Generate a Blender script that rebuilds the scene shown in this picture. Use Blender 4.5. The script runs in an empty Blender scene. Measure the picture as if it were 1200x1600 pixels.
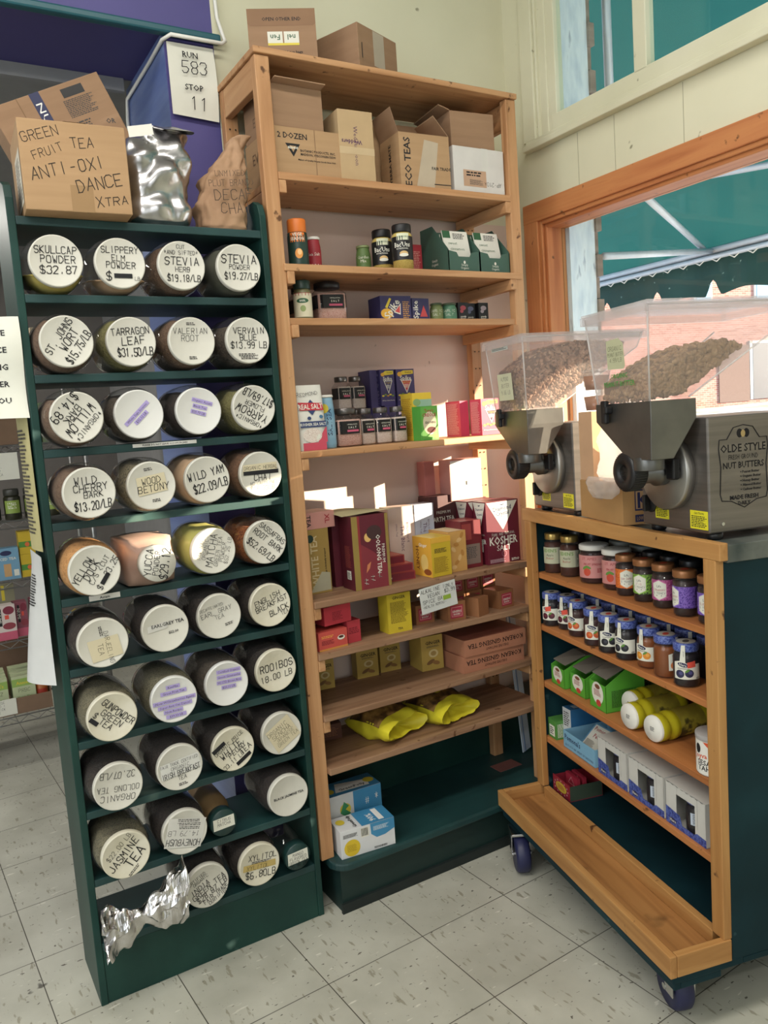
import bpy, math, random
from mathutils import Vector, Matrix, noise
S = bpy.context.scene
col = S.collection
PI = math.pi
# ------------------------------------------------------------------ camera
F_PX, YAW, PITCH, ROLL, EYE = 1248.89, 0.530503, -0.113949, -0.071116, 1.44987
cam = bpy.data.cameras.new('camera'); cam.sensor_fit = 'AUTO'; cam.sensor_width = 36
cam.lens = F_PX * 36 / 1600; cam.clip_start = .05; cam.clip_end = 300
camo = bpy.data.objects.new('camera', cam); col.objects.link(camo)
fw = Vector((math.sin(YAW)*math.cos(PITCH), math.cos(YAW)*math.cos(PITCH), math.sin(PITCH)))
rt = fw.cross(Vector((0, 0, 1))).normalized(); up = rt.cross(fw)
r2 = math.cos(ROLL)*rt + math.sin(ROLL)*up; u2 = -math.sin(ROLL)*rt + math.cos(ROLL)*up
mw = Matrix((r2, u2, -fw)).transposed().to_4x4(); mw.translation = Vector((0, 0, EYE))
camo.matrix_world = mw; S.camera = camo
# ------------------------------------------------------------------ world, sun, room lamps, exposure
S.view_settings.view_transform = 'Standard'; S.view_settings.look = 'None'
S.view_settings.exposure = 0.55; S.view_settings.gamma = 1; S.view_settings.use_curve_mapping = False
W = bpy.data.worlds.new('sky'); S.world = W; W.use_nodes = True
bgn = W.node_tree.nodes['Background']; bgn.inputs[0].default_value = (.72, .84, 1, 1); bgn.inputs[1].default_value = 1.6
def light(kind, name, loc, energy, color=(1, 1, 1), rot=None, **k):
    l = bpy.data.lights.new(name, kind); l.energy = energy; l.color = color
    for a, b in k.items(): setattr(l, a, b)
    o = bpy.data.objects.new(name, l); o.location = loc; col.objects.link(o)
    if rot is not None: o.rotation_euler = rot
    return o
def aim(o, d): o.rotation_euler = Vector(d).to_track_quat('-Z', 'Y').to_euler()
SUN = Vector((-1, .6, -.24))
aim(light('SUN', 'sun', (6, -3, 4), 18, (1, .76, .56), angle=.006), SUN)
# unseen fill added behind the camera, daylight from the left, and the ceiling lamps
aim(light('AREA', 'shopfront_daylight', (-1.0, -3.6, 1.9), 26, (.88, .94, 1), shape='RECTANGLE', size=3.6, size_y=2.2), (.3, 1, -.1))
aim(light('AREA', 'side_window_daylight', (-4.3, .2, 1.9), 58, (.84, .92, 1), shape='RECTANGLE', size=3.0, size_y=1.9), (1, .25, -.08))
for i, (lx, ly, le) in enumerate(((.1, .75, 30), (-1.9, 1.2, 26), (-.6, 4.3, 20))):
    aim(light('AREA', 'ceiling_lamp_light', (lx, ly, 3.36 if ly < 3 else 2.56), le, (1, .96, .88), shape='RECTANGLE', size=2.4 if ly < 3 else 1.2, size_y=.22), (0, 0, -1))
aim(light('AREA', 'jar_streak_light', (-.75, -.7, 2.7), 12, (1, .97, .92), shape='RECTANGLE', size=1.3, size_y=.09), (.25, .8, -.55))  # unseen tube added to put highlight streaks on the jar glass
# ------------------------------------------------------------------ materials
MC = {}
def lin(h):
    h = h.lstrip('#'); o = []
    for i in (0, 2, 4):
        c = int(h[i:i+2], 16)/255
        o.append(c/12.92 if c <= .04045 else ((c+.055)/1.055)**2.4)
    return (*o, 1)
def newmat(name):
    m = bpy.data.materials.new(name); m.use_nodes = True
    return m, m.node_tree.nodes, m.node_tree.links, m.node_tree.nodes['Principled BSDF']
def mat(h, rough=.55, metal=0, nz=.06, sc=18):
    """plain colour with a little procedural unevenness"""
    k = (h, rough, metal, nz, sc)
    if k in MC: return MC[k]
    m, N, L, P = newmat('c_' + h.strip('#'))
    c = lin(h); P.inputs['Roughness'].default_value = rough; P.inputs['Metallic'].default_value = metal
    if nz:
        t = N.new('ShaderNodeTexCoord'); n = N.new('ShaderNodeTexNoise'); n.inputs['Scale'].default_value = sc; n.inputs['Detail'].default_value = 4
        r = N.new('ShaderNodeMapRange'); r.inputs[3].default_value = 1-nz*2; r.inputs[4].default_value = 1+nz*2
        x = N.new('ShaderNodeVectorMath'); x.operation = 'SCALE'; x.inputs[0].default_value = c[:3]
        L.new(t.outputs['Object'], n.inputs['Vector']); L.new(n.outputs['Fac'], r.inputs[0]); L.new(r.outputs[0], x.inputs['Scale'])
        L.new(x.outputs[0], P.inputs['Base Color'])
    else: P.inputs['Base Color'].default_value = c
    MC[k] = m; return m
def ramp_mat(key, scale, stops, rough=.6, sc=1.0, detail=6, bump=0, dist=0, metal=0, spots=None, coord='Object'):
    """noise through a colour ramp, stretched per axis; optional small dark marks"""
    if key in MC: return MC[key]
    m, N, L, P = newmat(key)
    P.inputs['Roughness'].default_value = rough; P.inputs['Metallic'].default_value = metal
    t = N.new('ShaderNodeTexCoord'); mp = N.new('ShaderNodeMapping'); mp.inputs['Scale'].default_value = scale
    n = N.new('ShaderNodeTexNoise'); n.inputs['Scale'].default_value = sc; n.inputs['Detail'].default_value = detail; n.inputs['Distortion'].default_value = dist
    r = N.new('ShaderNodeValToRGB'); e = r.color_ramp.elements
    while len(e) < len(stops): e.new(.5)
    for q, (p, h) in zip(e, stops): q.position = p; q.color = lin(h)
    L.new(t.outputs[coord], mp.inputs[0]); L.new(mp.outputs[0], n.inputs['Vector']); L.new(n.outputs['Fac'], r.inputs[0])
    out = r.outputs[0]
    if spots:
        sscale, lo, hi, h = spots
        v = N.new('ShaderNodeTexNoise'); v.inputs['Scale'].default_value = sscale; v.inputs['Detail'].default_value = 3
        q = N.new('ShaderNodeMapRange'); q.inputs[1].default_value = lo; q.inputs[2].default_value = hi
        mx = N.new('ShaderNodeMix'); mx.data_type = 'RGBA'; mx.inputs[7].default_value = lin(h)
        L.new(t.outputs[coord], v.inputs['Vector']); L.new(v.outputs['Fac'], q.inputs[0]); L.new(q.outputs[0], mx.inputs[0]); L.new(out, mx.inputs[6]); out = mx.outputs[2]
    L.new(out, P.inputs['Base Color'])
    if bump:
        b = N.new('ShaderNodeBump'); b.inputs['Strength'].default_value = bump; b.inputs['Distance'].default_value = .004
        L.new(n.outputs['Fac'], b.inputs['Height']); L.new(b.outputs[0], P.inputs['Normal'])
    MC[key] = m; return m
PINE = [(.28, '#9d6f47'), (.45, '#b3845a'), (.6, '#c09368'), (.8, '#a67850')]
WORNDIM = [(.25, '#6d503a'), (.45, '#8a684e'), (.6, '#9d7b5f'), (.8, '#7c5d46')]  # worn wood, darkened further to paint in the dim light on the lower shelves
MAPLE = [(.28, '#9a6a38'), (.45, '#ad7c46'), (.6, '#b98a52'), (.8, '#a1713c')]
CEDAR = [(.3, '#a25f37'), (.45, '#b87446'), (.6, '#c2814f'), (.8, '#a8653b')]
def wood(ax, pal=PINE, key='pine', rough=.55, spots=(26, .68, .74, '#5d3a20')):
    sc = [26, 26, 26]; sc['xyz'.index(ax)] = 1.6
    return ramp_mat(f'{key}_{ax}', sc, pal, rough, 1.0, 5, .05, .8, 0, spots)
GREEN = ramp_mat('green_paint', (6, 6, 6), [(.3, '#16332f'), (.55, '#1b3d37'), (.75, '#234840')], .45, 1, 8, .08, 0, 0, (9, .69, .76, '#5d7a70'))
GREENF = ramp_mat('green_paint_floor', (6, 6, 6), [(.3, '#173536'), (.55, '#1c3f3f'), (.75, '#274b4a')], .5, 1, 8, .05, 0, 0, (5, .66, .76, '#5b736c'))
CARD = ramp_mat('cardboard', (3, 3, 40), [(.3, '#a4835f'), (.6, '#ad8c67'), (.8, '#b6956f')], .8, 1, 4, .03)
CARD2 = ramp_mat('cardboard_dark', (3, 3, 40), [(.3, '#8f7055'), (.6, '#99795d'), (.8, '#a28266')], .8, 1, 4, .03)
CREAM = ramp_mat('cream_plaster', (2, 2, 2), [(.3, '#cfccb0'), (.6, '#d8d5ba'), (.8, '#dedbc2')], .75, 1, 8, .05, 0, 0, (14, .73, .76, '#8d8a70'))
CREAMW = ramp_mat('cream_woodwork', (3, 3, 3), [(.3, '#cdcaae'), (.6, '#d7d4ba'), (.8, '#dddac3')], .5, 1, 8, .05, 0, 0, (20, .72, .76, '#7d7a66'))
PURPLE = mat('#504a86', .5, 0, .05, 6); PURPLED = mat('#45407a', .5, 0, .05, 6); BLUEJ = ramp_mat('blue_gloss', (3, 3, 30), [(.3, '#5d6fa6'), (.7, '#7385b6')], .3, 1, 5)
TEAL = mat('#1d5560', .4); GREYW = mat('#8f8f90', .8); WHITEP = mat('#e4e2da', .6, 0, .03); PAPER = mat('#dcdbce', .8, 0, .03)
BLACK = mat('#151416', .45); INK = mat('#141418', .7, 0, 0); NAVY = mat('#23284f', .5); WHITE = mat('#e8e6e0', .5, 0, .02)
STEEL = ramp_mat('brushed_steel', (2, 2, 60), [(.3, '#736e6a'), (.7, '#8a847f')], .42, 1, 4, .02, 0, .82)
STEELD = ramp_mat('cast_steel', (9, 9, 9), [(.3, '#6a6a69'), (.7, '#83827f')], .42, 1, 5, .05, 0, .95)
CHROME = mat('#c9c9c9', .22, 1, 0); SHADEL = mat('#3a3a3c', .4, .6)  # last one: lid colour with shade painted in, for rear cart jars
def glassy(name, tint=(1, 1, 1), rough=.03, tr=.92, white=0, hz=0, ior=1.35):
    """thin clear sheet: straight-through light plus fresnel gloss, optional milky share"""
    if name in MC: return MC[name]
    m, N, L, P = newmat(name); N.remove(P); o = N['Material Output']
    t = N.new('ShaderNodeBsdfTransparent'); t.inputs[0].default_value = (tint[0]*tr, tint[1]*tr, tint[2]*tr, 1)
    g = N.new('ShaderNodeBsdfGlossy'); g.inputs['Roughness'].default_value = rough
    f = N.new('ShaderNodeFresnel'); ge = N.new('ShaderNodeNewGeometry'); mr = N.new('ShaderNodeMapRange'); mr.inputs[3].default_value = ior; mr.inputs[4].default_value = 1/ior; L.new(ge.outputs['Backfacing'], mr.inputs[0]); L.new(mr.outputs[0], f.inputs[0])
    x = N.new('ShaderNodeMixShader'); L.new(f.outputs[0], x.inputs[0]); L.new(t.outputs[0], x.inputs[1]); L.new(g.outputs[0], x.inputs[2]); sh = x.outputs[0]
    if white:
        d = N.new('ShaderNodeBsdfDiffuse'); d.inputs[0].default_value = (.9, .88, .87, 1); l2 = N.new('ShaderNodeBsdfTranslucent'); l2.inputs[0].default_value = (.9, .87, .86, 1)
        a = N.new('ShaderNodeMixShader'); a.inputs[0].default_value = .5; L.new(d.outputs[0], a.inputs[1]); L.new(l2.outputs[0], a.inputs[2])
        y = N.new('ShaderNodeMixShader'); y.inputs[0].default_value = white; L.new(sh, y.inputs[1]); L.new(a.outputs[0], y.inputs[2]); sh = y.outputs[0]
    L.new(sh, o.inputs[0]); MC[name] = m; return m
GLASS = glassy('jar_glass', (.98, .98, .97), .05, .96, .03, ior=1.45); PANE = glassy('window_glass', (.95, 1, .99), .02, .97); POLY = glassy('clear_polycarbonate', (.99, .97, .975), .10, .97, .24); WRAP = glassy('cling_wrap', (1, 1, 1), .12, .9, .12)
BAGP = glassy('plastic_bag', (1, .98, .96), .15, .9, .3)
BAGM = glassy('milky_bag', (1, .94, .88), .2, .6, .85)
FOIL = ramp_mat('silver_foil', (14, 14, 14), [(.3, '#b9b7b6'), (.7, '#dcdada')], .2, 1, 4, .5, .5, 1)
# ------------------------------------------------------------------ mesh builder
FCACHE = {}
def fontmesh(s, bold):
    k = (s, bold)
    if k not in FCACHE:
        c = bpy.data.curves.new('lettering_curve', 'FONT'); c.body = s; c.size = 1; c.resolution_u = 1; c.offset = .018 if bold else 0
        o = bpy.data.objects.new('lettering_curve', c); me = bpy.data.meshes.new_from_object(o)
        v = [(p.co.x, p.co.y) for p in me.vertices]; f = [tuple(p.vertices) for p in me.polygons]
        bpy.data.objects.remove(o); bpy.data.curves.remove(c); bpy.data.meshes.remove(me)
        x0 = min([p[0] for p in v] or [0]); x1 = max([p[0] for p in v] or [1])
        FCACHE[k] = ([(p[0]-x0, p[1]) for p in v], f, x1-x0)
    return FCACHE[k]
G = {'A': '002640 1232', 'B': '000636454433 033342413000', 'C': '4536160501103041', 'D': '00062644422000', 'E': '46060040 0333', 'F': '460600 0333', 'G': '45361605011030414323',
 'H': '0006 4046 0343', 'I': '2026', 'J': '4641301001', 'K': '0006 460340 1340', 'L': '060040', 'M': '0006234640', 'N': '00064046', 'O': '160501103041453616', 'P': '00063645443303',
 'Q': '160501103041453616 2240', 'R': '00063645443303 2340', 'S': '453616050413334241301001', 'T': '0646 2620', 'U': '060110304146', 'V': '062046', 'W': '0610233046', 'X': '0046 0640',
 'Y': '0623 4623 2320', 'Z': '06460040', '0': '160501103041453616', '1': '152620', '2': '05163645440040', '3': '0516364544334241301001', '4': '30360242', '5': '460603334241301001',
 '6': '36160501103041423303', '7': '064610', '8': '16050413334241301001021333444536 3616', '9': '4433130405163645423010', '$': '453616050413334241301001 2720', '.': '2021', ',': '2110',
 '-': '1333', '/': '0046', '!': '2622 2120', "'": '2625', '?': '0516364523 2120', '*': '2226 1335 1533', '(': '36140230', ')': '16343210', '#': '1016 3036 0242 0444', ':': '2425 2122', '&': '400516250110304', '+': '2125 0343', '=': '0242 0444'}
class MB:
    def __init__(s): s.v = []; s.f = []; s.mi = []; s.ms = []; s.sm = []; s.e = .0003
    def m(s, mt):
        if mt not in s.ms: s.ms.append(mt)
        return s.ms.index(mt)
    def add(s, vs, fs, mt, smooth=False):
        b = len(s.v); s.v += [tuple(p) for p in vs]; k = s.m(mt)
        for f in fs: s.f.append(tuple(b+i for i in f)); s.mi.append(k); s.sm.append(smooth)
    def box(s, a, b, mt):
        (x0, y0, z0), (x1, y1, z1) = a, b
        s.add([(x0, y0, z0), (x1, y0, z0), (x1, y1, z0), (x0, y1, z0), (x0, y0, z1), (x1, y0, z1), (x1, y1, z1), (x0, y1, z1)],
              [(0, 3, 2, 1), (4, 5, 6, 7), (0, 1, 5, 4), (1, 2, 6, 5), (2, 3, 7, 6), (3, 0, 4, 7)], mt); return s
    def prism(s, poly, ax, a, b, mt, smooth=False):
        """poly in the plane across axis ax (cyclic order of the other two), extruded a..b"""
        i = 'xyz'.index(ax)
        def P(q, t): r = [0, 0, 0]; r[i] = t; r[(i+1) % 3] = q[0]; r[(i+2) % 3] = q[1]; return r
        n = len(poly); s.add([P(q, a) for q in poly]+[P(q, b) for q in poly], [tuple(range(n))[::-1], tuple(range(n, 2*n))]+[(k, (k+1) % n, n+(k+1) % n, n+k) for k in range(n)], mt, smooth); return s
    def lathe(s, prof, mt, o=(0, 0, 0), ax=(0, 0, 1), n=24, smooth=True, fn=None, cap=True):
        """prof = [(radius, distance along axis)]"""
        a = Vector(ax).normalized(); u = a.orthogonal().normalized(); w = a.cross(u); o = Vector(o); vs = []
        for r, t in prof:
            for k in range(n):
                p = o+a*t+(u*math.cos(2*PI*k/n)+w*math.sin(2*PI*k/n))*r
                vs.append(fn(p) if fn else p)
        fs = [(i*n+k, i*n+(k+1) % n, (i+1)*n+(k+1) % n, (i+1)*n+k) for i in range(len(prof)-1) for k in range(n)]
        if cap: fs += [tuple(range(n))[::-1], tuple((len(prof)-1)*n+k for k in range(n))]
        s.add(vs, fs, mt, smooth); return s
    def cyl(s, o, ax, r, h, mt, n=24, bev=0):
        p = [(r, 0), (r, h)] if not bev else [(r-bev, 0), (r, bev), (r, h-bev), (r-bev, h)]
        return s.lathe(p, mt, o, ax, n, bool(bev) or n > 12)
    def tube(s, pts, r, mt, n=8):
        pts = [Vector(p) for p in pts]; vs = []; u = None
        for i, p in enumerate(pts):
            t = (pts[min(i+1, len(pts)-1)]-pts[max(i-1, 0)]).normalized()
            u = t.orthogonal().normalized() if u is None else (u-t*u.dot(t)).normalized()
            w = t.cross(u); vs += [p+(u*math.cos(2*PI*k/n)+w*math.sin(2*PI*k/n))*r for k in range(n)]
        c = len(pts); s.add(vs, [(i*n+k, i*n+(k+1) % n, (i+1)*n+(k+1) % n, (i+1)*n+k) for i in range(c-1) for k in range(n)]+[tuple(range(n))[::-1], tuple((c-1)*n+k for k in range(n))], mt, True); return s
    def grid(s, fn, nu, nv, mt, smooth=True, wrap=False):
        vs = [fn(i/nu, j/nv) for j in range(nv+1) for i in range(nu+1)]; q = nu+1
        s.add(vs, [(j*q+i, j*q+i+1, (j+1)*q+i+1, (j+1)*q+i) for j in range(nv) for i in range(nu)], mt, smooth); return s
    # ---- flat printing on a face; F(x, y, lift) gives the point
    def up(s): s.e += .00005; return s.e
    def poly(s, F, pts, mt):
        e = s.up()
        if getattr(F, 'curved', 0):                       # cut into narrow strips so that it follows the curve
            a, b = min(p[0] for p in pts), max(p[0] for p in pts); n = max(1, int((b-a)/F.curved)+1)
            def cut(P, x, sg):
                o = []
                for p, q in zip(P, P[1:]+P[:1]):
                    ip, iq = sg*(p[0]-x) >= -1e-9, sg*(q[0]-x) >= -1e-9
                    if ip: o.append(p)
                    if ip != iq: t = (x-p[0])/(q[0]-p[0]); o.append((x, p[1]+(q[1]-p[1])*t))
                return o
            for i in range(n):
                P = cut(cut(list(pts), a+(b-a)*i/n, 1), a+(b-a)*(i+1)/n, -1)
                if len(P) > 2: s.add([F(x, y, e) for x, y in P], [tuple(range(len(P)))], mt)
            return s
        s.add([F(x, y, e) for x, y in pts], [tuple(range(len(pts)))], mt); return s
    def rect(s, F, x0, y0, x1, y1, mt, nx=1):
        e = s.up(); vs = []
        for i in range(nx+1):
            x = x0+(x1-x0)*i/nx; vs += [F(x, y0, e), F(x, y1, e)]
        s.add(vs, [(2*i, 2*i+2, 2*i+3, 2*i+1) for i in range(nx)], mt, nx > 1); return s
    def ell(s, F, x, y, rx, ry, mt, n=20, rot=0): return s.poly(F, [(x+rx*math.cos(2*PI*k/n)*math.cos(rot)-ry*math.sin(2*PI*k/n)*math.sin(rot), y+rx*math.cos(2*PI*k/n)*math.sin(rot)+ry*math.sin(2*PI*k/n)*math.cos(rot)) for k in range(n)], mt)
    def text(s, F, t, x, y, h, mt, st='p', rot=0, al='c', mw=None, sx=1):
        """h = capital height; st: p print, b bold print, h handwriting, H thick handwriting"""
        c, n = math.cos(rot), math.sin(rot); e = s.up()
        if st in 'pb':
            v, f, w = fontmesh(t, st == 'b'); k = h/.7; kx = k*sx
            if mw and w*kx > mw: kx = mw/w
            ox = {'c': -w*kx/2, 'l': 0, 'r': -w*kx}[al]
            s.add([F(x+(p[0]*kx+ox)*c-(p[1]*k-h/2)*n, y+(p[0]*kx+ox)*n+(p[1]*k-h/2)*c, e) for p in v], f, mt)
        else:
            rg = random.Random(t); cw = h*.82*sx; w = len(t)*cw-.3*cw
            if mw and w > mw: cw *= mw/w; w = mw
            ox = {'c': -w/2, 'l': 0, 'r': -w}[al]; th = h*(.075 if st == 'h' else .105); vs = []; fs = []
            for i, ch in enumerate(t):
                lo = ch.islower(); g = G.get(ch.upper()); kh = h/6*(.78 if lo else 1)
                if not g: continue
                dx = ox+i*cw; kw = cw*.7/4; sh = .06+rg.uniform(-.05, .08); jy = rg.uniform(-.05, .05)*h
                for sk in g.split():
                    ps = [(int(sk[j]), int(sk[j+1])) for j in range(0, len(sk)-1, 2)]
                    ps = [(dx+(a+b*sh)*kw+rg.uniform(-.05, .05)*cw, b*kh-h/2+jy) for a, b in ps]
                    for (ax_, ay), (bx, by) in zip(ps, ps[1:]):
                        d = math.hypot(bx-ax_, by-ay) or 1; qx, qy = (bx-ax_)/d*th/2, (by-ay)/d*th/2
                        b0 = len(vs)
                        for px, py in ((ax_-qx-qy, ay-qy+qx), (ax_-qx+qy, ay-qy-qx), (bx+qx+qy, by+qy-qx), (bx+qx-qy, by+qy+qx)): vs.append(F(x+px*c-py*n, y+px*n+py*c, e))
                        fs.append((b0, b0+1, b0+2, b0+3))
            s.add(vs, fs, mt)
        return s
    def lines(s, F, L, x, y, h, mt, st='p', al='c', gap=1.45, mw=None, rot=0):
        c, n = math.cos(rot), math.sin(rot); d = 0
        for t in L:
            k = 1
            if isinstance(t, tuple): t, k = t
            d += h*k*.5
            s.text(F, t, x+d*n, y-d*c, h*k, mt, st, rot, al, mw); d += h*k*.5+h*(gap-1)
        return s
    def bars(s, F, x0, y0, x1, y1, n, mt, seed=1):
        """unreadable small print"""
        rg = random.Random(seed); e = s.up(); n = int(n*1.7)+1; hh = (y1-y0)/n; vs = []; fs = []
        for i in range(n):
            x = x0; y = y0+hh*i; end = x1-rg.random()*.25*(x1-x0)
            while x < end:
                w = min(rg.uniform(.6, 2.2)*hh, end-x); b = len(vs)
                vs += [F(x, y+hh*.2, e), F(x+w, y+hh*.2, e), F(x+w, y+hh*.75, e), F(x, y+hh*.75, e)]; fs.append((b, b+1, b+2, b+3)); x += w+hh*.35
        if fs: s.add(vs, fs, mt)
        return s
    def build(s, name, parent=None, loc=(0, 0, 0), rz=0, bev=0, rx=0, ry=0):
        me = bpy.data.meshes.new(name); me.from_pydata(s.v, [], s.f)
        for q in s.ms: me.materials.append(q)
        me.polygons.foreach_set('material_index', s.mi); me.polygons.foreach_set('use_smooth', s.sm); me.update()
        o = bpy.data.objects.new(name, me); col.objects.link(o); o.location = loc; o.rotation_euler = (rx, ry, rz)
        if parent: o.parent = parent
        if bev:
            b = o.modifiers.new('bevel', 'BEVEL'); b.width = bev; b.segments = 2; b.limit_method = 'ANGLE'; b.angle_limit = .9
        return o
def FR(o, u, v):
    o, u, v = Vector(o), Vector(u), Vector(v); n = u.cross(v)
    return lambda x, y, e: o+u*x+v*y+n*e
def CYF(R, th0=-PI/2, z0=0, c=(0, 0)):
    """printing wrapped round an upright cylinder; x=0 faces angle th0"""
    f = lambda x, y, e: Vector((c[0]+(R+e)*math.cos(th0+x/R), c[1]+(R+e)*math.sin(th0+x/R), z0+y)); f.curved = R*.12; return f
def tag(o, label=None, cat=None, group=None, kind=None):
    for k, v in (('label', label), ('category', cat), ('group', group), ('kind', kind)):
        if v: o[k] = v
    return o
def empty(name, loc, rz=0, label=None, cat=None, group=None, ry=0):
    o = bpy.data.objects.new(name, None); o.empty_display_size = .05; o.location = loc; o.rotation_euler = (0, ry, rz); col.objects.link(o)
    return tag(o, label, cat, group)
def struct(o): o['kind'] = 'structure'; return o
def copy_tree(o, parent=None):
    c = o.copy(); col.objects.link(c)
    if parent: c.parent = parent
    for ch in [q for q in bpy.data.objects if q.parent == o]: copy_tree(ch, c)
    return c
def BX(w, d, h): return dict(f=FR((-w/2, 0, 0), (1, 0, 0), (0, 0, 1)), l=FR((-w/2, d, 0), (0, -1, 0), (0, 0, 1)), r=FR((w/2, 0, 0), (0, 1, 0), (0, 0, 1)), t=FR((-w/2, 0, h), (1, 0, 0), (0, 1, 0)))
def carton(name, label, cat, p, w, d, h, mt, dec=None, rz=0, group=None, bev=0, ry=0):
    """closed box, its front face centred on p"""
    b = MB(); b.box((-w/2, 0, 0), (w/2, d, h), mt)
    if dec: dec(b, BX(w, d, h), w, d, h)
    o = b.build(name, None, p, rz, bev, 0, ry); return tag(o, label, cat, group)
SMALL = mat('#4a4644', .7, 0, 0)
# ------------------------------------------------------------------ floor, walls, windows
YB, XR, H = 2.37, 2.03, 3.4
PINKW = ramp_mat('lower_wall_pink', (2, 2, 2), [(.3, '#d2bcb0'), (.6, '#dac5b9'), (.8, '#dfccc0')], .75, 1, 8, .05, 0, 0, (14, .73, .76, '#9d8a7c'))  # back wall drawn pinker below the top box shelf
def floor_mat():
    m, N, L, P = newmat('vinyl_tile'); P.inputs['Roughness'].default_value = .38
    t = N.new('ShaderNodeTexCoord'); mp = N.new('ShaderNodeMapping'); mp.vector_type = 'TEXTURE'
    mp.inputs['Location'].default_value = (1.084, 1.802, 0); mp.inputs['Rotation'].default_value = (0, 0, .048494)
    L.new(t.outputs['Object'], mp.inputs[0])
    br = N.new('ShaderNodeTexBrick'); br.offset = 0; br.squash = 1; br.inputs['Scale'].default_value = 1; br.inputs['Mortar Size'].default_value = .0016; br.inputs['Mortar Smooth'].default_value = .3
    br.inputs['Brick Width'].default_value = .3048; br.inputs['Row Height'].default_value = .3048; br.inputs['Bias'].default_value = 0
    br.inputs['Color1'].default_value = (.92, .92, .92, 1); br.inputs['Color2'].default_value = (1, 1, 1, 1); br.inputs['Mortar'].default_value = (.16, .15, .14, 1)
    L.new(mp.outputs[0], br.inputs['Vector'])
    def noise_(sc, scale, det=3):
        q = N.new('ShaderNodeMapping'); q.inputs['Scale'].default_value = sc; L.new(mp.outputs[0], q.inputs[0])
        n = N.new('ShaderNodeTexNoise'); n.inputs['Scale'].default_value = scale; n.inputs['Detail'].default_value = det; L.new(q.outputs[0], n.inputs['Vector']); return n
    def thr(n, a, b):
        r = N.new('ShaderNodeMapRange'); r.inputs[1].default_value = a; r.inputs[2].default_value = b; L.new(n.outputs['Fac'], r.inputs[0]); return r
    base = N.new('ShaderNodeValToRGB'); base.color_ramp.elements[0].color = lin('#aeada0'); base.color_ramp.elements[1].color = lin('#c6c5b8'); base.color_ramp.elements[0].position = .3; base.color_ramp.elements[1].position = .7
    L.new(noise_((1, 1, 1), 5, 8).outputs['Fac'], base.inputs[0]); c = base.outputs[0]
    for sc, s, a, b, h, k in (((60, 16, 1), 1, .63, .68, '#8f8a78', .8), ((16, 70, 1), 1, .67, .71, '#dedccf', .8), ((34, 60, 1), 1.4, .675, .70, '#4c463c', .9), ((9, 9, 1), 1, .73, .76, '#3c3833', .8), ((1, 1, 1), 2.2, .58, .8, '#8f8b7c', .6)):
        x = N.new('ShaderNodeMix'); x.data_type = 'RGBA'; x.inputs[7].default_value = lin(h)
        r = thr(noise_(sc, s), a, b); r.inputs[4].default_value = k
        L.new(r.outputs[0], x.inputs[0]); L.new(c, x.inputs[6]); c = x.outputs[2]
    x = N.new('ShaderNodeMix'); x.data_type = 'RGBA'; x.blend_type = 'MULTIPLY'; x.inputs[0].default_value = 1
    L.new(c, x.inputs[6]); L.new(br.outputs['Color'], x.inputs[7]); L.new(x.outputs[2], P.inputs['Base Color'])
    return m
struct(MB().box((-4.6, -4.2, -.06), (XR, 5.6, 0), floor_mat()).build('floor'))
CEIL = mat('#b9b8b2', .9)
struct(MB().box((-4.6, -4.2, H), (2.3, YB, H+.1), CEIL).box((-4.6, 2.72, 2.6), (1.2, 5.6, 2.7), GREYW).build('ceiling'))
struct(MB().box((-4.7, -4.2, 0), (-4.6, 5.6, H), CREAM).build('wall_left'))
struct(MB().box((-4.6, -4.3, 0), (2.3, -4.2, H), CREAM).build('wall_front'))
b = MB(); b.box((.92, YB, 2.13), (XR+.24, YB+.2, H), CREAM); b.box((.92, YB, 0), (XR+.24, YB+.2, 2.13), PINKW); b.box((.7705, YB, 0), (.92, YB+.44, H), PURPLE)
b.box((.77, YB+.001, 0), (.7704, YB+.44, 2.6), BLUEJ)
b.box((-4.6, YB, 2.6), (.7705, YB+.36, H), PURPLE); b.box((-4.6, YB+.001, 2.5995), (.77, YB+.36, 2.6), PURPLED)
b.box((-4.6, YB+.35, 2.56), (.74, YB+.37, 2.6), GREYW)
struct(b.build('wall_back'))
struct(MB().box((-4.6, 5.5, 0), (1.3, 5.6, 2.6), mat('#6f6a66', .8)).box((1.2, YB+.2, 0), (1.3, 5.5, 2.6), GREYW).build('wall_stockroom'))
struct(MB().box((-4.6, YB-.03, 2.583), (.935, YB, 2.606), TEAL).build('trim_1', bev=.006))
# lower green board behind the bookcase
struct(MB().box((.93, YB-.012, 0), (XR, YB, .36), GREEN).box((1.05, YB-.022, .33), (XR, YB-.012, .40), mat('#6d6259', .7)).build('trim_2'))
# right wall with two window openings running past the frame
b = MB(); yf = -1.6
b.box((XR, 2.215, 0), (XR+.09, YB, H), CREAM); b.box((XR, -4.2, 0), (XR+.09, yf, H), CREAM)
b.box((XR, yf, 0), (XR+.09, 2.215, .93), CREAM); b.box((XR, yf, .93), (XR+.09, .86, 2.11), CREAM); b.box((XR, yf, 2.11), (XR+.09, 2.215, 2.385), CREAM); b.box((XR, yf, 3.28), (XR+.09, 2.215, H), CREAM)
for y in (2.02, 1.86, 1.6, 1.31): b.box((XR-.0006, y, 2.18), (XR, y+.0016, 2.35), mat('#9a977f', .8))   # board seams
struct(b.build('wall_right'))
SIDING = ramp_mat('painted_masonry', (30, 30, 9), [(.3, '#c3cede'), (.5, '#dde4ee'), (.62, '#e6ebf3'), (.7, '#aab4c4')], .7, 1, 6, .4)
BRICKE = ramp_mat('brick_edge', (4, 4, 30), [(.3, '#7d6c62'), (.6, '#94837a'), (.8, '#a99a90')], .9, 1, 5, .3)
b = MB(); b.box((2.121, 2.17, 0), (2.245, 3.2, 5), SIDING)
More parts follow.
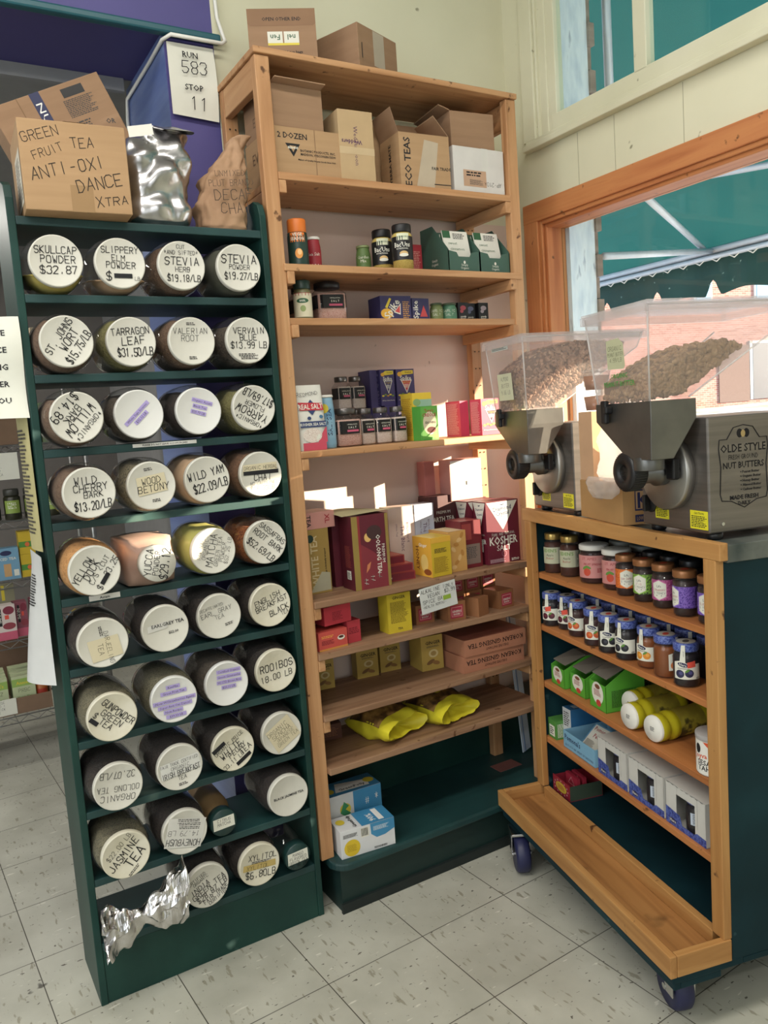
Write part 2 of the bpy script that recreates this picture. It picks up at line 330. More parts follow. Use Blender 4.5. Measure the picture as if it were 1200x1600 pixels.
for k in range(60): b.box((2.245, 2.16+.012*(k % 2), k*.08), (2.272-.008*(k % 2), 3.2, k*.08+.076), BRICKE)
struct(b.build('wall_outside'))
y1 = .86
# lower window: wood casing, stops, jambs, glass
root = struct(empty('window_1', (XR, 2.2, .93)))
def wpart(name, mb, bev=.003): o = mb.build(name, root, (-XR, -2.2, -.93), 0, bev); return o
cw = wood('z', CEDAR, 'cedar'); ch = wood('y', CEDAR, 'cedar')
wpart('casing', MB().box((XR-.02, 2.215, .9), (XR, 2.286, 2.176), cw).box((XR-.021, .79, 2.11), (XR, 2.286, 2.177), ch))
wpart('jamb', MB().box((XR, 2.188, .93), (XR+.09, 2.215, 2.11), cw).box((XR, y1, 2.085), (XR+.09, 2.188, 2.11), ch).box((XR-.012, 2.2, .93), (XR, 2.216, 2.111), cw).box((XR-.012, y1, 2.097), (XR, 2.2, 2.111), ch))
wpart('stool', MB().box((XR-.03, y1, .91), (XR+.09, 2.25, .935), ch))
wpart('casing', MB().box((XR-.02, .79, .9), (XR, .86, 2.11), cw))
wpart('glass_pane', MB().box((XR+.07, y1, .935), (XR+.074, 2.188, 2.085), PANE), 0)
# upper sash window
root = struct(empty('window_2', (XR, 2.2, 2.35)))
def wpart(name, mb, bev=.003): o = mb.build(name, root, (-XR, -2.2, -2.35), 0, bev); return o
wpart('frame', MB().box((XR-.022, 2.2, 2.385), (XR, 2.262, H), CREAMW).box((XR-.012, 2.19, 2.385), (XR+.01, 2.2, H), CREAMW).box((XR, 2.155, 2.385), (XR+.06, 2.215, H), CREAMW))
wpart('sash', MB().box((XR+.004, 2.116, 2.385), (XR+.04, 2.158, 3.28), CREAMW).box((XR+.002, yf, 2.385), (XR+.042, 2.14, 2.447), CREAMW).box((XR+.002, 1.729, 2.44), (XR+.04, 1.778, 3.28), CREAMW).box((XR+.002, .9, 2.44), (XR+.04, .95, 3.28), CREAMW).box((XR+.002, yf, 3.2), (XR+.042, 2.14, 3.28), CREAMW))
wpart('sill_moulding', MB().box((XR-.035, yf, 2.352), (XR, 2.255, 2.372), CREAMW).box((XR-.022, yf, 2.366), (XR, 2.252, 2.388), CREAMW))
wpart('glass_pane', MB().box((XR+.02, yf, 2.447), (XR+.023, 2.116, 3.2), PANE), 0)
# ------------------------------------------------------------------ outside: awning, street, brick building
AWN = ramp_mat('awning_canvas', (3, 3, 3), [(.3, '#123f42'), (.6, '#174a4c'), (.8, '#1d5456')], .8, 1, 6, .04, 0, 0, (26, .74, .77, '#7fa09b'))
def translucent(m, h, k):
    N, L = m.node_tree.nodes, m.node_tree.links; P = N['Principled BSDF']; o = N['Material Output']
    t = N.new('ShaderNodeBsdfTranslucent'); t.inputs[0].default_value = lin(h); x = N.new('ShaderNodeMixShader'); x.inputs[0].default_value = k
    L.new(P.outputs[0], x.inputs[1]); L.new(t.outputs[0], x.inputs[2]); L.new(x.outputs[0], o.inputs[0])
translucent(AWN, '#174c50', .3)
AWNV = ramp_mat('valance_canvas', (3, 3, 3), [(.3, '#173c3e'), (.6, '#1f4749'), (.8, '#2a5254')], .85, 1, 6, .04, 0, 0, (30, .70, .76, '#8aa5a2'))
aw = empty('awning', (2.3, .6, 2.2), 0, 'green canvas shop awning with white pipe frame outside the windows', 'awning')
def ap(name, mb): return mb.build(name, aw, (-2.3, -.6, -2.2))
xo, zo = 3.6, 2.18
b = MB(); cs = lambda u, v: (2.28+(xo-2.28)*u, -2.4+6.6*v, 3.95+(zo-3.95)*u-.03*math.sin(PI*u))
b.grid(cs, 8, 24, AWN); ap('canopy', b)
b = MB(); n = 440; vs = []
for i in range(n+1):
    y = -2.4+6.6*i/n; ph = (y/.36) % 1; d = .012*math.cos(2*PI*ph) + (.085*math.cos(PI*(ph-.5)/.30)**2 if abs(ph-.5) < .15 else 0)
    vs += [(xo+.02, y, zo+.01), (xo+.02+.005*math.sin(y*9), y, 1.966+d)]
b.add(vs, [(2*i, 2*i+2, 2*i+3, 2*i+1) for i in range(n)], AWNV); ap('valance', b)
PIPE = mat('#c9cfdc', .35, .2)
for a, c, r in (((xo, -2.4, zo), (xo, 4.2, zo), .018), ((xo, 2.69, zo), (2.32, 2.2, 2.0), .014), ((xo, 2.72, zo), (2.4, 2.1, 2.22), .014), ((3.2, 2.66, 2.46), (xo-.02, .9, 2.3), .014), ((2.42, 2.24, 3.7), (2.42, 2.235, 2.38), .017), ((2.4, .2, 3.7), (xo, .2, zo), .014)):
    ap('frame_pipe', MB().tube([a, c], r, PIPE))
b = MB(); pts = []
for i in range(90): pts.append((xo-.02, 3.6-.05*i, zo-.03-(.03 if i % 2 else 0)))
ap('lacing_rope', b.tube(pts, .0035, mat('#d8dadd', .6), 5)); ap('lacing_bar', MB().tube([(xo-.015, -2.4, zo-.035), (xo-.015, 4.2, zo-.035)], .013, PIPE))
# street: rises gently to the building opposite
GR = ramp_mat('pavement', (.6, .6, .6), [(.3, '#9aa3b2'), (.5, '#b4bac4'), (.62, '#a8a593'), (.8, '#8f9a72')], .9, 1, 8)
b = MB(); b.grid(lambda u, v: (2.3+70*u, -30+75*v, -.05+.040*max(0, (2.3+70*u)*.62+(-30+75*v)*.5)), 24, 24, GR); struct(b.build('street_ground'))
def brickmat():
    m, N, L, P = newmat('red_brick'); P.inputs['Roughness'].default_value = .9
    t = N.new('ShaderNodeTexCoord'); sp = N.new('ShaderNodeSeparateXYZ'); cb = N.new('ShaderNodeCombineXYZ'); L.new(t.outputs['Object'], sp.inputs[0]); L.new(sp.outputs[0], cb.inputs[0]); L.new(sp.outputs[2], cb.inputs[1])
    br = N.new('ShaderNodeTexBrick'); br.inputs['Scale'].default_value = 1; br.inputs['Brick Width'].default_value = .24; br.inputs['Row Height'].default_value = .08; br.inputs['Mortar Size'].default_value = .008
    br.inputs['Color1'].default_value = lin('#9c6257'); br.inputs['Color2'].default_value = lin('#b5837a'); br.inputs['Mortar'].default_value = lin('#b49d94')
    L.new(cb.outputs[0], br.inputs['Vector']); L.new(br.outputs['Color'], P.inputs['Base Color']); return m
BRICK = brickmat()
bd = empty('brick_building', (30, 20, 0), 0, 'red brick building with dark door across the street', 'building')
def bp(name, mb): return mb.build(name, bd, (-30, -20, 0))
# local frame: front wall faces the shop; laid out along direction (0.35,-0.94) at its real distance
bd.rotation_euler = (0, 0, math.radians(-12))
def bl(name, mb, parent=None): return mb.build(name, parent or bd)
bl('wall', MB().box((-26, 0, 0), (34, 8, 9), BRICK))
bl('wall_annexe', MB().box((-22, -4, 0), (-1.4, 0, 9), BRICK)) if False else None
dr = bl('door', MB().box((-.75, -.06, 1.25), (.15, .0, 3.45), mat('#3d4150', .5))); bl('door_frame', MB().box((-.88, -.05, 1.25), (-.75, .02, 3.55), WHITE).box((.15, -.05, 1.25), (.26, .02, 3.55), WHITE).box((-.88, -.05, 3.45), (.26, .02, 3.55), WHITE), dr).location = (0, 0, 0)
bl('soot_panel', MB().box((-2.4, -.04, 1.2), (-.9, .0, 3.4), mat('#75605a', .9)))
for x0 in (-9.2, -6.2, -3.5, -.6, 2.4):
    w = bl('window', MB().box((x0, -.05, 5.0), (x0+.85, .02, 7.0), WHITE)); bl('pane', MB().box((x0+.09, -.08, 5.1), (x0+.76, -.05, 5.95), mat('#8fb2cc', .2)).box((x0+.09, -.08, 6.05), (x0+.76, -.05, 6.9), mat('#8fb2cc', .2)), w)
# ------------------------------------------------------------------ green platform, bookcase, jar rack, cart
b = MB(); pts = [(.935, 2.36), (.935, 2.06)]
for k in range(7): a = PI+PI/2*k/6; pts.append((.985+.05*math.cos(a), 2.06+.05*math.sin(a)))
pts += [(2.0, 2.01), (2.0, 2.36)]
pl = empty('platform', (1.45, 2.2, 0), 0, 'dark green painted floor platform under the wooden bookcase', 'platform')
MB().box((.955, 2.035, 0), (2.0, 2.355, .135), mat('#122b28', .55)).build('plinth', pl, (-1.45, -2.2, 0))
MB().box((.95, 2.025, 0), (2.0, 2.035, .03), mat('#16201f', .6)).build('toe_strip', pl, (-1.45, -2.2, 0))
b.prism(pts, 'z', .135, .16, GREENF).build('top_board', pl, (-1.45, -2.2, 0), 0, .006)
SHX, SHY = 1.3625, 2.2
bc = empty('bookcase', (SHX, SHY, .16), 0, 'tall pine bookcase with nine shelves against the cream wall', 'bookcase')
def bk(name, mb, bev=.0025, par=None): return mb.build(name, par or bc, (-SHX, -SHY, -.16) if par is None else (0, 0, 0), 0, bev)
pz = wood('z'); px_ = wood('x'); py_ = wood('y'); wx = wood('x', WORNDIM, 'worn'); 
HOLE = mat('#2a1c12', .9, 0, 0)
def post(x0, y0, w, d, holes=False):
    b = MB().box((x0, y0, .16), (x0+w, y0+d, 2.44), pz); F = FR((x0, y0, 0), (1, 0, 0), (0, 0, 1))
    if holes:
        for k in range(34):
            for u in (.3, .72): b.ell(F, w*u, .35+k*.06, .0028, .0028, HOLE, 8)
    bk('post', b)
post(.915, 2.07, .042, .03); post(1.77, 2.07, .04, .03); post(.915, 2.32, .042, .03, True); post(1.77, 2.32, .042, .03, True)
bk('top_board', MB().box((.91, 2.062, 2.441), (1.812, 2.352, 2.458), px_))
for z, y0, x0, x1, mt in ((2.142, 2.068, .957, 1.77, px_), (1.897, 2.064, .95, 1.80, px_), (1.751, 2.075, .957, 1.772, px_), (1.378, 2.066, .955, 1.78, px_), (.942, 2.062, .957, 1.77, wx), (.787, 2.062, .957, 1.77, wx), (.601, 2.06, .957, 1.772, wx), (.441, 2.05, .957, 1.80, wx)):
    bk('shelf', MB().box((x0, y0, z-.02), (x1, 2.34, z), mt))
    if z > .5:
        for x in ((.957, .979), (1.75, 1.772)): bk('shelf_cleat', MB().box((x[0], 2.069 if z not in (1.751, 1.897) else 2.062, z-.055), (x[1], 2.345, z-.0205), py_))
bk('side_rail', MB().box((.917, 2.101, 2.36), (.939, 2.319, 2.44), py_)); bk('side_rail', MB().box((1.786, 2.101, 2.36), (1.808, 2.319, 2.44), py_))
# rack for the jars
RX0, RX1, RY = .262, .906, 2.062
rk = empty('jar_rack', (.584, RY, 0), 0, 'dark green painted rack of ten open shelves holding glass jars', 'rack')
def rp(name, mb, bev=.002): return mb.build(name, rk, (-.584, -RY, 0), 0, bev)
zs = [1.980, 1.802, 1.614, 1.436, 1.258, 1.070, .892, .705, .521, .340, .166]
for x in (RX0, RX1-.018):
    pr = [(RY, 0), (RY+.226, 0), (RY+.226, 2.05), (RY+.21, 2.065), (RY+.04, 2.065), (RY+.012, 2.05), (RY, 2.02)]
    rp('side_panel', MB().prism(pr, 'x', x, x+.018, GREEN))
for z in zs: rp('shelf', MB().box((RX0+.018, RY+.001, z-.02), (RX1-.018, RY+.222, z), GREENF))
rp('kick_board', MB().box((RX0+.018, RY+.002, 0), (RX1-.018, RY+.018, .146), GREEN))
DUST = MB()
# cart
CO = Vector((1.324, 1.139, 0)); CR = -.23911; CE = Vector((.2368, .9716, 0)); CI = Vector((.9716, -.2368, 0))
def cp(i, a, z): p = CO+CI*i+CE*a; return (p.x, p.y, z)
ct = empty('display_cart', CO, CR, 'wood and green painted display cart on blue casters by the window', 'cart')
mz = wood('z', MAPLE, 'maple'); my = wood('y', MAPLE, 'maple'); mx_ = wood('x', MAPLE, 'maple')
DG = ramp_mat('cart_green', (5, 5, 5), [(.3, '#10282e'), (.55, '#143037'), (.75, '#1a3a41')], .5, 1, 8, .1, 0, 0, (12, .7, .77, '#48666a'))
DG.node_tree.nodes['Principled BSDF'].inputs['Specular IOR Level'].default_value = .15
GREEN.node_tree.nodes['Principled BSDF'].inputs['Specular IOR Level'].default_value = .3
def cpart(name, mb, bev=.002, par=None): return mb.build(name, par or ct, (0, 0, 0), 0, bev)
CL = .897; D0, D1 = .169, .56
for a in (0, CL-.043): cpart('post', MB().box((.147, a+.003, .215), (.169, a+.043, 1.098), mz))
cpart('top_rail', MB().box((.147, -.012, 1.098), (.169, CL+.012, 1.137), my))
cpart('top_board', MB().box((D0, -.008, 1.092), (D1, CL+.008, 1.132), ramp_mat('worn_top', (8, 3, 8), [(.3, '#2f3a3a'), (.6, '#6b6f69'), (.8, '#8d8f88')], .45, 1, 6)))
cpart('side_panel', MB().box((D0, .004, .16), (D1, .022, 1.091), DG)); cpart('side_panel', MB().box((D0, CL-.022, .16), (D1, CL-.004, 1.091), DG))
cpart('back_panel', MB().box((D1-.02, .022, .16), (D1, CL-.022, 1.091), DG)); cpart('deck', MB().box((D0+.001, .022, .185), (D1-.02, CL-.022, .2), DG))
mo = wood('y', [(.3, '#9b5f33'), (.5, '#b1713f'), (.7, '#bb7d4a')], 'amber')
for z in (.93, .758, .568, .38): cpart('shelf', MB().box((D0+.002, .022, z-.018), (D1-.021, CL-.022, z), mo))
tray = cpart('tray_bottom', MB().box((.018, .015, .163), (D0, CL-.015, .178), wood('y', [(.3, '#8b5e33'), (.5, '#a87743'), (.7, '#b5854f')], 'traywood', .6, (7, .6, .75, '#3a2412'))))
cpart('tray_lip', MB().box((0, 0, .163), (.018, CL, .216), my)); cpart('tray_lip', MB().box((D0-.022, .0435, .178), (D0-.002, CL-.0435, .216), my))
cpart('tray_lip', MB().box((.0185, 0, .163), (D0-.003, .018, .2155), mx_)); cpart('tray_lip', MB().box((.0185, CL-.018, .163), (D0-.003, CL, .2155), mx_))
cpart('base_board', MB().box((.008, .004, .145), (.2, CL-.004, .1625), DG)); cpart('base_board', MB().box((.2, .004, .145), (D1, CL-.004, .16), DG))
cpart('skirt', MB().box((.012, .006, .128), (.03, CL-.006, .145), DG)); cpart('skirt', MB().box((.03, .006, .128), (.14, .03, .145), DG))
RUB = mat('#23264a', .45)
def caster(i, a, rz):
    h = MB(); h.box((-.035, -.03, .120), (.035, .03, .128), CHROME)
    for s in (-1, 1): h.prism([(s*.026, .12), (s*.030, .12), (s*.030, .045), (s*.026, .045)], 'x', -.02, .022, CHROME) if False else h.box((-.018, s*.028-.002, .05), (.018, s*.028+.002, .122), CHROME)
    o = cpart('caster', h, .001); o.location = (i, a, 0); o.rotation_euler = (0, 0, rz)
    w = MB(); w.lathe([(.02, -.02), (.050, -.022), (.056, -.015), (.057, 0), (.056, .015), (.050, .022), (.02, .02)], RUB, (.02, 0, .057), (0, 1, 0), 32); w.build('wheel', o)
    MB().cyl((.02, -.031, .057), (0, 1, 0), .008, .062, CHROME, 12).build('axle', o)
caster(.085, .085, 1.45); caster(.020, CL-.107, 4.44); caster(.47, .09, .3); caster(.47, CL-.12, 1.2)
# ------------------------------------------------------------------ jars on the green rack
LIDW = mat('#d0cdc2', .55, 0, .03, 40); LIDB = mat('#dbdad6', .5, 0, .01); LIDY = ramp_mat('yellowed_lid', (14, 14, 14), [(.3, '#cdc6ae'), (.6, '#d9d4c3'), (.8, '#e0dccf')], .6, 1, 6)
LILAC = mat('#a99bd0', .7, 0, .02); TAPE = mat('#cfc4a6', .75, 0, .04)
def grain(h1, h2, sc=220, h3=None): return ramp_mat('grain'+h1+h2, (1, 1, 1), [(.35, h1), (.52, h2), (.65, h3 or h1)], .85, sc, 3, .6)
R_J, L_J, R_L = .0712, .195, .0602
def jar(txt, x, y, row, fill, lvl, label, lid=LIDW, body=1, rot=0, tint=None, scale=1.0, ry=0):
    """wide glass jar lying on its side, lid towards the shop"""
    z = zs[row]; k = scale; R = R_J*k; x = min(max(x, .353), .8155)
    t = empty('tea_jar' if 'tea' in label else 'herb_jar', (x, y, z+.0004), ry, label, 'jar', 'glass jars lying on the green rack')
    ax = (0, 1, 0); c = (0, 0, R)
    prof = [(R_L*.93*k, .012*k), (R_L*.95*k, .022*k), (R*.90, .034*k), (R*.985, .050*k), (R, .075*k), (R, .14*k), (R*.97, .172*k), (R*.86, .190*k), (R*.5, .196*k), (.004, .196*k)]
    MB().lathe(prof, tint or GLASS, c, ax, 36, cap=False).build('glass_body', t)
    zl = R+lvl*R
    ip = [(.004, .018*k)]+[(max(r*.955, .004), max(d, .020*k) if d < .1 else d-.004) for r, d in prof[1:]]
    tilt = .10
    MB().lathe(ip, fill, c, ax, 36, fn=lambda p: Vector((p.x, p.y, min(p.z, zl+(p.y-.1)*tilt+.004*noise.noise(p*40)))), cap=False).build('contents', t)
    b = MB(); r = R_L*k; n = 48
    b.lathe([(r*.93, .019*k), (r*.985, .019*k), (r, .016*k), (r, .003*k), (r*.985, .0006), (r*.95, 0), (r*.93, .0008), (.003, .0008)], lid, c, ax, n)
    for q in range(0): pass
    F0 = FR((0, 0, R), (1, 0, 0), (0, 0, 1)); cr, sr = math.cos(rot), math.sin(rot)
    F = lambda u, v, e: F0(u*cr-v*sr, u*sr+v*cr, e)
    txt(b, F, r); b.build('lid', t)
    return t
def L(*lines, st='H', dy=0, bg=None, h=None, mw=1.55):
    """lettering of a lid: (text, capital height, x, y) in lid radii"""
    def f(b, F, r):
        if bg: bg(b, F, r)
        for q in lines:
            s, hh, u, v = q[:4]; stl = q[4] if len(q) > 4 else st; ro = q[5] if len(q) > 5 else 0
            if s == '#bar': b.rect(F, (u-hh)*r, (v-.09)*r, (u+hh)*r, (v+.09)*r, INK)
            elif s == '#small': b.bars(F, (u-hh)*r, (v-.07)*r, (u+hh)*r, (v+.07)*r, 1, SMALL, int(u*99+v*77))
            else: b.text(F, s, u*r, v*r, hh*r*.9, INK, stl, ro, 'c', max(.3, 1.68*math.sqrt(max(.05, 1-v*v))-1.5*abs(u))*r)
    return f
def strips(*rows, rot=0):
    def f(b, F, r):
        for s, w, v, u in rows:
            b.rect(F, (u-w)*r, (v-.085)*r, (u+w)*r, (v+.085)*r, LILAC); b.text(F, s, u*r, v*r, .10*r, INK, 'p', 0, 'c', w*1.85*r)
    return f
def sticker(x0, y0, x1, y1, m=TAPE): return lambda b, F, r: b.poly(F, [(x0*r, y0*r), (x1*r, (y0+.04)*r), ((x1-.02)*r, y1*r), ((x0+.02)*r, (y1-.05)*r)], m)
BR = grain('#574034', '#7a604c'); BK = grain('#191311', '#352a25', 160); OL = grain('#625e38', '#857f50'); GB = grain('#4a4436', '#857a60', 150)
DK = grain('#383029', '#564b40', 180); PWY = mat('#b3a354', .9); PWT = mat('#b99a7c', .9); PWG = mat('#4b4c40', .9); TANP = grain('#b07d48', '#d09a60', 120); RED = grain('#6b2f17', '#a5602f', 150); MAT_ = mat('#b9b564', .9); CHAI = grain('#4d3324', '#7d5a40', 190)
GJ = grain('#4f4b3a', '#7c755e', 200)
jars = [
 (0, .344, 2.03, PWY, -.30, L(('SKULLCAP', .3, 0, .42), ('POWDER', .3, .06, .06), ('$32.87', .32, .05, -.34)), 'jar of yellow skullcap powder with black pen writing, first of the top row', 0),
 (0, .500, 2.03, PWT, -.42, L(('SLIPPERY', .27, 0, .52), ('ELM', .25, -.08, .2), ('POWDER', .27, 0, -.08), ('$', .36, -.52, -.52), ('#bar', .36, .06, -.5), ('LB', .15, .6, -.6)), 'jar of pinkish slippery elm powder with a blacked-out price, top row', 0),
 (0, .652, 2.03, BR, .3, L(('CUT', .17, 0, .76), ('*AND SIFTED*', .18, 0, .52), ('STEVIA', .34, 0, .18), ('HERB', .22, 0, -.16), ('$19.18/LB', .3, .03, -.52)), 'jar of brown cut and sifted stevia herb, top row', 0),
 (0, .805, 2.03, PWG, .2, L(('STEVIA', .38, 0, .36), ('POWDER', .22, 0, .02), ('$19.27/LB', .32, .05, -.36)), 'jar of grey green stevia powder, right end of the top row', 0),
 (1, .352, 2.01, BR, .1, L(('ST. JOHNS', .3, 0, .36), ('WORT', .34, .1, -.02), ('$15.75/LB', .34, .05, -.46)), "jar of st john's wort with steeply tilted writing, left in the second row", .95),
 (1, .507, 2.03, OL, .1, L(('TARRAGON', .3, 0, .42), ('LEAF', .34, .06, .04), ('$31.50/LB', .36, .08, -.42)), 'jar of olive tarragon leaf in the second row', .06),
 (1, .660, 2.03, BR, .0, L(('#small', .2, 0, .72), ('VALERIAN', .26, -.05, .42, 'h'), ('ROOT', .27, -.1, .12, 'h'), ('#small', .2, 0, -.7)), 'jar of brown valerian root with thin pen writing, second row', 0),
 (1, .812, 2.03, DK, .1, L(('VERVAIN', .28, .05, .42), ('BLUE', .28, 0, .12), ('$13.99 LB', .3, 0, -.2), ('#small', .5, 0, -.62), ('#small', .4, 0, -.75)), 'jar of blue vervain with a speckled lid, right in the second row', 0),
 (2, .352, 1.99, BR, .5, L(('*ORGANIC*', .22, 0, .52), ('WILLOW', .36, 0, .16), ('BARK', .3, .02, -.2), ('$14.89', .36, 0, -.58)), 'jar of brown willow bark with upside-down slanted writing, left in the third row', -2.3),
 (2, .505, 2.02, DK, .4, strips(('White Sage Incense', .68, .1, -.05), ('$32.12 LB', .36, -.14, -.05)), 'jar of white sage incense with purple label strips, third row', .75),
 (2, .660, 2.03, BK, .4, strips(('Organic Assam', .46, .42, .05), ('Black Tea', .32, .17, .0), ('$25.73 LB', .34, -.08, -.02)), 'jar of black assam tea with three purple label strips, third row', -.3),
 (2, .812, 2.03, OL, .0, L(('*ORGANIC*', .2, 0, .62), ('YARROW', .36, 0, .26), ('FLOWER', .22, 0, -.1), ('$17.69/LB', .36, 0, -.5)), 'jar of olive yarrow with upside-down writing, right in the third row', 2.65),
 (3, .358, 1.97, BR, .75, L(('WILD', .3, -.1, .5), ('CHERRY', .3, .05, .2), ('BARK', .26, .12, -.08), ('$13.20/LB', .36, .05, -.5)), 'jar of wild cherry bark on the left of the fourth row', .05),
 (3, .512, 2.0, GB, .35, L(('WOOD', .28, 0, .22), ('BETONY', .3, .04, -.1), ('#small', .2, 0, .7), ('#small', .2, .1, -.62), bg=sticker(-.6, -.34, .62, .46)), 'jar of greenish wood betony with tape on the lid, fourth row', .1),
 (3, .662, 2.02, PWT, .2, L(('WILD YAM', .36, 0, .28), ('$22.09/LB', .4, .05, -.28)), 'jar of pale wild yam powder in the fourth row', .2),
 (3, .815, 2.03, CHAI, .45, L(('ORGANIC HERBAL', .17, 0, .3), ('#bar', .84, 0, .08), ('CHAI', .3, .05, -.14), ('NO CAFFEINE!', .15, .1, -.4, 'h'), ('$18.33LB', .2, 0, -.62, 'h'), bg=sticker(-.86, .06, .8, .5)), 'jar of brown herbal chai with a black marker bar on its lid', 0),
 (4, .350, 1.985, TANP, .75, L(('YELLOW', .3, -.25, .42), ('DOCK', .3, -.05, .14), ('C/S (CUT', .22, .1, -.12), ('$', .26, -.5, -.5), ('#bar', .25, -.1, -.5), ('33.25', .26, .45, -.45)), 'jar of orange yellow dock root glowing in the sunlight, fifth row', .95),
 (4, .660, 2.02, MAT_, .85, L(('RAW 100%', .16, 0, .6, 'h'), ('ORGANIC', .18, 0, .4, 'h'), ('MATCHA', .34, 0, .12, 'h'), ('GREEN TEA', .2, 0, -.18, 'h'), ('POWDER', .2, 0, -.4, 'h'), ('$52.25 LB', .18, .1, -.62, 'h')), 'jar of yellow green matcha powder standing out in the fifth row', 1.3),
 (4, .818, 2.04, RED, .6, L(('SASSAFRAS', .26, .0, .5), ('ROOT BARK', .28, .02, .12), ('$52.69/LB', .32, .0, -.4)), 'jar of reddish sassafras root bark, sunlit at the right of the fifth row', -.75),
 (5, .350, 1.985, BK, .3, L(('DARJEELING', .2, .22, .18, 'h'), ('TEA', .22, .22, -.14, 'h'), ('#small', .2, -.5, 0), bg=sticker(-.22, -.6, .68, .66)), 'jar of black darjeeling tea with a beige paper square on the lid', -1.45),
 (5, .512, 2.01, BK, .1, L(('EARLGREY TEA', .16, .12, .2, 'b'), ('$22.00', .12, .3, -.2, 'b'), bg=sticker(-.76, -.02, .1, .3, mat('#c9c7c0', .7))), 'jar of earl grey tea with a small printed strip on its lid', .08),
 (5, .662, 2.03, BK, .1, L(('DECAFFEINATED', .14, -.25, .5, 'h'), ('EARL GRAY', .22, -.1, .25, 'h'), ('TEA', .2, -.02, 0, 'h'), ('#small', .22, .35, -.45)), 'jar of earl gray tea with slanting pen writing, sixth row', .2),
 (5, .815, 2.045, BK, .2, L(('ENGLISH', .26, -.05, .36), ('BREAKFAST', .26, .05, .06), ('BLACK', .28, .28, -.36), ('TEA', .18, .5, -.6)), 'jar of english breakfast tea with a yellowed lid', .3),
 (6, .355, 1.985, GJ, .6, L(('GUNPOWDER', .3, .05, .3), ('GREEN', .28, .0, -.05), ('TEA', .28, -.05, -.36), ('$', .24, -.62, -.3), ('#bar', .2, -.5, -.55)), 'jar of gunpowder green tea with a stained yellowed lid', -.8),
 (6, .514, 2.005, GJ, .8, strips(('KimMix', .3, .58, 0), ('Green Fruit Tea', .56, .34, 0), ('(Now W/Strawberries Again)', .92, -.02, 0), ('Super Anti Oxi Dance!', .74, -.24, 0), ('New Recipe', .42, -.46, -.1), ('$39.33 LB', .44, -.68, 0)), 'jar of green fruit tea with six purple label strips', .02),
 (6, .665, 2.03, DK, .4, strips(('Certified Organic', .56, .6, .1), ('Green Genmaicha', .56, .36, .1), ('W/ STD Brown Rice', .58, .12, .1), ('$20.11 LB', .34, -.12, .06)), 'jar of genmaicha green tea with four purple label strips', -.02),
 (6, .815, 2.045, BK, .2, L(('ROOIBOS', .36, .02, .22), ('18.00 LB', .3, -.05, -.25)), 'jar of rooibos tea with bold curved writing on a dirty lid', .1),
 (7, .345, 2.0, BK, .2, L(('ORGANIC', .28, 0, .46, 'h'), ('OOLONG TEA', .26, 0, .08, 'h'), ('32.07/LB', .3, .05, -.5, 'h')), 'jar of oolong tea with upside-down writing, eighth row', 3.0),
 (7, .512, 2.01, BK, .2, L(('FAIR TRADE CERTIFIED', .15, 0, .26), ('ORGANIC', .16, 0, .06), ('IRISH BREAKFAST', .26, 0, -.18), ('TEA', .18, 0, -.44), ('#small', .2, 0, -.72), bg=sticker(-.86, -.3, .9, .42, mat('#d2d1cb', .7))), 'jar of irish breakfast tea with a paper strip, eighth row', .1),
 (7, .665, 2.03, BK, .3, L(('#bar', .35, -.45, .55), ('ORGANIC PRICE', .18, .0, .38), ('WHITE', .32, -.1, .1), ('PEONY', .26, .1, -.12), ('33.11 LB', .22, -.3, -.42), ('TEA', .28, .42, -.36), ('#bar', .4, .1, -.68)), 'jar of white peony tea with black marker blots on the lid', .55),
 (7, .815, 2.045, BK, .3, L(('ORGANIC', .22, -.1, .34, 'h'), ('SENCHA', .24, 0, .08, 'h'), ('JAPANESE', .18, .05, -.16, 'h'), ('GREEN TEA', .18, .1, -.38, 'h'), bg=sticker(-.66, -.66, .72, .62)), 'jar of sencha green tea with crumpled tape on the lid', .5),
 (8, .348, 2.0, GJ, .1, L(('$22.00 LB', .22, .1, .5, 'h'), ('JASMINE', .34, -.05, .12), ('TEA', .44, .12, -.34), ('#small', .3, -.3, -.7)), 'jar of jasmine tea with ornate lettering, ninth row', .75),
 (8, .510, 2.02, BK, .2, L(('HONEYBUSH', .3, 0, .45), ('14.79 LB', .24, .05, .05, 'h'), ('#small', .6, 0, -.2), ('#small', .62, 0, -.36), ('#small', .55, 0, -.52), bg=sticker(-.84, -.64, .84, .7, mat('#cfcdc6', .7))), 'jar of honeybush tea with upside-down writing, ninth row', 2.85),
 (8, .815, 2.035, BK, .25, L(('BLACK JASMINE TEA', .13, 0, .02, 'b')), 'jar of black jasmine tea with one small printed line', .04),
 (9, .557, 2.03, BK, .3, L(('CERTIFIED', .16, -.25, .62), ('ORGANIC', .15, -.1, .46), ('INDIA', .26, -.3, .18), ('GREEN TEA', .26, .02, -.06), ('$28.87 LB', .27, .05, -.32), ('FAIR TRADE', .2, .1, -.56), ('CERTIFIED', .17, .1, -.76)), 'jar of india green tea in the bottom row', .45),
 (9, .712, 2.04, BK, .3, L(('XYLITOL', .28, .12, .4), ('#small', .5, .1, .16), ('XYLITOL', .22, -.1, -.06, 'h'), ('$6.80LB', .34, .05, -.42), bg=sticker(-.82, -.2, .8, .14, mat('#b9a263', .8))), 'jar of xylitol with a brown smeared lid in the bottom row', -.12),
]
for row, x, y, fill, lvl, tx, lab, rot in jars:
    lid = LIDY if any(k in lab for k in ('yellowed', 'dirty', 'ornate', 'gunpowder', 'blots', 'xylitol')) else (LIDB if 'purple' in lab else LIDW)
    jar(tx, x, y-.0, row+1, fill, max(lvl, .62+.3*((x*7+row*.37) % 1)) if row > 0 or lvl > 0 else lvl, lab, lid, rot=rot)
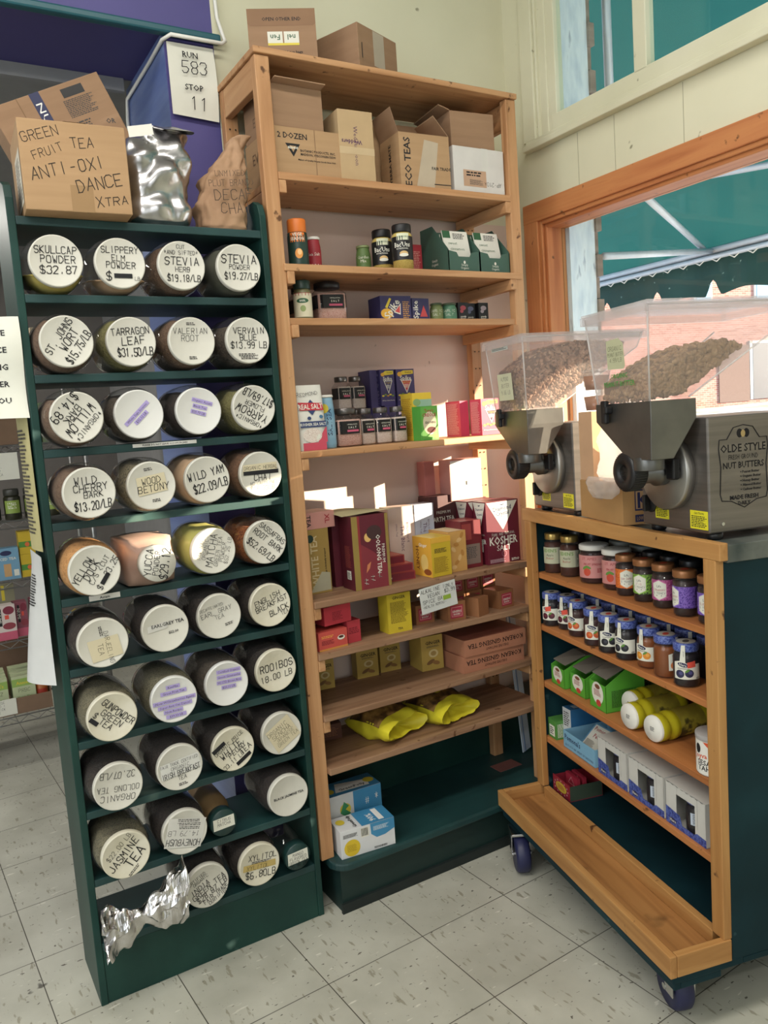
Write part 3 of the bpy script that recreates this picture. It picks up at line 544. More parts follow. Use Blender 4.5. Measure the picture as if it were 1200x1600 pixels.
# the odd containers on the rack
def jug(x, y, z, label):
    t = empty('plastic_jug', (x, y, z+.0004), .04, label, 'jug'); w = .064; pk = mat('#b08a78', .7)
    def ring(r, q): return [(r, q)]
    PJ = ramp_mat('pink_jug', (6, 6, 6), [(.3, '#a98a7c'), (.7, '#c0a294')], .3, 1, 4)
    b = MB(); prof = [(.038, .012), (.04, .03), (.058, .055), (.066, .075), (.066, .2), (.06, .215), (.002, .215)]
    def sq(p):
        d = Vector((p.x, 0, p.z-w)); m = max(abs(d.x), abs(d.z)) or 1; k = d.length/m
        s = 1+(k-1)*.75*min(1, max(0, (p.y-.03)/.05)); return Vector((p.x*s*1.0, p.y, w+(p.z-w)*s*.97))
    b.lathe(prof, PJ, (0, 0, w), (0, 1, 0), 40, fn=sq, cap=False); b.build('jug_body', t)
    b = MB(); r = .046; b.lathe([(r*.9, .03), (r, .028), (r, .003), (r*.96, 0), (.003, 0)], LIDW, (0, 0, w), (0, 1, 0), 36)
    F0 = FR((0, 0, w), (1, 0, 0), (0, 0, 1)); c, s = math.cos(1.35), math.sin(1.35); F = lambda u, v, e: F0(u*c-v*s, u*s+v*c, e)
    b.lines(F, ['YUCCA', ('POWDER', .75), ('$29.12', 1.2)], 0, .034, .017, INK, 'H', 'c', 1.3, .075); b.build('lid', t)
jug(.507, 1.995, zs[5], 'squarish pinkish plastic jug of yucca powder lying in the fifth row')
def bottle_small(x, y, z, tx, label, bodym, r=.038, name='tea_bottle'):
    t = empty(name, (x, y, z+.0004), .0, label, 'bottle'); c = (0, 0, .046)
    MB().lathe([(.03, .02), (.032, .05), (.044, .085), (.046, .1), (.046, .2), (.04, .21), (.002, .21)], bodym, c, (0, 1, 0), 30, cap=False).build('bottle_body', t)
    b = MB(); b.lathe([(r*.9, .034), (r, .032), (r, .004), (r*.94, 0), (.003, 0)], mat('#1d3a38', .4), c, (0, 1, 0), 36); l = b.build('cap', t)
    F = FR(c, (1, 0, 0), (0, 0, 1)); b = MB(); s = r*.8; b.poly(F, [(-s, -s*.55), (s, -s*.45), (s*.97, s*.62), (-s*.98, s*.5)], PAPER); b.lines(F, tx, 0, s*.42, s*.26, INK, 'H', 'c', 1.35, s*1.8); b.build('paper_label', l)
bottle_small(.625, 2.05, zs[9], ['CITRUS', 'MATCHA'], 'small bottle with green cap labelled citrus matcha, among the black teas', mat('#9a7d58', .5))
bottle_small(.833, 2.052, zs[10], ['MANGO', 'FLAVORED', 'GREEN TEA', '25.95 LB'], 'small glass bottle with green cap labelled mango flavored green tea, bottom row', GLASS, .04)
# strip labels stuck to shelf edges
def strip(x0, x1, z0, z1, t, lab):
    b = MB(); b.box((x0, RY-.0016, z0), (x1, RY-.0004, z1), WHITE); F = FR((x0, RY-.0016, z0), (1, 0, 0), (0, 0, 1)); b.text(F, t, (x1-x0)/2, (z1-z0)/2, (z1-z0)*.5, INK, 'b', 0, 'c', (x1-x0)*.92)
    o = b.build('shelf_strip'); return tag(o, lab, 'sign')
strip(.49, .655, 1.4255, 1.4345, 'PLEASE DO NOT LEAVE SCOOPS IN JARS', 'narrow white strip asking not to leave scoops, stuck on a green shelf edge')
strip(.345, .42, 1.055, 1.068, 'Assam', 'small white assam strip on the green shelf edge above darjeeling')
# crumpled things -----------------------------------------------------------
def sack(name, label, cat, loc, rings, mt, n=40, m=28, amp=.012, fr=14, rz=0, sq=2.6, seed=0, dec=None, cap=True):
    """bag lofted through rings (x, y, z, half width, half depth), creased with noise"""
    def P(u, v):
        t = v*(len(rings)-1); i = min(int(t), len(rings)-2); f = t-i; q = [a+(c-a)*f for a, c in zip(rings[i], rings[i+1])]
        a = 2*PI*u; c, s = math.cos(a), math.sin(a); k = (abs(c)**sq+abs(s)**sq)**(-1/sq)
        p = Vector((q[0]+q[3]*c*k, q[1]+q[4]*s*k, q[2])); e = min(1, 3*min(v, 1-v)+.25)
        nv = p*fr+Vector((seed*7.1, 0, 0)); d = (abs(noise.noise(nv))-.25)*2*amp+noise.noise(p*fr*2.7)*amp*.5
        o = Vector((c, s, 0))*d*e; r = p+o; r.z = max(r.z, .0005); return r
    b = MB(); b.grid(P, n, m, mt)
    if cap:
        k = len(b.v); b.f.append(tuple(range(n))[::-1]); b.mi.append(b.m(mt)); b.sm.append(False)
    if dec: dec(b)
    o = b.build(name, None, loc, rz); return tag(o, label, cat)
Z0 = zs[0]
FOILM = ramp_mat('mylar', (10, 10, 10), [(.3, '#a9a7a8'), (.7, '#d0cfd0')], .27, 1, 4, .35, .6, .97)
sack('foil_bag', 'large shiny foil bag standing on top of the green rack', 'bag', (.634, 2.15, Z0+.001),
     [(0, 0, 0, .07, .07), (-.003, 0, .012, .082, .08), (-.004, 0, .08, .086, .082), (.0, 0, .16, .084, .08), (.015, .0, .215, .082, .06), (.03, .0, .25, .07, .03), (.045, -.02, .258, .05, .02), (.06, -.06, .24, .04, .014)], FOILM, 60, 44, .016, 13, 0, 3.2, 2,
     lambda b: b.poly(FR((-.075, -.095, .2), (.96, -.28, 0), (0, .45, .89)), [(0, 0), (.06, .01), (.062, .045), (.002, .035)], mat('#d9d6cc', .5)))
PB = ramp_mat('kraft_paper', (12, 12, 12), [(.3, '#98765a'), (.6, '#ab886a'), (.8, '#b69474')], .8, 1, 6, .8)
def pbdec(b):
    F = FR((-.07, -.083, .02), (.97, .02, .0), (.1, .18, .97))
    b.lines(F, [('UNMIXED', .55), ('PLUT BRAND)', .6), 'DECAF', 'CHAI'], .07, .135, .028, mat('#4a3a30', .8, 0, 0), 'h', 'c', 1.35, .13, .12)
sack('paper_bag', 'crumpled brown paper bag with pen writing and twisted top on the green rack', 'bag', (.806, 2.13, Z0+.001),
     [(0, 0, 0, .058, .055), (-.004, 0, .01, .064, .06), (-.002, 0, .07, .064, .058), (.012, 0, .13, .058, .05), (.03, 0, .175, .046, .036), (.046, 0, .21, .034, .026), (.056, -.005, .235, .026, .02), (.066, -.012, .250, .026, .016), (.078, -.018, .258, .020, .010)], PB, 60, 60, .012, 24, 0, 3.2, 5, pbdec)
# two cartons on the rack
def dbig(b, q, w, d, h):
    f = q['f']; pen = mat('#2e2620', .8, 0, 0)
    b.rect(f, .10, 0, .15, h*.3, mat('#96764f', .6)); b.rect(q['t'], .1, 0, .15, d, mat('#96764f', .6))
    for t, x, y, hh, ro in (('GREEN', .045, .168, .021, .3), ('FRUIT', .058, .132, .018, .4), ('TEA', .135, .156, .022, .12), ('ANTI-OXI', .098, .098, .026, .24), ('DANCE', .165, .068, .027, .22), ('Xtra', .19, .03, .023, .15)): b.text(f, t, x, y, hh, pen, 'h', ro)
    l = q['l']; b.rect(l, .08, .02, .2, .14, mat('#c9c1b0', .7)); b.bars(l, .09, .03, .19, .13, 6, SMALL, 3)
cb = carton('carton', 'brown cardboard carton with green fruit tea pen writing on the green rack', 'box', (.415, 2.0, Z0+.0005), .236, .215, .2, CARD, dbig, -.03, None, .002)
cb.rotation_euler = (0, 0, -.05)
def dnumi(b, q, w, d, h):
    f = q['f']; b.rect(f, .105, 0, .132, h, NAVY); b.text(f, 'NUMI', .1185, h-.07, .017, WHITE, 'p', -PI/2, sx=1.5)
    b.rect(f, .185, h-.035, .245, h-.013, BLACK); b.bars(f, .178, h-.085, .26, h-.04, 6, SMALL, 4); b.bars(f, .18, h-.14, .23, h-.095, 4, SMALL, 6); b.text(f, 'OR', .27, h-.12, .012, SMALL, 'b', -.3); b.rect(f, .07, 0, .072, h, mat('#7d6044', .8))
o = carton('carton', 'tilted cardboard carton with dark blue band leaning behind another on the rack', 'box', (.462, 2.2, Z0+.198), .30, .085, .33, CARD2, dnumi, 0, None, .002)
o.rotation_euler = (0, -.44, .0); o.location = (.552, 2.262, Z0+.0715)
# paper notes on the left side of the rack
def sheet(name, label, fn, mt, nu=10, nv=14, dec=None):
    b = MB(); b.grid(fn, nu, nv, mt); b.grid(lambda u, v: Vector(fn(u, v))+Vector((.0004, .0008, 0)), nu, nv, mt)
    if dec: dec(b, lambda x, y, e: Vector(fn(x, y))+Vector((0, -.0006-e, 0)))
    o = b.build(name); return tag(o, label, 'sign')
def n1(u, v): return Vector((.135+.125*u, 2.065+.10*(1-u)**1.5+.012*math.sin(6*v), 1.755-.005*u-(1-v)*.235+.02*(1-u)*0))
sheet('paper_notice', 'white distancing notice with bold black words taped to the green rack side', n1, PAPER, 10, 12, lambda b, F: [b.text(F, t, .74, .84-.165*i, .055, INK, 'b', 0, 'r', .74, 1.9) for i, t in enumerate(('PLEASE', 'DISTANCE', 'SHOPPING', 'TOGETHER', 'YOU'))])
YEL = mat('#b9b080', .7)
def n2(u, v): return Vector((.2605-.012*math.sin(PI*u)-.004, 2.09+.19*(1-u), 1.19+.335*v))
def d2(b, F):
    G2 = lambda x, y, e: Vector(n2(x, y))+Vector((-.001-e, 0, 0)); b.bars(G2, .15, .12, .9, .9, 16, SMALL, 9)
sheet('paper_poster', 'long yellowed sheet of small print on the left side of the green rack', n2, YEL, 10, 10, d2)
def n3(u, v): return Vector((.258-.055*math.sin(PI*min(1, u*1.0))*(1-v)**.8-.01, 2.07+.2*(1-u), .86+.32*v))
sheet('paper_sleeve', 'white plastic sleeve of papers hanging on the left side of the green rack', n3, mat('#cfd0cf', .4), 12, 12, lambda b, F: b.bars(lambda x, y, e: Vector(n3(x, y))+Vector((-.001-e, 0, 0)), .5, .6, .75, .85, 7, INK, 5))
# twisted foil pouch in the bottom row
b = MB()
def pouch(u, v):
    x = -.105+.21*u; k = abs(u-.46)/.54; w = .018+.062*k**.7; a = 2*PI*v
    p = Vector((x, .034*math.sin(a)*(.5+k*.6), w*math.cos(a)+x*.26-.012)); nn = p*34
    return p+Vector((.3*noise.noise(nn), noise.noise(nn+Vector((9, 2, 1))), noise.noise(nn+Vector((3, 7, 4)))))*.020*(.5+k)
b.grid(pouch, 60, 36, FOIL, False)
tag(b.build('foil_pouch', None, (.386, 2.005, .247), -.05), 'crumpled silver foil pouch twisted in the middle, in the bottom row', 'bag')
# sign hung at the doorway beam, and the cable above it
b = MB(); b.grid(lambda u, v: Vector((.773+.138*u, YB-.016-.012*math.sin(PI*v)*u, 2.36+.206*v+.008*(1-u)*(1-v))), 6, 8, PAPER)
F = FR((.773, YB-.0295, 2.360), (1, 0, 0), (0, 0, 1)); b.text(F, 'RUN', .062, .172, .016, INK, 'b'); b.text(F, '583', .07, .138, .033, INK, 'h', .05); b.text(F, 'STOP', .066, .083, .016, INK, 'b'); b.text(F, '11', .075, .04, .035, INK, 'h')
tag(b.build('paper_sign'), 'white paper run and stop sign with pen numbers hung on purple wall end', 'sign')
tag(MB().tube([(.762, 2.8, 2.3), (.762, 2.8, 2.5), (.762, 2.78, 2.56), (.764, 2.5, 2.565), (.764, 2.36, 2.570), (.78, 2.328, 2.574), (.86, 2.328, 2.574), (.93, 2.328, 2.574), (.944, 2.335, 2.585), (.944, 2.35, 2.61), (.935, 2.36, 2.66), (.928, 2.362, 2.9), (.928, 2.362, 3.3)], .0055, WHITEP).build('cable'), 'white cable running round the blue doorway corner and up the wall', 'cable')
# ------------------------------------------------------------------ goods on the bookcase
def cyl_thing(name, label, cat, p, r, h, parts, rz=0, group=None, n=32, fn=None):
    """upright round container: parts = [(part name, profile, material, decorate)]; profile in absolute (r, z)"""
    t = empty(name, p, rz, label, cat, group); made = {}
    for nm, prof, mt, dec in parts:
        par = t
        if ':' in nm: pn, nm = nm.split(':'); par = made[pn]
        b = MB()
        if prof: b.lathe(prof, mt, n=n, fn=fn)
        if dec: dec(b)
        made[nm] = b.build(nm, par)
    return t
def band(R, z0, z1, mt, a=1.0, th=-PI/2, n=28):
    """label wrapped round a cylinder; a = share of the circumference"""
    F = CYF(R, th); w = 2*PI*R*a
    return F, lambda b: b.rect(F, -w/2, z0, w/2, z1, mt, n)
def vis(p): return math.atan2(-p[1], -p[0])          # direction of the customer from p
RED_ = mat('#9c2a35', .5); ORG = mat('#d8742a', .45); GRN = mat('#2f5a3c', .5); DKG = mat('#203a33', .4); YELB = mat('#d6c23c', .5); PNK = mat('#c75a78', .5)
# --- cardboard cartons at the top
TAPEB = mat('#8f7358', .35)
def tape(b, q, w, d, h, x0=.42, x1=.58): b.rect(q['f'], w*x0, h*.55, w*x1, h, TAPEB); b.rect(q['t'], w*x0, 0, w*x1, d, TAPEB)
def d(b, q, w, dd, h):
    f = q['f']; b.poly(f, [(0, h), (0, h*.74), (w*.04, h*.70), (w*.96, h*.70), (w, h*.74), (w, h)], mat('#8a6a50', .8)); b.text(f, 'OPEN OTHER END', w/2, h*.82, .009, INK, 'b')
    b.rect(f, w*.28, h*.36, w*.50, h*.60, PAPER); b.rect(f, w*.52, h*.36, w*.74, h*.60, PAPER); b.rect(f, w*.28, h*.36, w*.74, h*.40, YELB); b.text(f, 'Fen', w*.39, h*.50, .014, GRN, 'b', PI); b.text(f, 'nel', w*.63, h*.50, .014, GRN, 'b', PI)
    b.text(f, '8 cartons x 16 tea bags', w*.5, h*.24, .008, INK, 'b'); b.text(f, 'CA 90472', w*.72, h*.14, .008, INK, 'b')
carton('carton', 'brown carton with cut window on top left of the wooden bookcase', 'box', (1.042, 2.15, 2.459), .19, .13, .152, CARD2, d, -.42, None, .0015)
def d(b, q, w, dd, h):
    b.rect(q['f'], w*.38, h*.25, w*.66, h*.98, mat('#b3a592', .3)); b.rect(q['f'], w*.08, h*.3, w*.10, h*.62, INK)
carton('carton', 'brown carton turned cornerwise on top of the bookcase near the middle', 'box', (1.345, 2.135, 2.459), .19, .16, .135, CARD2, d, .38, None, .0015)
def flaps(o, w, dd, h, specs, mt):
    """open flaps: side, length, lift angle"""
    for sd, ln, an in specs:
        b = MB(); c, s = math.cos(an), math.sin(an); t = .003
        if sd in 'lr':
            x = -w/2 if sd == 'l' else w/2; k = -1 if sd == 'l' else 1
            b.prism([(.002, x), (.002, 0)], 'x', 0, 0, mt) if False else b.add([(x, .002, h), (x+k*ln*c, .002, h+ln*s), (x+k*ln*c, dd-.002, h+ln*s), (x, dd-.002, h), (x, .002, h+t), (x+k*ln*c, .002, h+ln*s+t), (x+k*ln*c, dd-.002, h+ln*s+t), (x, dd-.002, h+t)], [(0, 3, 2, 1), (4, 5, 6, 7), (0, 1, 5, 4), (1, 2, 6, 5), (2, 3, 7, 6), (3, 0, 4, 7)], mt)
        else:
            y = 0 if sd == 'f' else dd; k = -1 if sd == 'f' else 1
            b.add([(-w/2+.002, y, h), (-w/2+.002, y+k*ln*c, h+ln*s), (w/2-.002, y+k*ln*c, h+ln*s), (w/2-.002, y, h), (-w/2+.002, y, h+t), (-w/2+.002, y+k*ln*c, h+ln*s+t), (w/2-.002, y+k*ln*c, h+ln*s+t), (w/2-.002, y, h+t)], [(0, 3, 2, 1), (4, 5, 6, 7), (0, 1, 5, 4), (1, 2, 6, 5), (2, 3, 7, 6), (3, 0, 4, 7)], mt)
        b.build('flap', o)
za = 2.1425
def d(b, q, w, dd, h):
    f = q['f']; b.text(f, '2 DOZEN', .058, h-.022, .015, INK, 'b'); b.poly(f, [(.035, .085), (.08, .085), (.058, .05)], INK); b.poly(f, [(.047, .079), (.068, .079), (.058, .062)], CARD)
    b.text(f, 'BEEHIVE', .058, .074, .006, PAPER, 'b'); b.lines(f, ['BOTANIC PRODUCTS, INC.', 'MADISON, WISCONSIN 53590'], .135, .072, .0065, INK, 'b', 'c', 1.5, .11); b.text(f, 'Makers of Quality Natural Goods Since 1960', .13, .044, .0045, INK, 'b', 0, 'c', .13); b.rect(f, .126, 0, .128, h, mat('#84664b', .8)); b.text(q['l'], 'EVOL', dd*.5, h*.6, .03, mat('#6d543f', .8), 'p')
carton('carton', 'brown carton printed 2 dozen at the left of the top box shelf', 'box', (1.063, 2.09, za), .207, .2, .128, CARD, d, 0, None, .0015)
o = carton('carton', 'plain brown open carton sitting on the 2 dozen carton', 'box', (1.043, 2.095, za+.129), .158, .19, .112, CARD2, lambda b, q, w, dd, h: b.text(q['l'], 'EVOL', dd*.55, h*.4, .026, mat('#6d543f', .8), 'p'), .02, None, .0015); flaps(o, .158, .19, .112, [('b', .06, .25), ('f', .03, .12)], CARD2)
PURT = mat('#5b3c58', .8, 0, 0)
def d(b, q, w, dd, h):
    b.text(q['f'], 'Wedderspoon', w*.48, h*.5, .013, PURT, 'p', -PI/2); b.rect(q['f'], 0, h*.38, w, h*.48, mat('#c2aa86', .3)); b.text(q['f'], 'Wedders', w*.36, h*.55, .012, PURT, 'b', PI); b.text(q['l'], '8890', dd*.3, h*.45, .012, PURT, 'p', -PI/2)
carton('carton', 'tall pale carton with purple sideways lettering on the top box shelf', 'box', (1.220, 2.085, za), .112, .12, .197, mat('#b59a74', .8), d, -.05, None, .0015)
carton('carton', 'tallest plain brown carton behind the pale carton with purple lettering', 'box', (1.345, 2.232, za), .112, .10, .236, CARD, None, -.04, None, .0015)
def d(b, q, w, dd, h):
    f = q['f']; b.text(f, 'ECO TEAS', .026, h*.47, .022, INK, 'b', PI/2, 'c', h*.9); b.poly(f, [(w*.30, 0), (w*.66, 0), (w*.78, h*.86), (w*.50, h*.90)], mat('#b3a48e', .8)); b.text(f, 'FAIR TRADE', w*.82, h*.38, .009, INK, 'b'); b.rect(f, w*.66, .012, w, .0145, INK); b.text(q['l'], 'YERBA MATE', dd*.5, h*.5, .014, INK, 'b', PI/2)
o = carton('carton', 'open brown carton with large sideways black lettering on the top box shelf', 'box', (1.456, 2.085, za), .176, .12, .158, CARD, d, -.06, None, .0015); flaps(o, .176, .12, .158, [('l', .07, 1.25), ('r', .075, 2.3), ('b', .06, 1.7)], CARD2)
def d(b, q, w, dd, h):
    f = q['f']; b.rect(f, w*.18, h*.14, w*.63, h*.5, mat('#b9977c', .7)); b.bars(f, w*.24, h*.36, w*.6, h*.48, 1, INK, 2); b.bars(f, w*.3, h*.18, w*.58, h*.3, 3, SMALL, 3); b.text(f, 'AP-210a', w*.76, h*.22, .012, INK, 'h', PI); b.rect(f, w*.55, h*.5, w*.68, h, mat('#cfccc6', .3))
carton('carton', 'white carton with brown shipping label at the right of the top box shelf', 'box', (1.662, 2.085, za), .200, .2, .139, mat('#cfcbc6', .7), d, 0, None, .0015)
o = carton('carton', 'brown open carton sitting on the white carton', 'box', (1.655, 2.10, za+.1395), .16, .17, .112, CARD2, lambda b, q, w, dd, h: b.text(q['l'], 'RT', dd*.4, h*.4, .02, SMALL, 'h'), -.10, None, .0015); flaps(o, .16, .17, .112, [('b', .04, .3), ('l', .04, .3)], CARD2)
# --- shelf of seasonings
zb = 1.8975
def shaker(name, label, p, r, h, body, capm, caph, lab, dec, clear=False, group=None, cat='bottle'):
    th = vis(p); parts = [('bottle_body', [(r*.94, 0), (r, .004), (r, h*.72), (r*.86, h-caph-.004), (r*.86, h-caph)], body, None)]
    F, fb = band(r+.0004, h*.06, h*.66, lab, 1.0, th)
    def dd(b): fb(b); dec(b, F)
    parts += [('paper_label', None, lab, dd), ('cap', [(r*.93, h-caph), (r*.95, h-caph+.002), (r*.95, h-.003), (r*.9, h)], capm, None)]
    return cyl_thing(name, label, cat, p, r, h, parts, 0, group)
OL_, = [mat('#3a3d2e', .5)]
p = (1.025, 2.125, zb); F = CYF(.0282, vis(p))
def dv(b, F): b.rect(F, -.022, .068, .022, .094, ORG, 6); b.lines(F, ['VEGE', 'SEASON'], 0, .093, .0085, PAPER, 'b', 'c', 1.35, .04); b.ell(F, .002, .036, .011, .014, mat('#e39a4a')); b.ell(F, .004, .04, .006, .008, mat('#f0c58a'))
shaker('seasoning_shaker', 'dark green shaker with bright orange cap at the left of the seasoning shelf', p, .028, .133, DKG, ORG, .042, DKG, dv)
p = (1.112, 2.2, zb)
shaker('salt_tin', 'dark red salt tube behind the orange capped shaker', p, .021, .106, RED_, WHITEP, .008, RED_, lambda b, F: (b.text(F, 'Sea Salt', .0, .055, .009, PAPER, 'p'), b.rect(F, -.015, .008, .02, .026, PAPER, 4)))
p = (1.293, 2.22, zb)
shaker('herb_tin', 'small green tin standing alone in the middle of the seasoning shelf', p, .0225, .094, mat('#5f7a44', .5), mat('#8b9a6a', .4), .007, mat('#5a7540', .5), lambda b, F: (b.lines(F, ['Garden', 'Mix'], 0, .062, .009, PAPER, 'p', 'c', 1.3), b.rect(F, -.015, .01, .02, .02, PAPER, 4)))
def bac(label, p):
    th = vis(p); r = .031; F, fb = band(r+.0006, .03, .1, BLACK, 1, th)
    YB_ = grain('#b39a4a', '#cfb868', 300)
    def dd(b):
        fb(b); b.rect(F, -.016, .088, .022, .108, mat('#d9dcc0'), 5); b.text(F, 'SEASON', .003, .098, .005, GRN, 'b'); b.text(F, "Bac'Uns", .0, .075, .014, PAPER, 'b', 0, 'c', .05); b.text(F, 'NUTRITIONAL', 0, .063, .004, PAPER, 'b'); b.ell(F, .004, .048, .013, .008, mat('#cfae72')); b.ell(F, .004, .044, .014, .005, PAPER)
    cyl_thing('seasoning_bottle', label, 'bottle', p, r, .136, [('bottle_body', [(r, 0), (r, .105), (r*.8, .113), (r*.8, .116)], YB_, None), ('paper_label', None, BLACK, dd), ('cap', [(r*.92, .113), (r*.95, .116), (r*.95, .134), (r*.9, .137)], BLACK, None)])
bac("clear bottle of yellow flakes with black label and cap in front of its twin", (1.372, 2.115, zb))
bac('bottle of yellow flakes half hidden behind its black labelled twin', (1.345, 2.19, zb))
carton('tea_box', 'small dark red box beside the yellow flake bottles', 'box', (1.477, 2.2, zb), .046, .03, .104, RED_, lambda b, q, w, dd, h: b.bars(q['f'], .006, .02, w-.005, h-.02, 7, mat('#c78a80', .6, 0, 0), 5))
def display(name, label, p, w, dd, h, mo, mi, lipf, content, rz=0, group=None, deco=None, side=None):
    """counter display box: low cut front lip, sloping sides, packets inside"""
    t = empty(name, p, rz, label, 'box', group); th = .0022; hl = h*lipf; b = MB()
    b.box((-w/2, 0, 0), (w/2, dd, th), mi)
    for x in (-w/2, w/2-th):
        pr = [(0, 0), (dd, 0), (dd, h), (dd*.55, h), (.004, hl*1.1), (0, hl)]
        b.add([(x, y, z) for y, z in pr]+[(x+th, y, z) for y, z in pr], [(0, 1, 2, 3, 4, 5), (11, 10, 9, 8, 7, 6)]+[(i, (i+1) % 6, 6+(i+1) % 6, 6+i) for i in range(6)], mo if not side else side)
    b.box((-w/2+th, dd-th, 0), (w/2-th, dd, h), mi)
    pr = [(-w/2, 0), (w/2, 0), (w/2, hl), (w*.24, hl*.92), (w*.18, hl*.72), (-w*.18, hl*.72), (-w*.24, hl*.92), (-w/2, hl)]
    b.add([(x, 0, z) for x, z in pr]+[(x, th, z) for x, z in pr], [tuple(range(8)), tuple(range(15, 7, -1))]+[(i, (i+1) % 8, 8+(i+1) % 8, 8+i) for i in range(8)], mo)
    if deco: deco(b, BX(w, dd, h), w, dd, h)
    b.build('display_tray', t)
    content(t, w, dd, h); return t
SG = mat('#3c5a4e', .5); SGL = mat('#4e6f60', .5)
def packets(t, w, dd, h):
    for k in range(4):
        b = MB(); pw = w*.8; ph = h*(.86-.05*k); 
        b.box((-pw/2, 0, 0), (pw/2, .004, ph), mat('#d8d6cc', .5)); F = FR((-pw/2, 0, 0), (1, 0, 0), (0, 0, 1)); b.rect(F, 0, ph*.82, pw*.3, ph, GRN); b.text(F, 'sweet', pw*.35, ph*.7, .010, GRN, 'p'); b.text(F, 'cinnamon', pw*.5, ph*.56, .010, GRN, 'p'); b.bars(F, pw*.4, ph*.8, pw*.9, ph*.95, 2, SMALL, k)
        o = b.build('packet'); o.location = (t.location.x+.004*(k-1), t.location.y+.012+.018*k, t.location.z+.004); o.rotation_euler = (-.22, 0, 0); tag(o, ('front' if k == 0 else 'second' if k == 1 else 'third' if k == 2 else 'rearmost')+' cream seasoning packet in the '+('left' if t.location.x < 1.64 else 'right')+' dark green display tray', 'packet', 'seasoning packets in the display trays')
def dsg(b, q, w, dd, h): b.ell(q['f'], w*.5, h*.19, .004, .005, PAPER); b.text(q['f'], 'Simply', w*.5, h*.14, .007, PAPER, 'p'); b.text(q['f'], 'Organic', w*.5, h*.08, .007, PAPER, 'p'); b.text(q['l'], 'Simply', dd*.5, h*.3, .008, PAPER, 'p'); b.text(q['l'], 'Organic', dd*.5, h*.22, .008, PAPER, 'p')
display('display_tray_box', 'left dark green display tray of seasoning packets on the seasoning shelf', (1.583, 2.085, zb), .122, .15, .155, SG, SGL, .42, packets, 0, 'green seasoning display trays', dsg)
display('display_tray_box', 'right dark green display tray of seasoning packets beside the bookcase post', (1.7065, 2.085, zb), .122, .15, .155, SG, SGL, .42, packets, 0, 'green seasoning display trays', dsg)
# --- shelf below
zc = 1.7515
def dg(b, F): b.rect(F, -.03, .066, .03, .074, RED_, 6); b.ell(F, 0, .052, .018, .007, GRN); b.ell(F, 0, .03, .008, .009, mat('#8a9a60')); b.text(F, 'BASIL', 0, .052, .005, PAPER, 'b')
shaker('herb_bottle', 'herb bottle with dark green cap and cream label at left of the shelf below', (1.026, 2.125, zc), .026, .11, mat('#6d6a4a', .4), DKG, .024, mat('#cfc9ae', .6), dg)
SALT = grain('#c79a8c', '#e0c0b4', 260); SALTW = grain('#cdb9ac', '#e6dcd2', 300)
def saltjar(label, p, w, h, fill, rz, dark=False, group='square salt jars with black labels'):
    """squarish clear jar, black label, grey screw cap"""
    t = empty('salt_jar', p, rz, label, 'jar', group); r = w/2
    def sq(pp):
        m = max(abs(pp.x), abs(pp.y)) or 1; k = 1+(Vector((pp.x, pp.y)).length/m-1)*.72*min(1, max(0, (h*.84-pp.z)/(h*.14))); return Vector((pp.x*k, pp.y*k, pp.z))
    pr = [(r*.9, 0), (r, .004), (r, h*.70), (r*.93, h*.77), (r*.74, h*.83), (r*.72, h*.87)]
    MB().lathe(pr, glassy('salt_glass', (.98, .96, .96), .05, .93, .02), n=40, fn=sq, cap=False).build('glass_body', t)
    MB().lathe([(r*.86, .002), (r*.955, .006), (r*.955, h*.66), (r*.9, h*.70), (.003, h*.71)], fill, n=40, fn=sq).build('contents', t)
    MB().lathe([(r*.80, h*.85), (r*.82, h*.86), (r*.82, h*.985), (r*.78, h)], BLACK if dark else mat('#6f6a68', .3, .8), n=32).build('cap', t)
    b = MB(); e = .0012
    s = r+e; c = s*.62; ring = [(-s, -c), (-c, -s), (c, -s), (s, -c), (s, c), (c, s), (-c, s), (-s, c)]; z0, z1 = h*.33, h*.66
    b.add([(x, y, z0) for x, y in ring]+[(x, y, z1) for x, y in ring], [(i, (i+1) % 8, 8+(i+1) % 8, 8+i) for i in range(8)], BLACK)
    F = FR((-s, -s, 0), (1, 0, 0), (0, 0, 1)); b.rect(F, s*.75, z0+.006, s*1.6, z0+.012, PNK); b.text(F, 'HIMALAYAN', s*1.15, z1-.010, .004, PAPER, 'p'); b.text(F, 'S A L T', s*1.15, z1-.019, .006, PAPER, 'b')
    b.build('paper_label', t); return t
saltjar('big pink salt jar with black cap on the shelf beside the green capped bottle', (1.140, 2.19, zc), .096, .118, SALT, -.15, True)
saltjar('dark capped salt jar half hidden behind the green capped bottle', (1.085, 2.265, zc), .062, .116, SALT, .1, True)
SPB = mat('#33305a', .5); SPP = mat('#413a68', .5)
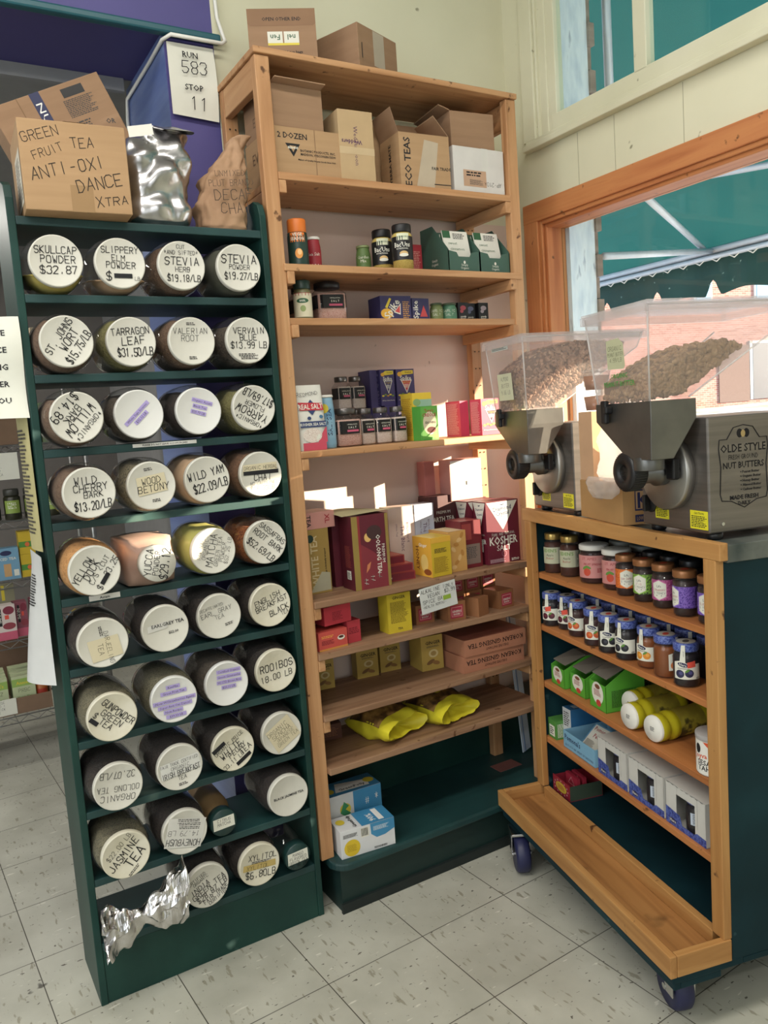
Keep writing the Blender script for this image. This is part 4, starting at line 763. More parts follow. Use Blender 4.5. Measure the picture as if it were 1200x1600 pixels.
def spike(main, inner, sub='Original'):
    def f(b, q, w, dd, h):
        F = q['f']; b.poly(F, [(w*.05, h*.86), (w*.4, h*.96), (w*.95, h*.96), (w*.95, h*.86), (w*.4, h*.84)], YELB); b.ell(F, w*.2, h*.86, w*.13, w*.11, mat('#d9a73a')); b.text(F, 'Gourmet', w*.68, h*.91, w*.07, INK, 'b')
        b.text(F, 'Spike', w*.52, h*.75, w*.21, PAPER, 'b', 0, 'c', w*.86)
        tr = [(w*.24, h*.69), (w*.86, h*.69), (w*.55, h*.32)]; b.poly(F, tr, PAPER); b.poly(F, [(w*.30, h*.67), (w*.80, h*.67), (w*.55, h*.37)], inner); b.text(F, sub, w*.55, h*.63, w*.08, YELB, 'p'); b.bars(F, w*.42, h*.47, w*.68, h*.58, 3, PAPER, 4)
        for k in range(5): b.ell(F, w*(.15+.17*k), h*(.27+.03*(k % 2)), w*.09, w*.05, (YELB, mat('#6d8a3a'), mat('#b98a2f'))[k % 3], 10)
        b.text(F, 'All Purpose Natural Seasoning', w*.5, h*.14, w*.05, PAPER, 'b', 0, 'c', w*.86); b.bars(q['l'], dd*.1, h*.06, dd*.9, h*.94, 18, mat('#a79fc0' if main is not PNK else '#e0a0a8', .6, 0, 0), 7)
    return f
def spikel(b, q, w, dd, h):
    F = q['f']; b.ell(F, w*.2, h*.3, h*.28, h*.2, mat('#d9a73a')); b.poly(F, [(w*.15, h*.55), (w*.3, h*.92), (w*.36, h*.88), (w*.22, h*.5)], YELB); b.text(F, 'Spike', w*.36, h*.5, h*.3, PAPER, 'b', .9); b.poly(F, [(w*.42, h*.35), (w*.66, h*.72), (w*.64, h*.25)], PAPER); b.poly(F, [(w*.46, h*.38), (w*.63, h*.64), (w*.62, h*.31)], mat('#c2494a')); b.bars(F, w*.72, h*.1, w*.95, h*.8, 5, mat('#b78a50', .6, 0, 0), 2)
carton('seasoning_box', 'dark blue seasoning box lying sideways on the shelf, left of another', 'box', (1.347, 2.135, zc), .108, .08, .076, SPB, spikel, -.06, 'dark blue boxes lying sideways')
carton('seasoning_box', 'dark blue seasoning box lying sideways on the shelf, nearer the small green tins', 'box', (1.4415, 2.14, zc), .066, .08, .071, SPB, lambda b, q, w, dd, h: (b.poly(q['f'], [(w*.45, h*.2), (w*.9, h*.2), (w*.68, h*.7)], mat('#c2494a')), b.text(q['f'], 'Spike', w*.2, h*.5, h*.26, PAPER, 'b', PI/2)), .04, 'dark blue boxes lying sideways')
for x, r_, hx, hh, lb in ((1.512, .0205, '#6d7a4a', .058, 'small olive green tin next to the dark blue boxes'), (1.562, .0245, '#4d7a5e', .058, 'small teal green tin left of the little black boxes')):
    m_ = mat(hx, .5); shaker('spice_tin', lb, (x, 2.155, zc), r_, hh, m_, mat('#51604a', .4), .006, m_, lambda b, F: (b.text(F, 'Garlic', 0, .034, .009, PAPER, 'h'), b.text(F, 'Salt', 0, .022, .009, PAPER, 'h')), False, None, 'tin')
for i, (x, y, c1) in enumerate(((1.615, 2.15, '#b0505a'), (1.657, 2.165, '#6a6f8a'), (1.699, 2.15, '#a79aa0'))):
    carton('spice_box', ('leftmost', 'middle', 'rightmost')[i]+' of the three little black spice boxes at the right of the shelf', 'box', (x, y, zc), .038, .03, .062, BLACK, (lambda c1: lambda b, q, w, dd, h: (b.ell(q['f'], w*.5, h*.72, w*.3, w*.2, mat(c1, .6)), b.ell(q['f'], w*.35, h*.55, w*.18, w*.15, mat(c1, .6)), b.text(q['f'], 'purely', w*.5, h*.28, .006, PAPER, 'b'), b.bars(q['f'], w*.2, h*.06, w*.8, h*.2, 2, PAPER, 1)))(c1), -.05, 'little black spice boxes')
# --- salt and spike shelf
zd = 1.3785
def saltbag():
    F = FR((-.045, -.022, 0), (1, 0, 0), (0, .02, 1)); w = .09; h = .187
    def fn(u, v):
        a = 2*PI*u; t = .024*(1-v**3)+.003; c, s = math.cos(a), math.sin(a); k = (abs(c)**4+abs(s)**4)**-.25
        return Vector((w/2*c*k*.98, t*s*k, h*v))
    b = MB(); b.grid(fn, 32, 12, mat('#d8d6cd', .45))
    Ff = lambda x, y, e: Vector((-w/2+x, -(.024*(1-(y/h)**3)+.0045)-e, y))
    b.rect(Ff, .008, .0, w-.008, .022, mat('#c24a5c', .5)); b.poly(Ff, [(w*.62, .022), (w-.004, .022), (w-.004, .068), (w*.8, .05)], mat('#c24a5c', .5)); b.ell(Ff, w*.44, .043, .03, .021, SALTW); b.poly(Ff, [(.05, .03), (.06, .032), (.066, .046), (.056, .044)], PAPER)
    b.rect(Ff, .004, .066, w-.004, .083, mat('#31406a', .5)); b.text(Ff, 'KOSHER SEA SALT', w*.5, .0745, .008, PAPER, 'b', 0, 'c', w*.9)
    b.poly(Ff, [(w*.5, .145), (w*.72, .123), (w*.5, .100), (w*.28, .123)], mat('#31406a', .5)); b.poly(Ff, [(.008, .115), (w*.92, .113), (w*.88, .134), (.004, .138)], mat('#b8303c', .5)); b.text(Ff, 'REAL SALT', w*.47, .125, .014, PAPER, 'b', 0, 'c', w*.84); b.text(Ff, 'Redmond', w*.42, .162, .012, INK, 'h', .1)
    b.ell(Ff, w*.38, .092, .006, .005, mat('#31406a')); b.ell(Ff, w*.8, .095, .006, .005, mat('#3f6a8a'))
    o = b.build('salt_bag', None, (1.006, 2.105, zd)); tag(o, 'white and red pouch of kosher sea salt standing at the left of the shelf', 'bag')
saltbag()
BLC = ramp_mat('blue_can', (1, 1, 14), [(.3, '#5f93b5'), (.6, '#9cc3d6'), (.8, '#c5d8dd')], .4, 1, 2)
shaker('salt_can', 'tall pale blue salt can between the white pouch and the square jars', (1.088, 2.15, zd), .0225, .158, BLC, WHITEP, .008, BLC, lambda b, F: (b.ell(F, -.008, .118, .014, .014, YELB), b.text(F, 'SEA', .006, .1, .014, NAVY, 'b', PI/2), b.text(F, 'SALT', .006, .06, .014, NAVY, 'b', PI/2)), False, None, 'can')
sj = 'square salt jars with black labels'
for lb, x, y, w, h, f, rz in (('big pink salt jar standing behind the blue salt can', 1.118, 2.28, .082, .115, SALT, .0), ('largest square salt jar in the front row beside the blue can', 1.160, 2.175, .084, .116, SALT, -.12), ('second square salt jar from the left in the front row', 1.229, 2.175, .052, .112, SALTW, 0), ('third square salt jar in the front row, filled with white salt', 1.287, 2.175, .056, .112, SALTW, -.1), ('square salt jar in the front row next to the yellow box', 1.343, 2.17, .050, .112, SALTW, .05)): saltjar(lb, (x, y, zd), w, h, f, rz)
for lb, x, y in (('square salt jar behind the front row, left one of two', 1.212, 2.28), ('square salt jar behind the front row beside the purple boxes', 1.266, 2.285)): saltjar(lb, (x, y, zd), .05, .112, SALTW, 0)
saltjar('upper salt jar standing on another at the back, left of two', (1.212, 2.28, zd+.1125), .05, .105, SALTW, 0); saltjar('upper salt jar standing on another at the back beside the purple boxes', (1.266, 2.285, zd+.1125), .05, .105, SALTW, .1)
for i, (x, y, w) in enumerate(((1.327, 2.262, .034), (1.372, 2.25, .040), (1.437, 2.25, .068))):
    carton('seasoning_box', ('lower purple seasoning box, hidden left one of the bottom row at the back', 'lower purple seasoning box in the middle of the bottom row at the back', 'lower purple seasoning box behind the yellow box')[i], 'box', (x, y, zd), w, .075, .118, SPP, None if i < 2 else spike(SPP, SPP), 0, 'purple seasoning boxes')
for i, (x, y, w, dy) in enumerate(((1.322, 2.262, .026, 0), (1.367, 2.25, .054, 1), (1.440, 2.255, .070, 2))):
    carton('seasoning_box', ('topmost purple seasoning box at the left, seen edge on', 'upper purple seasoning box with yellow lettering, middle of the stack', 'upper purple seasoning box with a red triangle, right of the stack')[i], 'box', (x, y, zd+.1185), w, .075, .116, SPP, None if i == 0 else spike(SPP, SPP if i == 1 else mat('#c0484e'), 'Original' if i == 1 else 'Salt Free'), 0, 'purple seasoning boxes')
def dyel(b, q, w, dd, h): b.rect(q['f'], w*.2, 0, w, h*.86, mat('#8fb09a', .5)); b.ell(q['f'], w*.22, h*.8, w*.2, w*.16, mat('#7f9f6a')); b.text(q['f'], 'Spike', w*.6, h*.66, w*.22, PAPER, 'b'); b.bars(q['l'], dd*.1, h*.1, dd*.9, h*.9, 12, mat('#b88a2a', .6, 0, 0), 3)
carton('seasoning_box', 'large yellow seasoning box standing behind the green carton', 'box', (1.424, 2.14, zd), .070, .075, .15, mat('#d9b93a', .5), dyel, -.05)
def dthx(b, q, w, dd, h):
    f = q['f']; b.rect(f, w*.06, h*.05, w*.94, h*.97, mat('#63a345', .5)); b.ell(f, w*.52, h*.5, w*.38, h*.34, mat('#cfc3a4')); b.text(f, "Tony's", w*.5, h*.87, .009, RED_, 'b'); b.text(f, 'CREOLE', w*.5, h*.74, .010, RED_, 'b', 0, 'c', w*.8); b.text(f, 'SEASONING', w*.55, h*.52, .007, INK, 'b', 0, 'c', w*.6); b.ell(f, w*.6, h*.3, w*.26, h*.09, mat('#6d2e28')); b.ell(f, w*.85, h*.1, w*.1, w*.1, YELB)
carton('seasoning_carton', 'bright green carton with cream oval in front of the yellow box', 'box', (1.410, 2.085, zd), .066, .045, .106, mat('#4f9a3c', .5), dthx, .0)
carton('seasoning_box', 'dark purple box standing alone behind the green carton', 'box', (1.495, 2.2, zd), .026, .06, .105, SPP, lambda b, q, w, dd, h: (b.text(q['f'], 'Spike', w*.5, h*.75, .008, PAPER, 'b'), b.ell(q['f'], w*.5, h*.4, .008, .008, YELB)), 0)
SPK = mat('#c5415f', .5)
carton('seasoning_box', 'pink seasoning box turned edge on, behind the other pink one', 'box', (1.595, 2.15, zd), .034, .08, .117, SPK, lambda b, q, w, dd, h: b.bars(q['l'], dd*.1, h*.06, dd*.9, h*.94, 18, mat('#e0a0a8', .6, 0, 0), 8), 0, 'pink seasoning boxes')
carton('seasoning_box', 'pink seasoning box with white triangle near the bookcase post', 'box', (1.652, 2.085, zd), .073, .06, .118, SPK, spike(PNK, PURT), .0, 'pink seasoning boxes')
# --- tea shelf
ze = .9425
GOLD = mat('#9d8246', .5); MAR = mat('#5d1f2c', .5); MARL = mat('#7c2f38', .5)
def dwt(b, q, w, dd, h): f = q['f']; b.text(f, 'WHITE TEA', w*.5, h*.5, .024, mat('#c9b891', .4), 'b', PI/2, 'c', h*.8); b.ell(f, w*.4, h*.86, .012, .012, DKG); b.text(f, '100 tea bags individually wrapped', w*.84, h*.42, .0055, INK, 'b', PI/2); b.poly(f, [(w*.3, h*.03), (w*.97, h*.03), (w*.97, h*.3), (w*.7, h*.33)], mat('#a9a58e', .5))
carton('tea_box', 'gold white tea box standing at the left end of the tea shelf', 'box', (1.016, 2.165, ze), .106, .075, .197, GOLD, dwt, .05)
carton('tea_box', 'pink tea box lying on top of the gold white tea box', 'box', (1.031, 2.165, ze+.1975), .128, .1, .05, mat('#c58d84', .5), lambda b, q, w, dd, h: (b.text(q['f'], 'TEA', w*.3, h*.5, .014, INK, 'b', -PI/2), b.text(q['f'], 'XL', w*.8, h*.55, .016, RED_, 'b', -PI/2)), .06)
def dool(b, q, w, dd, h):
    f = q['f']; b.rect(f, 0, 0, w*.16, h, mat('#8f7a3f', .5)); b.rect(f, w*.92, 0, w, h, mat('#8f7a3f', .5)); b.rect(f, w*.16, 0, w*.22, h, mat('#8a2f34', .5)); b.poly(f, [(w*.22, 0), (w*.92, 0), (w*.92, h*.3), (w*.55, h*.5), (w*.22, h*.62)], MARL); b.ell(f, w*.42, h*.7, .012, .014, mat('#d8b06a')); b.ell(f, w*.6, h*.76, .026, .022, mat('#3f2a2a'))
    b.text(f, 'PREMIUM', w*.83, h*.46, .010, PAPER, 'p', -PI/2, 'c', h*.45); b.text(f, 'OOLONG TEA', w*.70, h*.46, .014, PAPER, 'b', -PI/2, 'c', h*.52); b.poly(f, [(w*.32, h*.22), (w*.42, h*.28), (w*.47, h*.37), (w*.36, h*.33)], mat('#c27a52'))
    for k in range(3): x, y = w*(.3+.19*k), h*(.10+.035*k); b.tube([f(x-.007, y+.007, .001), f(x+.006, y+.006, .001)], .0008, PAPER, 4); b.tube([f(x, y+.011, .001), f(x-.001, y-.008, .001)], .0008, PAPER, 4); b.tube([f(x-.006, y-.002, .001), f(x+.007, y-.007, .001)], .0008, PAPER, 4)
    b.bars(q['l'], dd*.35, h*.3, dd*.8, h*.6, 14, mat('#a04c46', .6, 0, 0), 4); b.rect(q['l'], dd*.42, h*.14, dd*.74, h*.26, PAPER); b.bars(q['l'], dd*.46, h*.15, dd*.7, h*.24, 3, INK, 4)
ool = carton('tea_box', 'tall dark red premium oolong tea box with gold edges', 'box', (1.178, 2.10, ze), .125, .085, .226, MAR, dool, -.03, None, .001)
carton('tea_box', 'dark red tea box standing directly behind the oolong box', 'box', (1.160, 2.205, ze), .118, .08, .226, MAR, lambda b, q, w, dd, h: b.rect(q['t'], .01, .01, w-.01, dd-.01, mat('#c9b0a0', .5)), 0)
b = MB(); b.grid(lambda u, v: Vector((-.085+.19*u, -.04+.11*v, .002+.012*math.sin(3*u+1)*v+.006*u)), 10, 6, mat('#b9b48c', .5)); b.rect(FR((-.06, -.02, .004), (1, .1, .02), (-.1, 1, .05)), 0, 0, .1, .05, mat('#a3a884', .5))
tag(b.build('tea_card', None, (1.175, 2.15, ze+.2275)), 'bent pale green card lying on top of the oolong box', 'card')
for i, (x, y, k) in enumerate(((1.297, 2.13, 0), (1.29, 2.128, 1), (1.272, 2.145, 2))):
    carton('tea_packet', ('bottom', 'middle', 'top')[i]+' one of three flat red boxes stacked right of the oolong box', 'box', (x, y, ze+.0265*k), .098, .14, .026, mat('#8f3a36', .4), lambda b, q, w, dd, h: (b.rect(q['f'], .004, .003, w-.004, h-.003, mat('#6d2430', .4)), b.text(q['f'], 'x', w*.15, h*.5, .008, PAPER, 'p'), b.rect(q['t'], .006, .006, w-.006, dd-.006, mat('#b0584a', .4))), -.12+.05*i, 'flat red boxes in a stack')
def dbl(side):
    def f(b, q, w, dd, h):
        F = q['f']; b.text(F, 'BIOLOGIQUE', w*.72, h*.6, .008, PURT, 'p', -PI/2); b.text(F, 'Thé Blanc', w*.52, h*.52, .015, PURT, 'p', -PI/2, 'c', h*.8); b.text(F, '(White Tea)', w*.3, h*.65, .006, PURT, 'p', -PI/2); b.ell(F, w*.3, h*.16, w*.2, w*.22, mat('#7a6a62')); b.ell(F, w*.62, h*.1, w*.2, w*.16, mat('#d8cfc8'))
        if side: b.rect(F, 0, h*.86, w, h, mat('#a9b3c6', .4))
    return f
carton('tea_box', 'tall pinkish white tea box with large sideways lettering', 'box', (1.378, 2.24, ze), .098, .06, .220, mat('#d4bdb2', .5), dbl(False), -.05)
carton('tea_box', 'bluish white tea box with sideways lettering right of the pinkish one', 'box', (1.466, 2.235, ze), .076, .06, .220, mat('#b9bfd0', .45), dbl(True), -.02)
carton('tea_box', 'dark maroon premium earth tea box at the back of the tea shelf', 'box', (1.569, 2.26, ze), .122, .07, .236, mat('#4b2528', .5), lambda b, q, w, dd, h: (b.text(q['f'], 'PREMIUM', w*.45, h*.76, .010, PAPER, 'p'), b.text(q['f'], 'EARTH TEA', w*.42, h*.66, .016, PAPER, 'b', 0, 'c', w*.8)), 0)
def dyl(b, q, w, dd, h):
    f = q['f']; b.bars(f, w*.1, h*.1, w*.85, h*.5, 9, mat('#8a6d20', .6, 0, 0), 3); b.bars(f, w*.15, h*.6, w*.8, h*.72, 2, INK, 3); b.rect(f, 0, h*.86, w, h, mat('#d9a93f', .5)); l = q['l']; b.rect(l, 0, 0, dd, h, mat('#d9a43c', .5)); b.text(l, 'HONEY', dd*.25, h*.45, .016, mat('#6d3a20', .6), 'b', -PI/2); b.ell(l, dd*.6, h*.35, dd*.2, h*.22, mat('#e0c070')); b.ell(l, dd*.75, h*.12, dd*.2, h*.08, mat('#8a4a22')); b.text(l, 'Ginger', dd*.55, h*.8, .011, PAPER, 'b')
carton('tea_box', 'yellow cellophane wrapped tea box at the front of the tea shelf', 'box', (1.424, 2.085, ze), .078, .1, .127, mat('#c8ac33', .35), dyl, .05, None, .001)
carton('tea_box', 'pale gold patterned tea box right of the yellow one', 'box', (1.503, 2.105, ze), .070, .11, .133, mat('#c79a58', .45), lambda b, q, w, dd, h: [b.ell(q['f'], w*(.25+.17*(k % 4)), h*(.12+.11*k), w*.16, h*.05, mat('#b5813f' if k % 2 else '#d6b27a', .5), 10, .6*k) for k in range(8)] and b.rect(q['t'], .004, .004, w-.004, dd-.004, mat('#d9c6a0', .4)), .02)
carton('tea_box', 'dark red square tea box behind the pale gold box', 'box', (1.572, 2.12, ze), .082, .09, .158, mat('#6a2128', .4), lambda b, q, w, dd, h: (b.rect(q['f'], .004, h*.6, w*.5, h*.94, mat('#8f3b38', .5)), b.rect(q['f'], w*.1, h*.08, w*.9, h*.5, mat('#7d6a60', .5)), b.bars(q['f'], w*.15, h*.2, w*.8, h*.45, 4, SMALL, 6), b.rect(q['t'], .004, .004, w-.004, dd-.004, mat('#7c2c30', .4))), -.03)
KM = mat('#641e2e', .45)
def dko(full):
    def f(b, q, w, dd, h):
        for F, ww in (((q['f'], w), (q['l'], dd)) if full else ((q['f'], w),)):
            b.poly(F, [(ww*.03, h*.985), (ww*.97, h*.985), (ww*.53, h*.56), (ww*.5, h*.54), (ww*.47, h*.56)], PAPER)
            b.text(F, 'Diamond', ww*.5, h*.88, ww*.11, NAVY, 'b', .08, 'c', ww*.55); b.text(F, 'Crystal', ww*.5, h*.80, ww*.10, NAVY, 'b', .08, 'c', ww*.42); b.poly(F, [(ww*.4, h*.94), (ww*.62, h*.95), (ww*.5, h*.925)], NAVY)
            b.text(F, 'Pure and Natural', ww*.5, h*.475, ww*.075, PAPER, 'h', .04, 'c', ww*.7); b.text(F, 'KOSHER', ww*.5, h*.37, ww*.20, PAPER, 'b', 0, 'c', ww*.86); b.text(F, 'SALT', ww*.5, h*.25, ww*.14, PAPER, 'p', 0, 'c', ww*.5); b.ell(F, ww*.5, h*.15, ww*.08, ww*.08, mat('#8a5a68', .5)); b.ell(F, ww*.5, h*.15, ww*.06, ww*.06, KM)
            b.bars(F, ww*.06, h*.02, ww*.55, h*.08, 3, mat('#c9a8ae', .6, 0, 0), 3)
        if full: b.rect(q['l'], dd*.15, h*.2, dd*.7, h*.4, PAPER); b.bars(q['l'], dd*.2, h*.21, dd*.65, h*.39, 8, SMALL, 5); b.text(q['f'], 'amo', w*.83, h*.05, .013, PAPER, 'b')
    return f
carton('salt_box', 'large maroon kosher salt box with white triangle at the right front', 'box', (1.695, 2.105, ze), .134, .075, .212, KM, dko(True), -.05, 'maroon kosher salt boxes', .001)
for lb, x, y in (('maroon kosher salt box just left behind the large front one', 1.675, 2.19), ('maroon kosher salt box at the back behind the dark red tea box', 1.694, 2.266)):
    carton('salt_box', lb, 'box', (x, y, ze), .120, .07, .212, KM, dko(True), -.02, 'maroon kosher salt boxes', .001)
def dpk(b, q, w, dd, h): f = q['f']; b.rect(f, .004, .004, w-.004, h-.004, WHITE); b.text(f, 'Sprinkle My Stash Box', w*.5, h*.1, .010, PURT, 'h', 0, 'c', w*.85); b.text(f, 'tea', w*.5, h*.7, .012, SMALL, 'h'); b.rect(f, w*.47, h*.36, w*.53, h*.46, SMALL)
carton('gift_box', 'pale pink box with white front standing on the salt boxes', 'box', (1.661, 2.25, ze+.2125), .133, .07, .142, mat('#cf9a92', .5), dpk, -.05, 'pink boxes on the salt boxes', .001)
carton('gift_box', 'plain pink box standing behind on the left of the white fronted one', 'box', (1.542, 2.30, ze+.2365), .042, .045, .118, mat('#b5706c', .5), None, 0, 'pink boxes on the salt boxes', .001)
# --- shelf of small red boxes
zf = .7875
RTB = mat('#b23a44', .45)
def drt(b, q, w, dd, h): f = q['f']; b.bars(f, w*.1, h*.65, w*.6, h*.8, 1, mat('#e0a04a', .6, 0, 0), 2); b.bars(f, w*.1, h*.3, w*.55, h*.55, 2, mat('#7a1f2a', .6, 0, 0), 3); b.ell(f, w*.78, h*.55, w*.13, h*.13, PAPER); b.ell(f, w*.78, h*.58, w*.09, h*.07, mat('#4a2418')); b.rect(f, 0, 0, w, h*.1, mat('#c78a45', .5))
carton('tea_box', 'red tea box with coffee cup picture, front left of the small box shelf', 'box', (1.018, 2.085, zf), .098, .1, .056, mat('#c25048', .45), drt, .06)
carton('tea_box', 'plain red tea box beside the one with the cup picture', 'box', (1.100, 2.105, zf), .046, .1, .068, RTB, lambda b, q, w, dd, h: b.bars(q['f'], w*.1, h*.4, w*.9, h*.7, 2, mat('#7a1f2a', .6, 0, 0), 3), .05)
carton('tea_box', 'bright red tea box stacked on top of the cup picture box', 'box', (1.046, 2.10, zf+.0695), .096, .09, .055, mat('#bf3b48', .45), lambda b, q, w, dd, h: (b.rect(q['t'], .003, .003, w-.003, dd-.003, mat('#cf9a4a', .5)), b.bars(q['f'], w*.3, h*.2, w*.7, h*.7, 3, mat('#8a2430', .6, 0, 0), 4)), .12)
carton('tea_box', 'tall yellow tea box standing in the middle of the small box shelf', 'box', (1.262, 2.10, zf), .084, .06, .124, mat('#c9b232', .45), lambda b, q, w, dd, h: (b.bars(q['f'], w*.12, h*.25, w*.88, h*.8, 11, mat('#6d5a18', .6, 0, 0), 5), b.text(q['f'], 'GINGER', w*.5, h*.9, .009, INK, 'b'), b.text(q['f'], 'TEA', w*.5, h*.1, .007, INK, 'b')), -.04)
CUB = mat('#9a6a48', .4, .2)
def dgs(b, q, w, dd, h): f = q['f']; b.rect(f, w*.14, h*.14, w*.86, h*.82, mat('#a8344a', .5)); b.rect(f, w*.2, h*.22, w*.8, h*.74, mat('#c98a86', .5)); b.rect(f, w*.23, h*.26, w*.77, h*.70, mat('#a8344a', .5)); b.text(f, 'GINSENG', w*.5, h*.5, h*.12, PAPER, 'b', 0, 'c', w*.5); b.bars(f, w*.3, h*.3, w*.7, h*.4, 1, PAPER, 3)
gs = [((1.345, 2.26, zf), .07, 0, 'back row, leftmost behind the white sign'), ((1.376, 2.13, zf), .068, -.05, 'front row, under the white sign'), ((1.470, 2.085, zf), .066, -.1, 'front row, with a white price tag'), ((1.572, 2.075, zf), .056, .3, 'front row, turned away with a plain side'), ((1.690, 2.10, zf), .066, .1, 'front row, nearest the right post'), ((1.543, 2.178, zf), .064, 0, 'lower back row, left of three under the upper ones'), ((1.613, 2.178, zf), .064, 0, 'lower back row, middle of three under the upper ones'), ((1.684, 2.19, zf), .064, 0, 'lower back row, right of three under the upper ones')]
for i, (p, w, rz, lb) in enumerate(gs):
    carton('tea_box', 'copper coloured small tea box, '+lb, 'box', p, w, .08 if i in (2, 4) else .06, .062, CUB, dgs if i != 3 else (lambda b, q, w, dd, h: b.rect(q['r'], .002, .002, dd-.002, h-.002, mat('#b98a5c', .4))), rz, 'small copper tea boxes')
for i, x in enumerate((1.540, 1.611, 1.682)): carton('tea_box', ('left', 'middle', 'right')[i]+' one of the upper copper tea boxes stacked on the back row', 'box', (x, 2.176+.006*i, zf+.0625), .064, .055, .056, CUB, dgs, 0, 'small copper tea boxes')
b = MB(); b.box((1.64, 2.0955, 0), (1.65, 2.0965, .01), WHITE) if False else None
b = MB(); b.box((-.069, 0, 0), (.069, .001, .082), mat('#cfd2cd', .7)); F = FR((-.069, 0, 0), (1, 0, 0), (0, 0, 1)); b.lines(F, ['ALKALINE !', 'VEGAN', 'SPICE BAY', ('-HEALTH NOMINI-', .7)], .05, .076, .0115, INK, 'H', 'c', 1.5, .09); b.rect(F, .085, .026, .115, .04, mat('#8fae3c', .7)); b.lines(F, [('ONLY', .9), '$3.99'], .113, .074, .011, INK, 'H', 'c', 1.4, .04)
tag(b.build('price_sign', None, (1.387, 2.056, .845), 0, 0, 0, -.09), 'small white handwritten sign hanging from the front edge of the tea shelf', 'sign')
# --- ginger tea and ginseng
zg = .6015
def dgi(b, q, w, dd, h): f = q['f']; b.text(f, 'GINGER', w*.55, h*.80, .011, INK, 'b', 0, 'c', w*.72); b.bars(f, w*.25, h*.66, w*.85, h*.71, 1, SMALL, 3); b.ell(f, w*.55, h*.48, w*.22, h*.12, mat('#cdbd8a')); b.ell(f, w*.55, h*.48, w*.13, h*.07, mat('#a58a50')); b.ell(f, w*.4, h*.24, w*.2, h*.06, mat('#7a5a34'), 12, .4); b.ell(f, w*.65, h*.2, w*.18, h*.06, mat('#8f6a3c'), 12, -.3)
for i, (x, y, w) in enumerate(((1.068, 2.275, .07), (1.235, 2.285, .078), (1.327, 2.29, .076), (1.440, 2.20, .082))):
    carton('tea_box', ('ginger tea box by the left post', 'second ginger tea box from the left post', 'third ginger tea box from the left post', 'ginger tea box standing forward beside the ginseng boxes')[i], 'box', (x, y, zg), w, .045 if i < 3 else .09, .096 if i < 3 else .118, mat('#b59a4e', .5), dgi, -.1, 'ginger tea boxes')
def dkg(b, q, w, dd, h):
    f = q['f']; b.text(f, 'KOREAN GINSENG TEA', w*.5, h*.58, .0155, mat('#2c1712', .6, 0, 0), 'b', PI, 'c', w*.9); b.text(f, 'DELUXE INSTANT', w*.52, h*.25, .008, mat('#4b2a20', .6, 0, 0), 'b', PI, 'c', w*.4); b.rect(q['t'], .006, .006, w-.006, dd-.006, mat('#9c5c4c', .35))
carton('ginseng_box', 'lower large copper ginseng tea box with upside-down lettering', 'box', (1.612, 2.085, zg), .25, .225, .055, mat('#a8735a', .45), dkg, -.04, 'large ginseng tea boxes', .001)
carton('ginseng_box', 'upper large copper ginseng tea box with upside-down lettering', 'box', (1.618, 2.08, zg+.0555), .25, .225, .055, mat('#a8735a', .45), dkg, -.05, 'large ginseng tea boxes', .001)
# --- yellow bags
zh = .4415
YBAG = ramp_mat('yellow_bag', (8, 8, 8), [(.3, '#cfc22e'), (.6, '#e0d63a'), (.8, '#e6de5a')], .38, 1, 4, .25); PIC = ramp_mat('snack_picture', (28, 28, 28), [(.35, '#3a2818'), (.5, '#7a5a30'), (.65, '#b08a4c')], .45, 1, 3)
def pillow(label, loc, rz, seed):
    """puffed bag lying down, crimped far end, gusseted bright end towards the shop"""
    W_, L_, H_ = .096, .205, .044
    def S(u, v):
        a = 2*PI*u; w = W_*(1-.10*math.sin(PI*v)-.28*v**4); hh = H_*(.62+.55*math.sin(PI*min(1, v*1.05))**.8)*(1 if v < .75 else max(.05, (1-v)/.25)**.6); c, s_ = math.cos(a), math.sin(a)
        p = Vector((w*math.copysign(abs(c)**.8, c), L_*v, hh*math.copysign(abs(s_)**.75, s_))); n = noise.noise(p*22+Vector((seed, 0, 0)))*.012+noise.noise(p*60+Vector((0, seed, 0)))*.004
        return Vector((p.x+n*c*.6, p.y-.016*(1-v)**6*abs(c), max(p.z+n*s_+H_*.9, .0008)))
    b = MB(); N_ = 48; b.grid(S, N_, 24, YBAG)
    def cap(u, v): a = S(u, 0); c = Vector((0, 0, H_*.85)); k = v; return a+(c-a)*k+Vector((0, .040*math.sin(PI*k*.5)+.008*noise.noise(a*50+Vector((k*4, seed, 0))), 0))
    b.grid(cap, N_, 6, YBAG)
    n = 14; off = Vector((0, 0, .0016)); b.add([S(.06+.40*u/n, .16+.66*v/n)+off for v in range(n+1) for u in range(n+1)], [(v*(n+1)+u, v*(n+1)+u+1, (v+1)*(n+1)+u+1, (v+1)*(n+1)+u) for v in range(n) for u in range(n)], PIC, True)
    tag(b.build('snack_bag', None, loc, rz), label, 'bag', 'yellow snack bags')
pillow('yellow snack bag lying on the lowest wooden shelf, left and nearer one', (1.255, 2.105, zh), .32, 1); pillow('yellow snack bag lying on the lowest wooden shelf, right and rear one', (1.462, 2.105, zh), .26, 6)
carton('small_box', 'small dark brown box at the left of the lowest wooden shelf', 'box', (1.065, 2.25, zh), .07, .05, .05, mat('#5b3428', .5), lambda b, q, w, dd, h: b.bars(q['f'], w*.15, h*.2, w*.85, h*.8, 3, mat('#8a5a40', .6, 0, 0), 3), -.2)
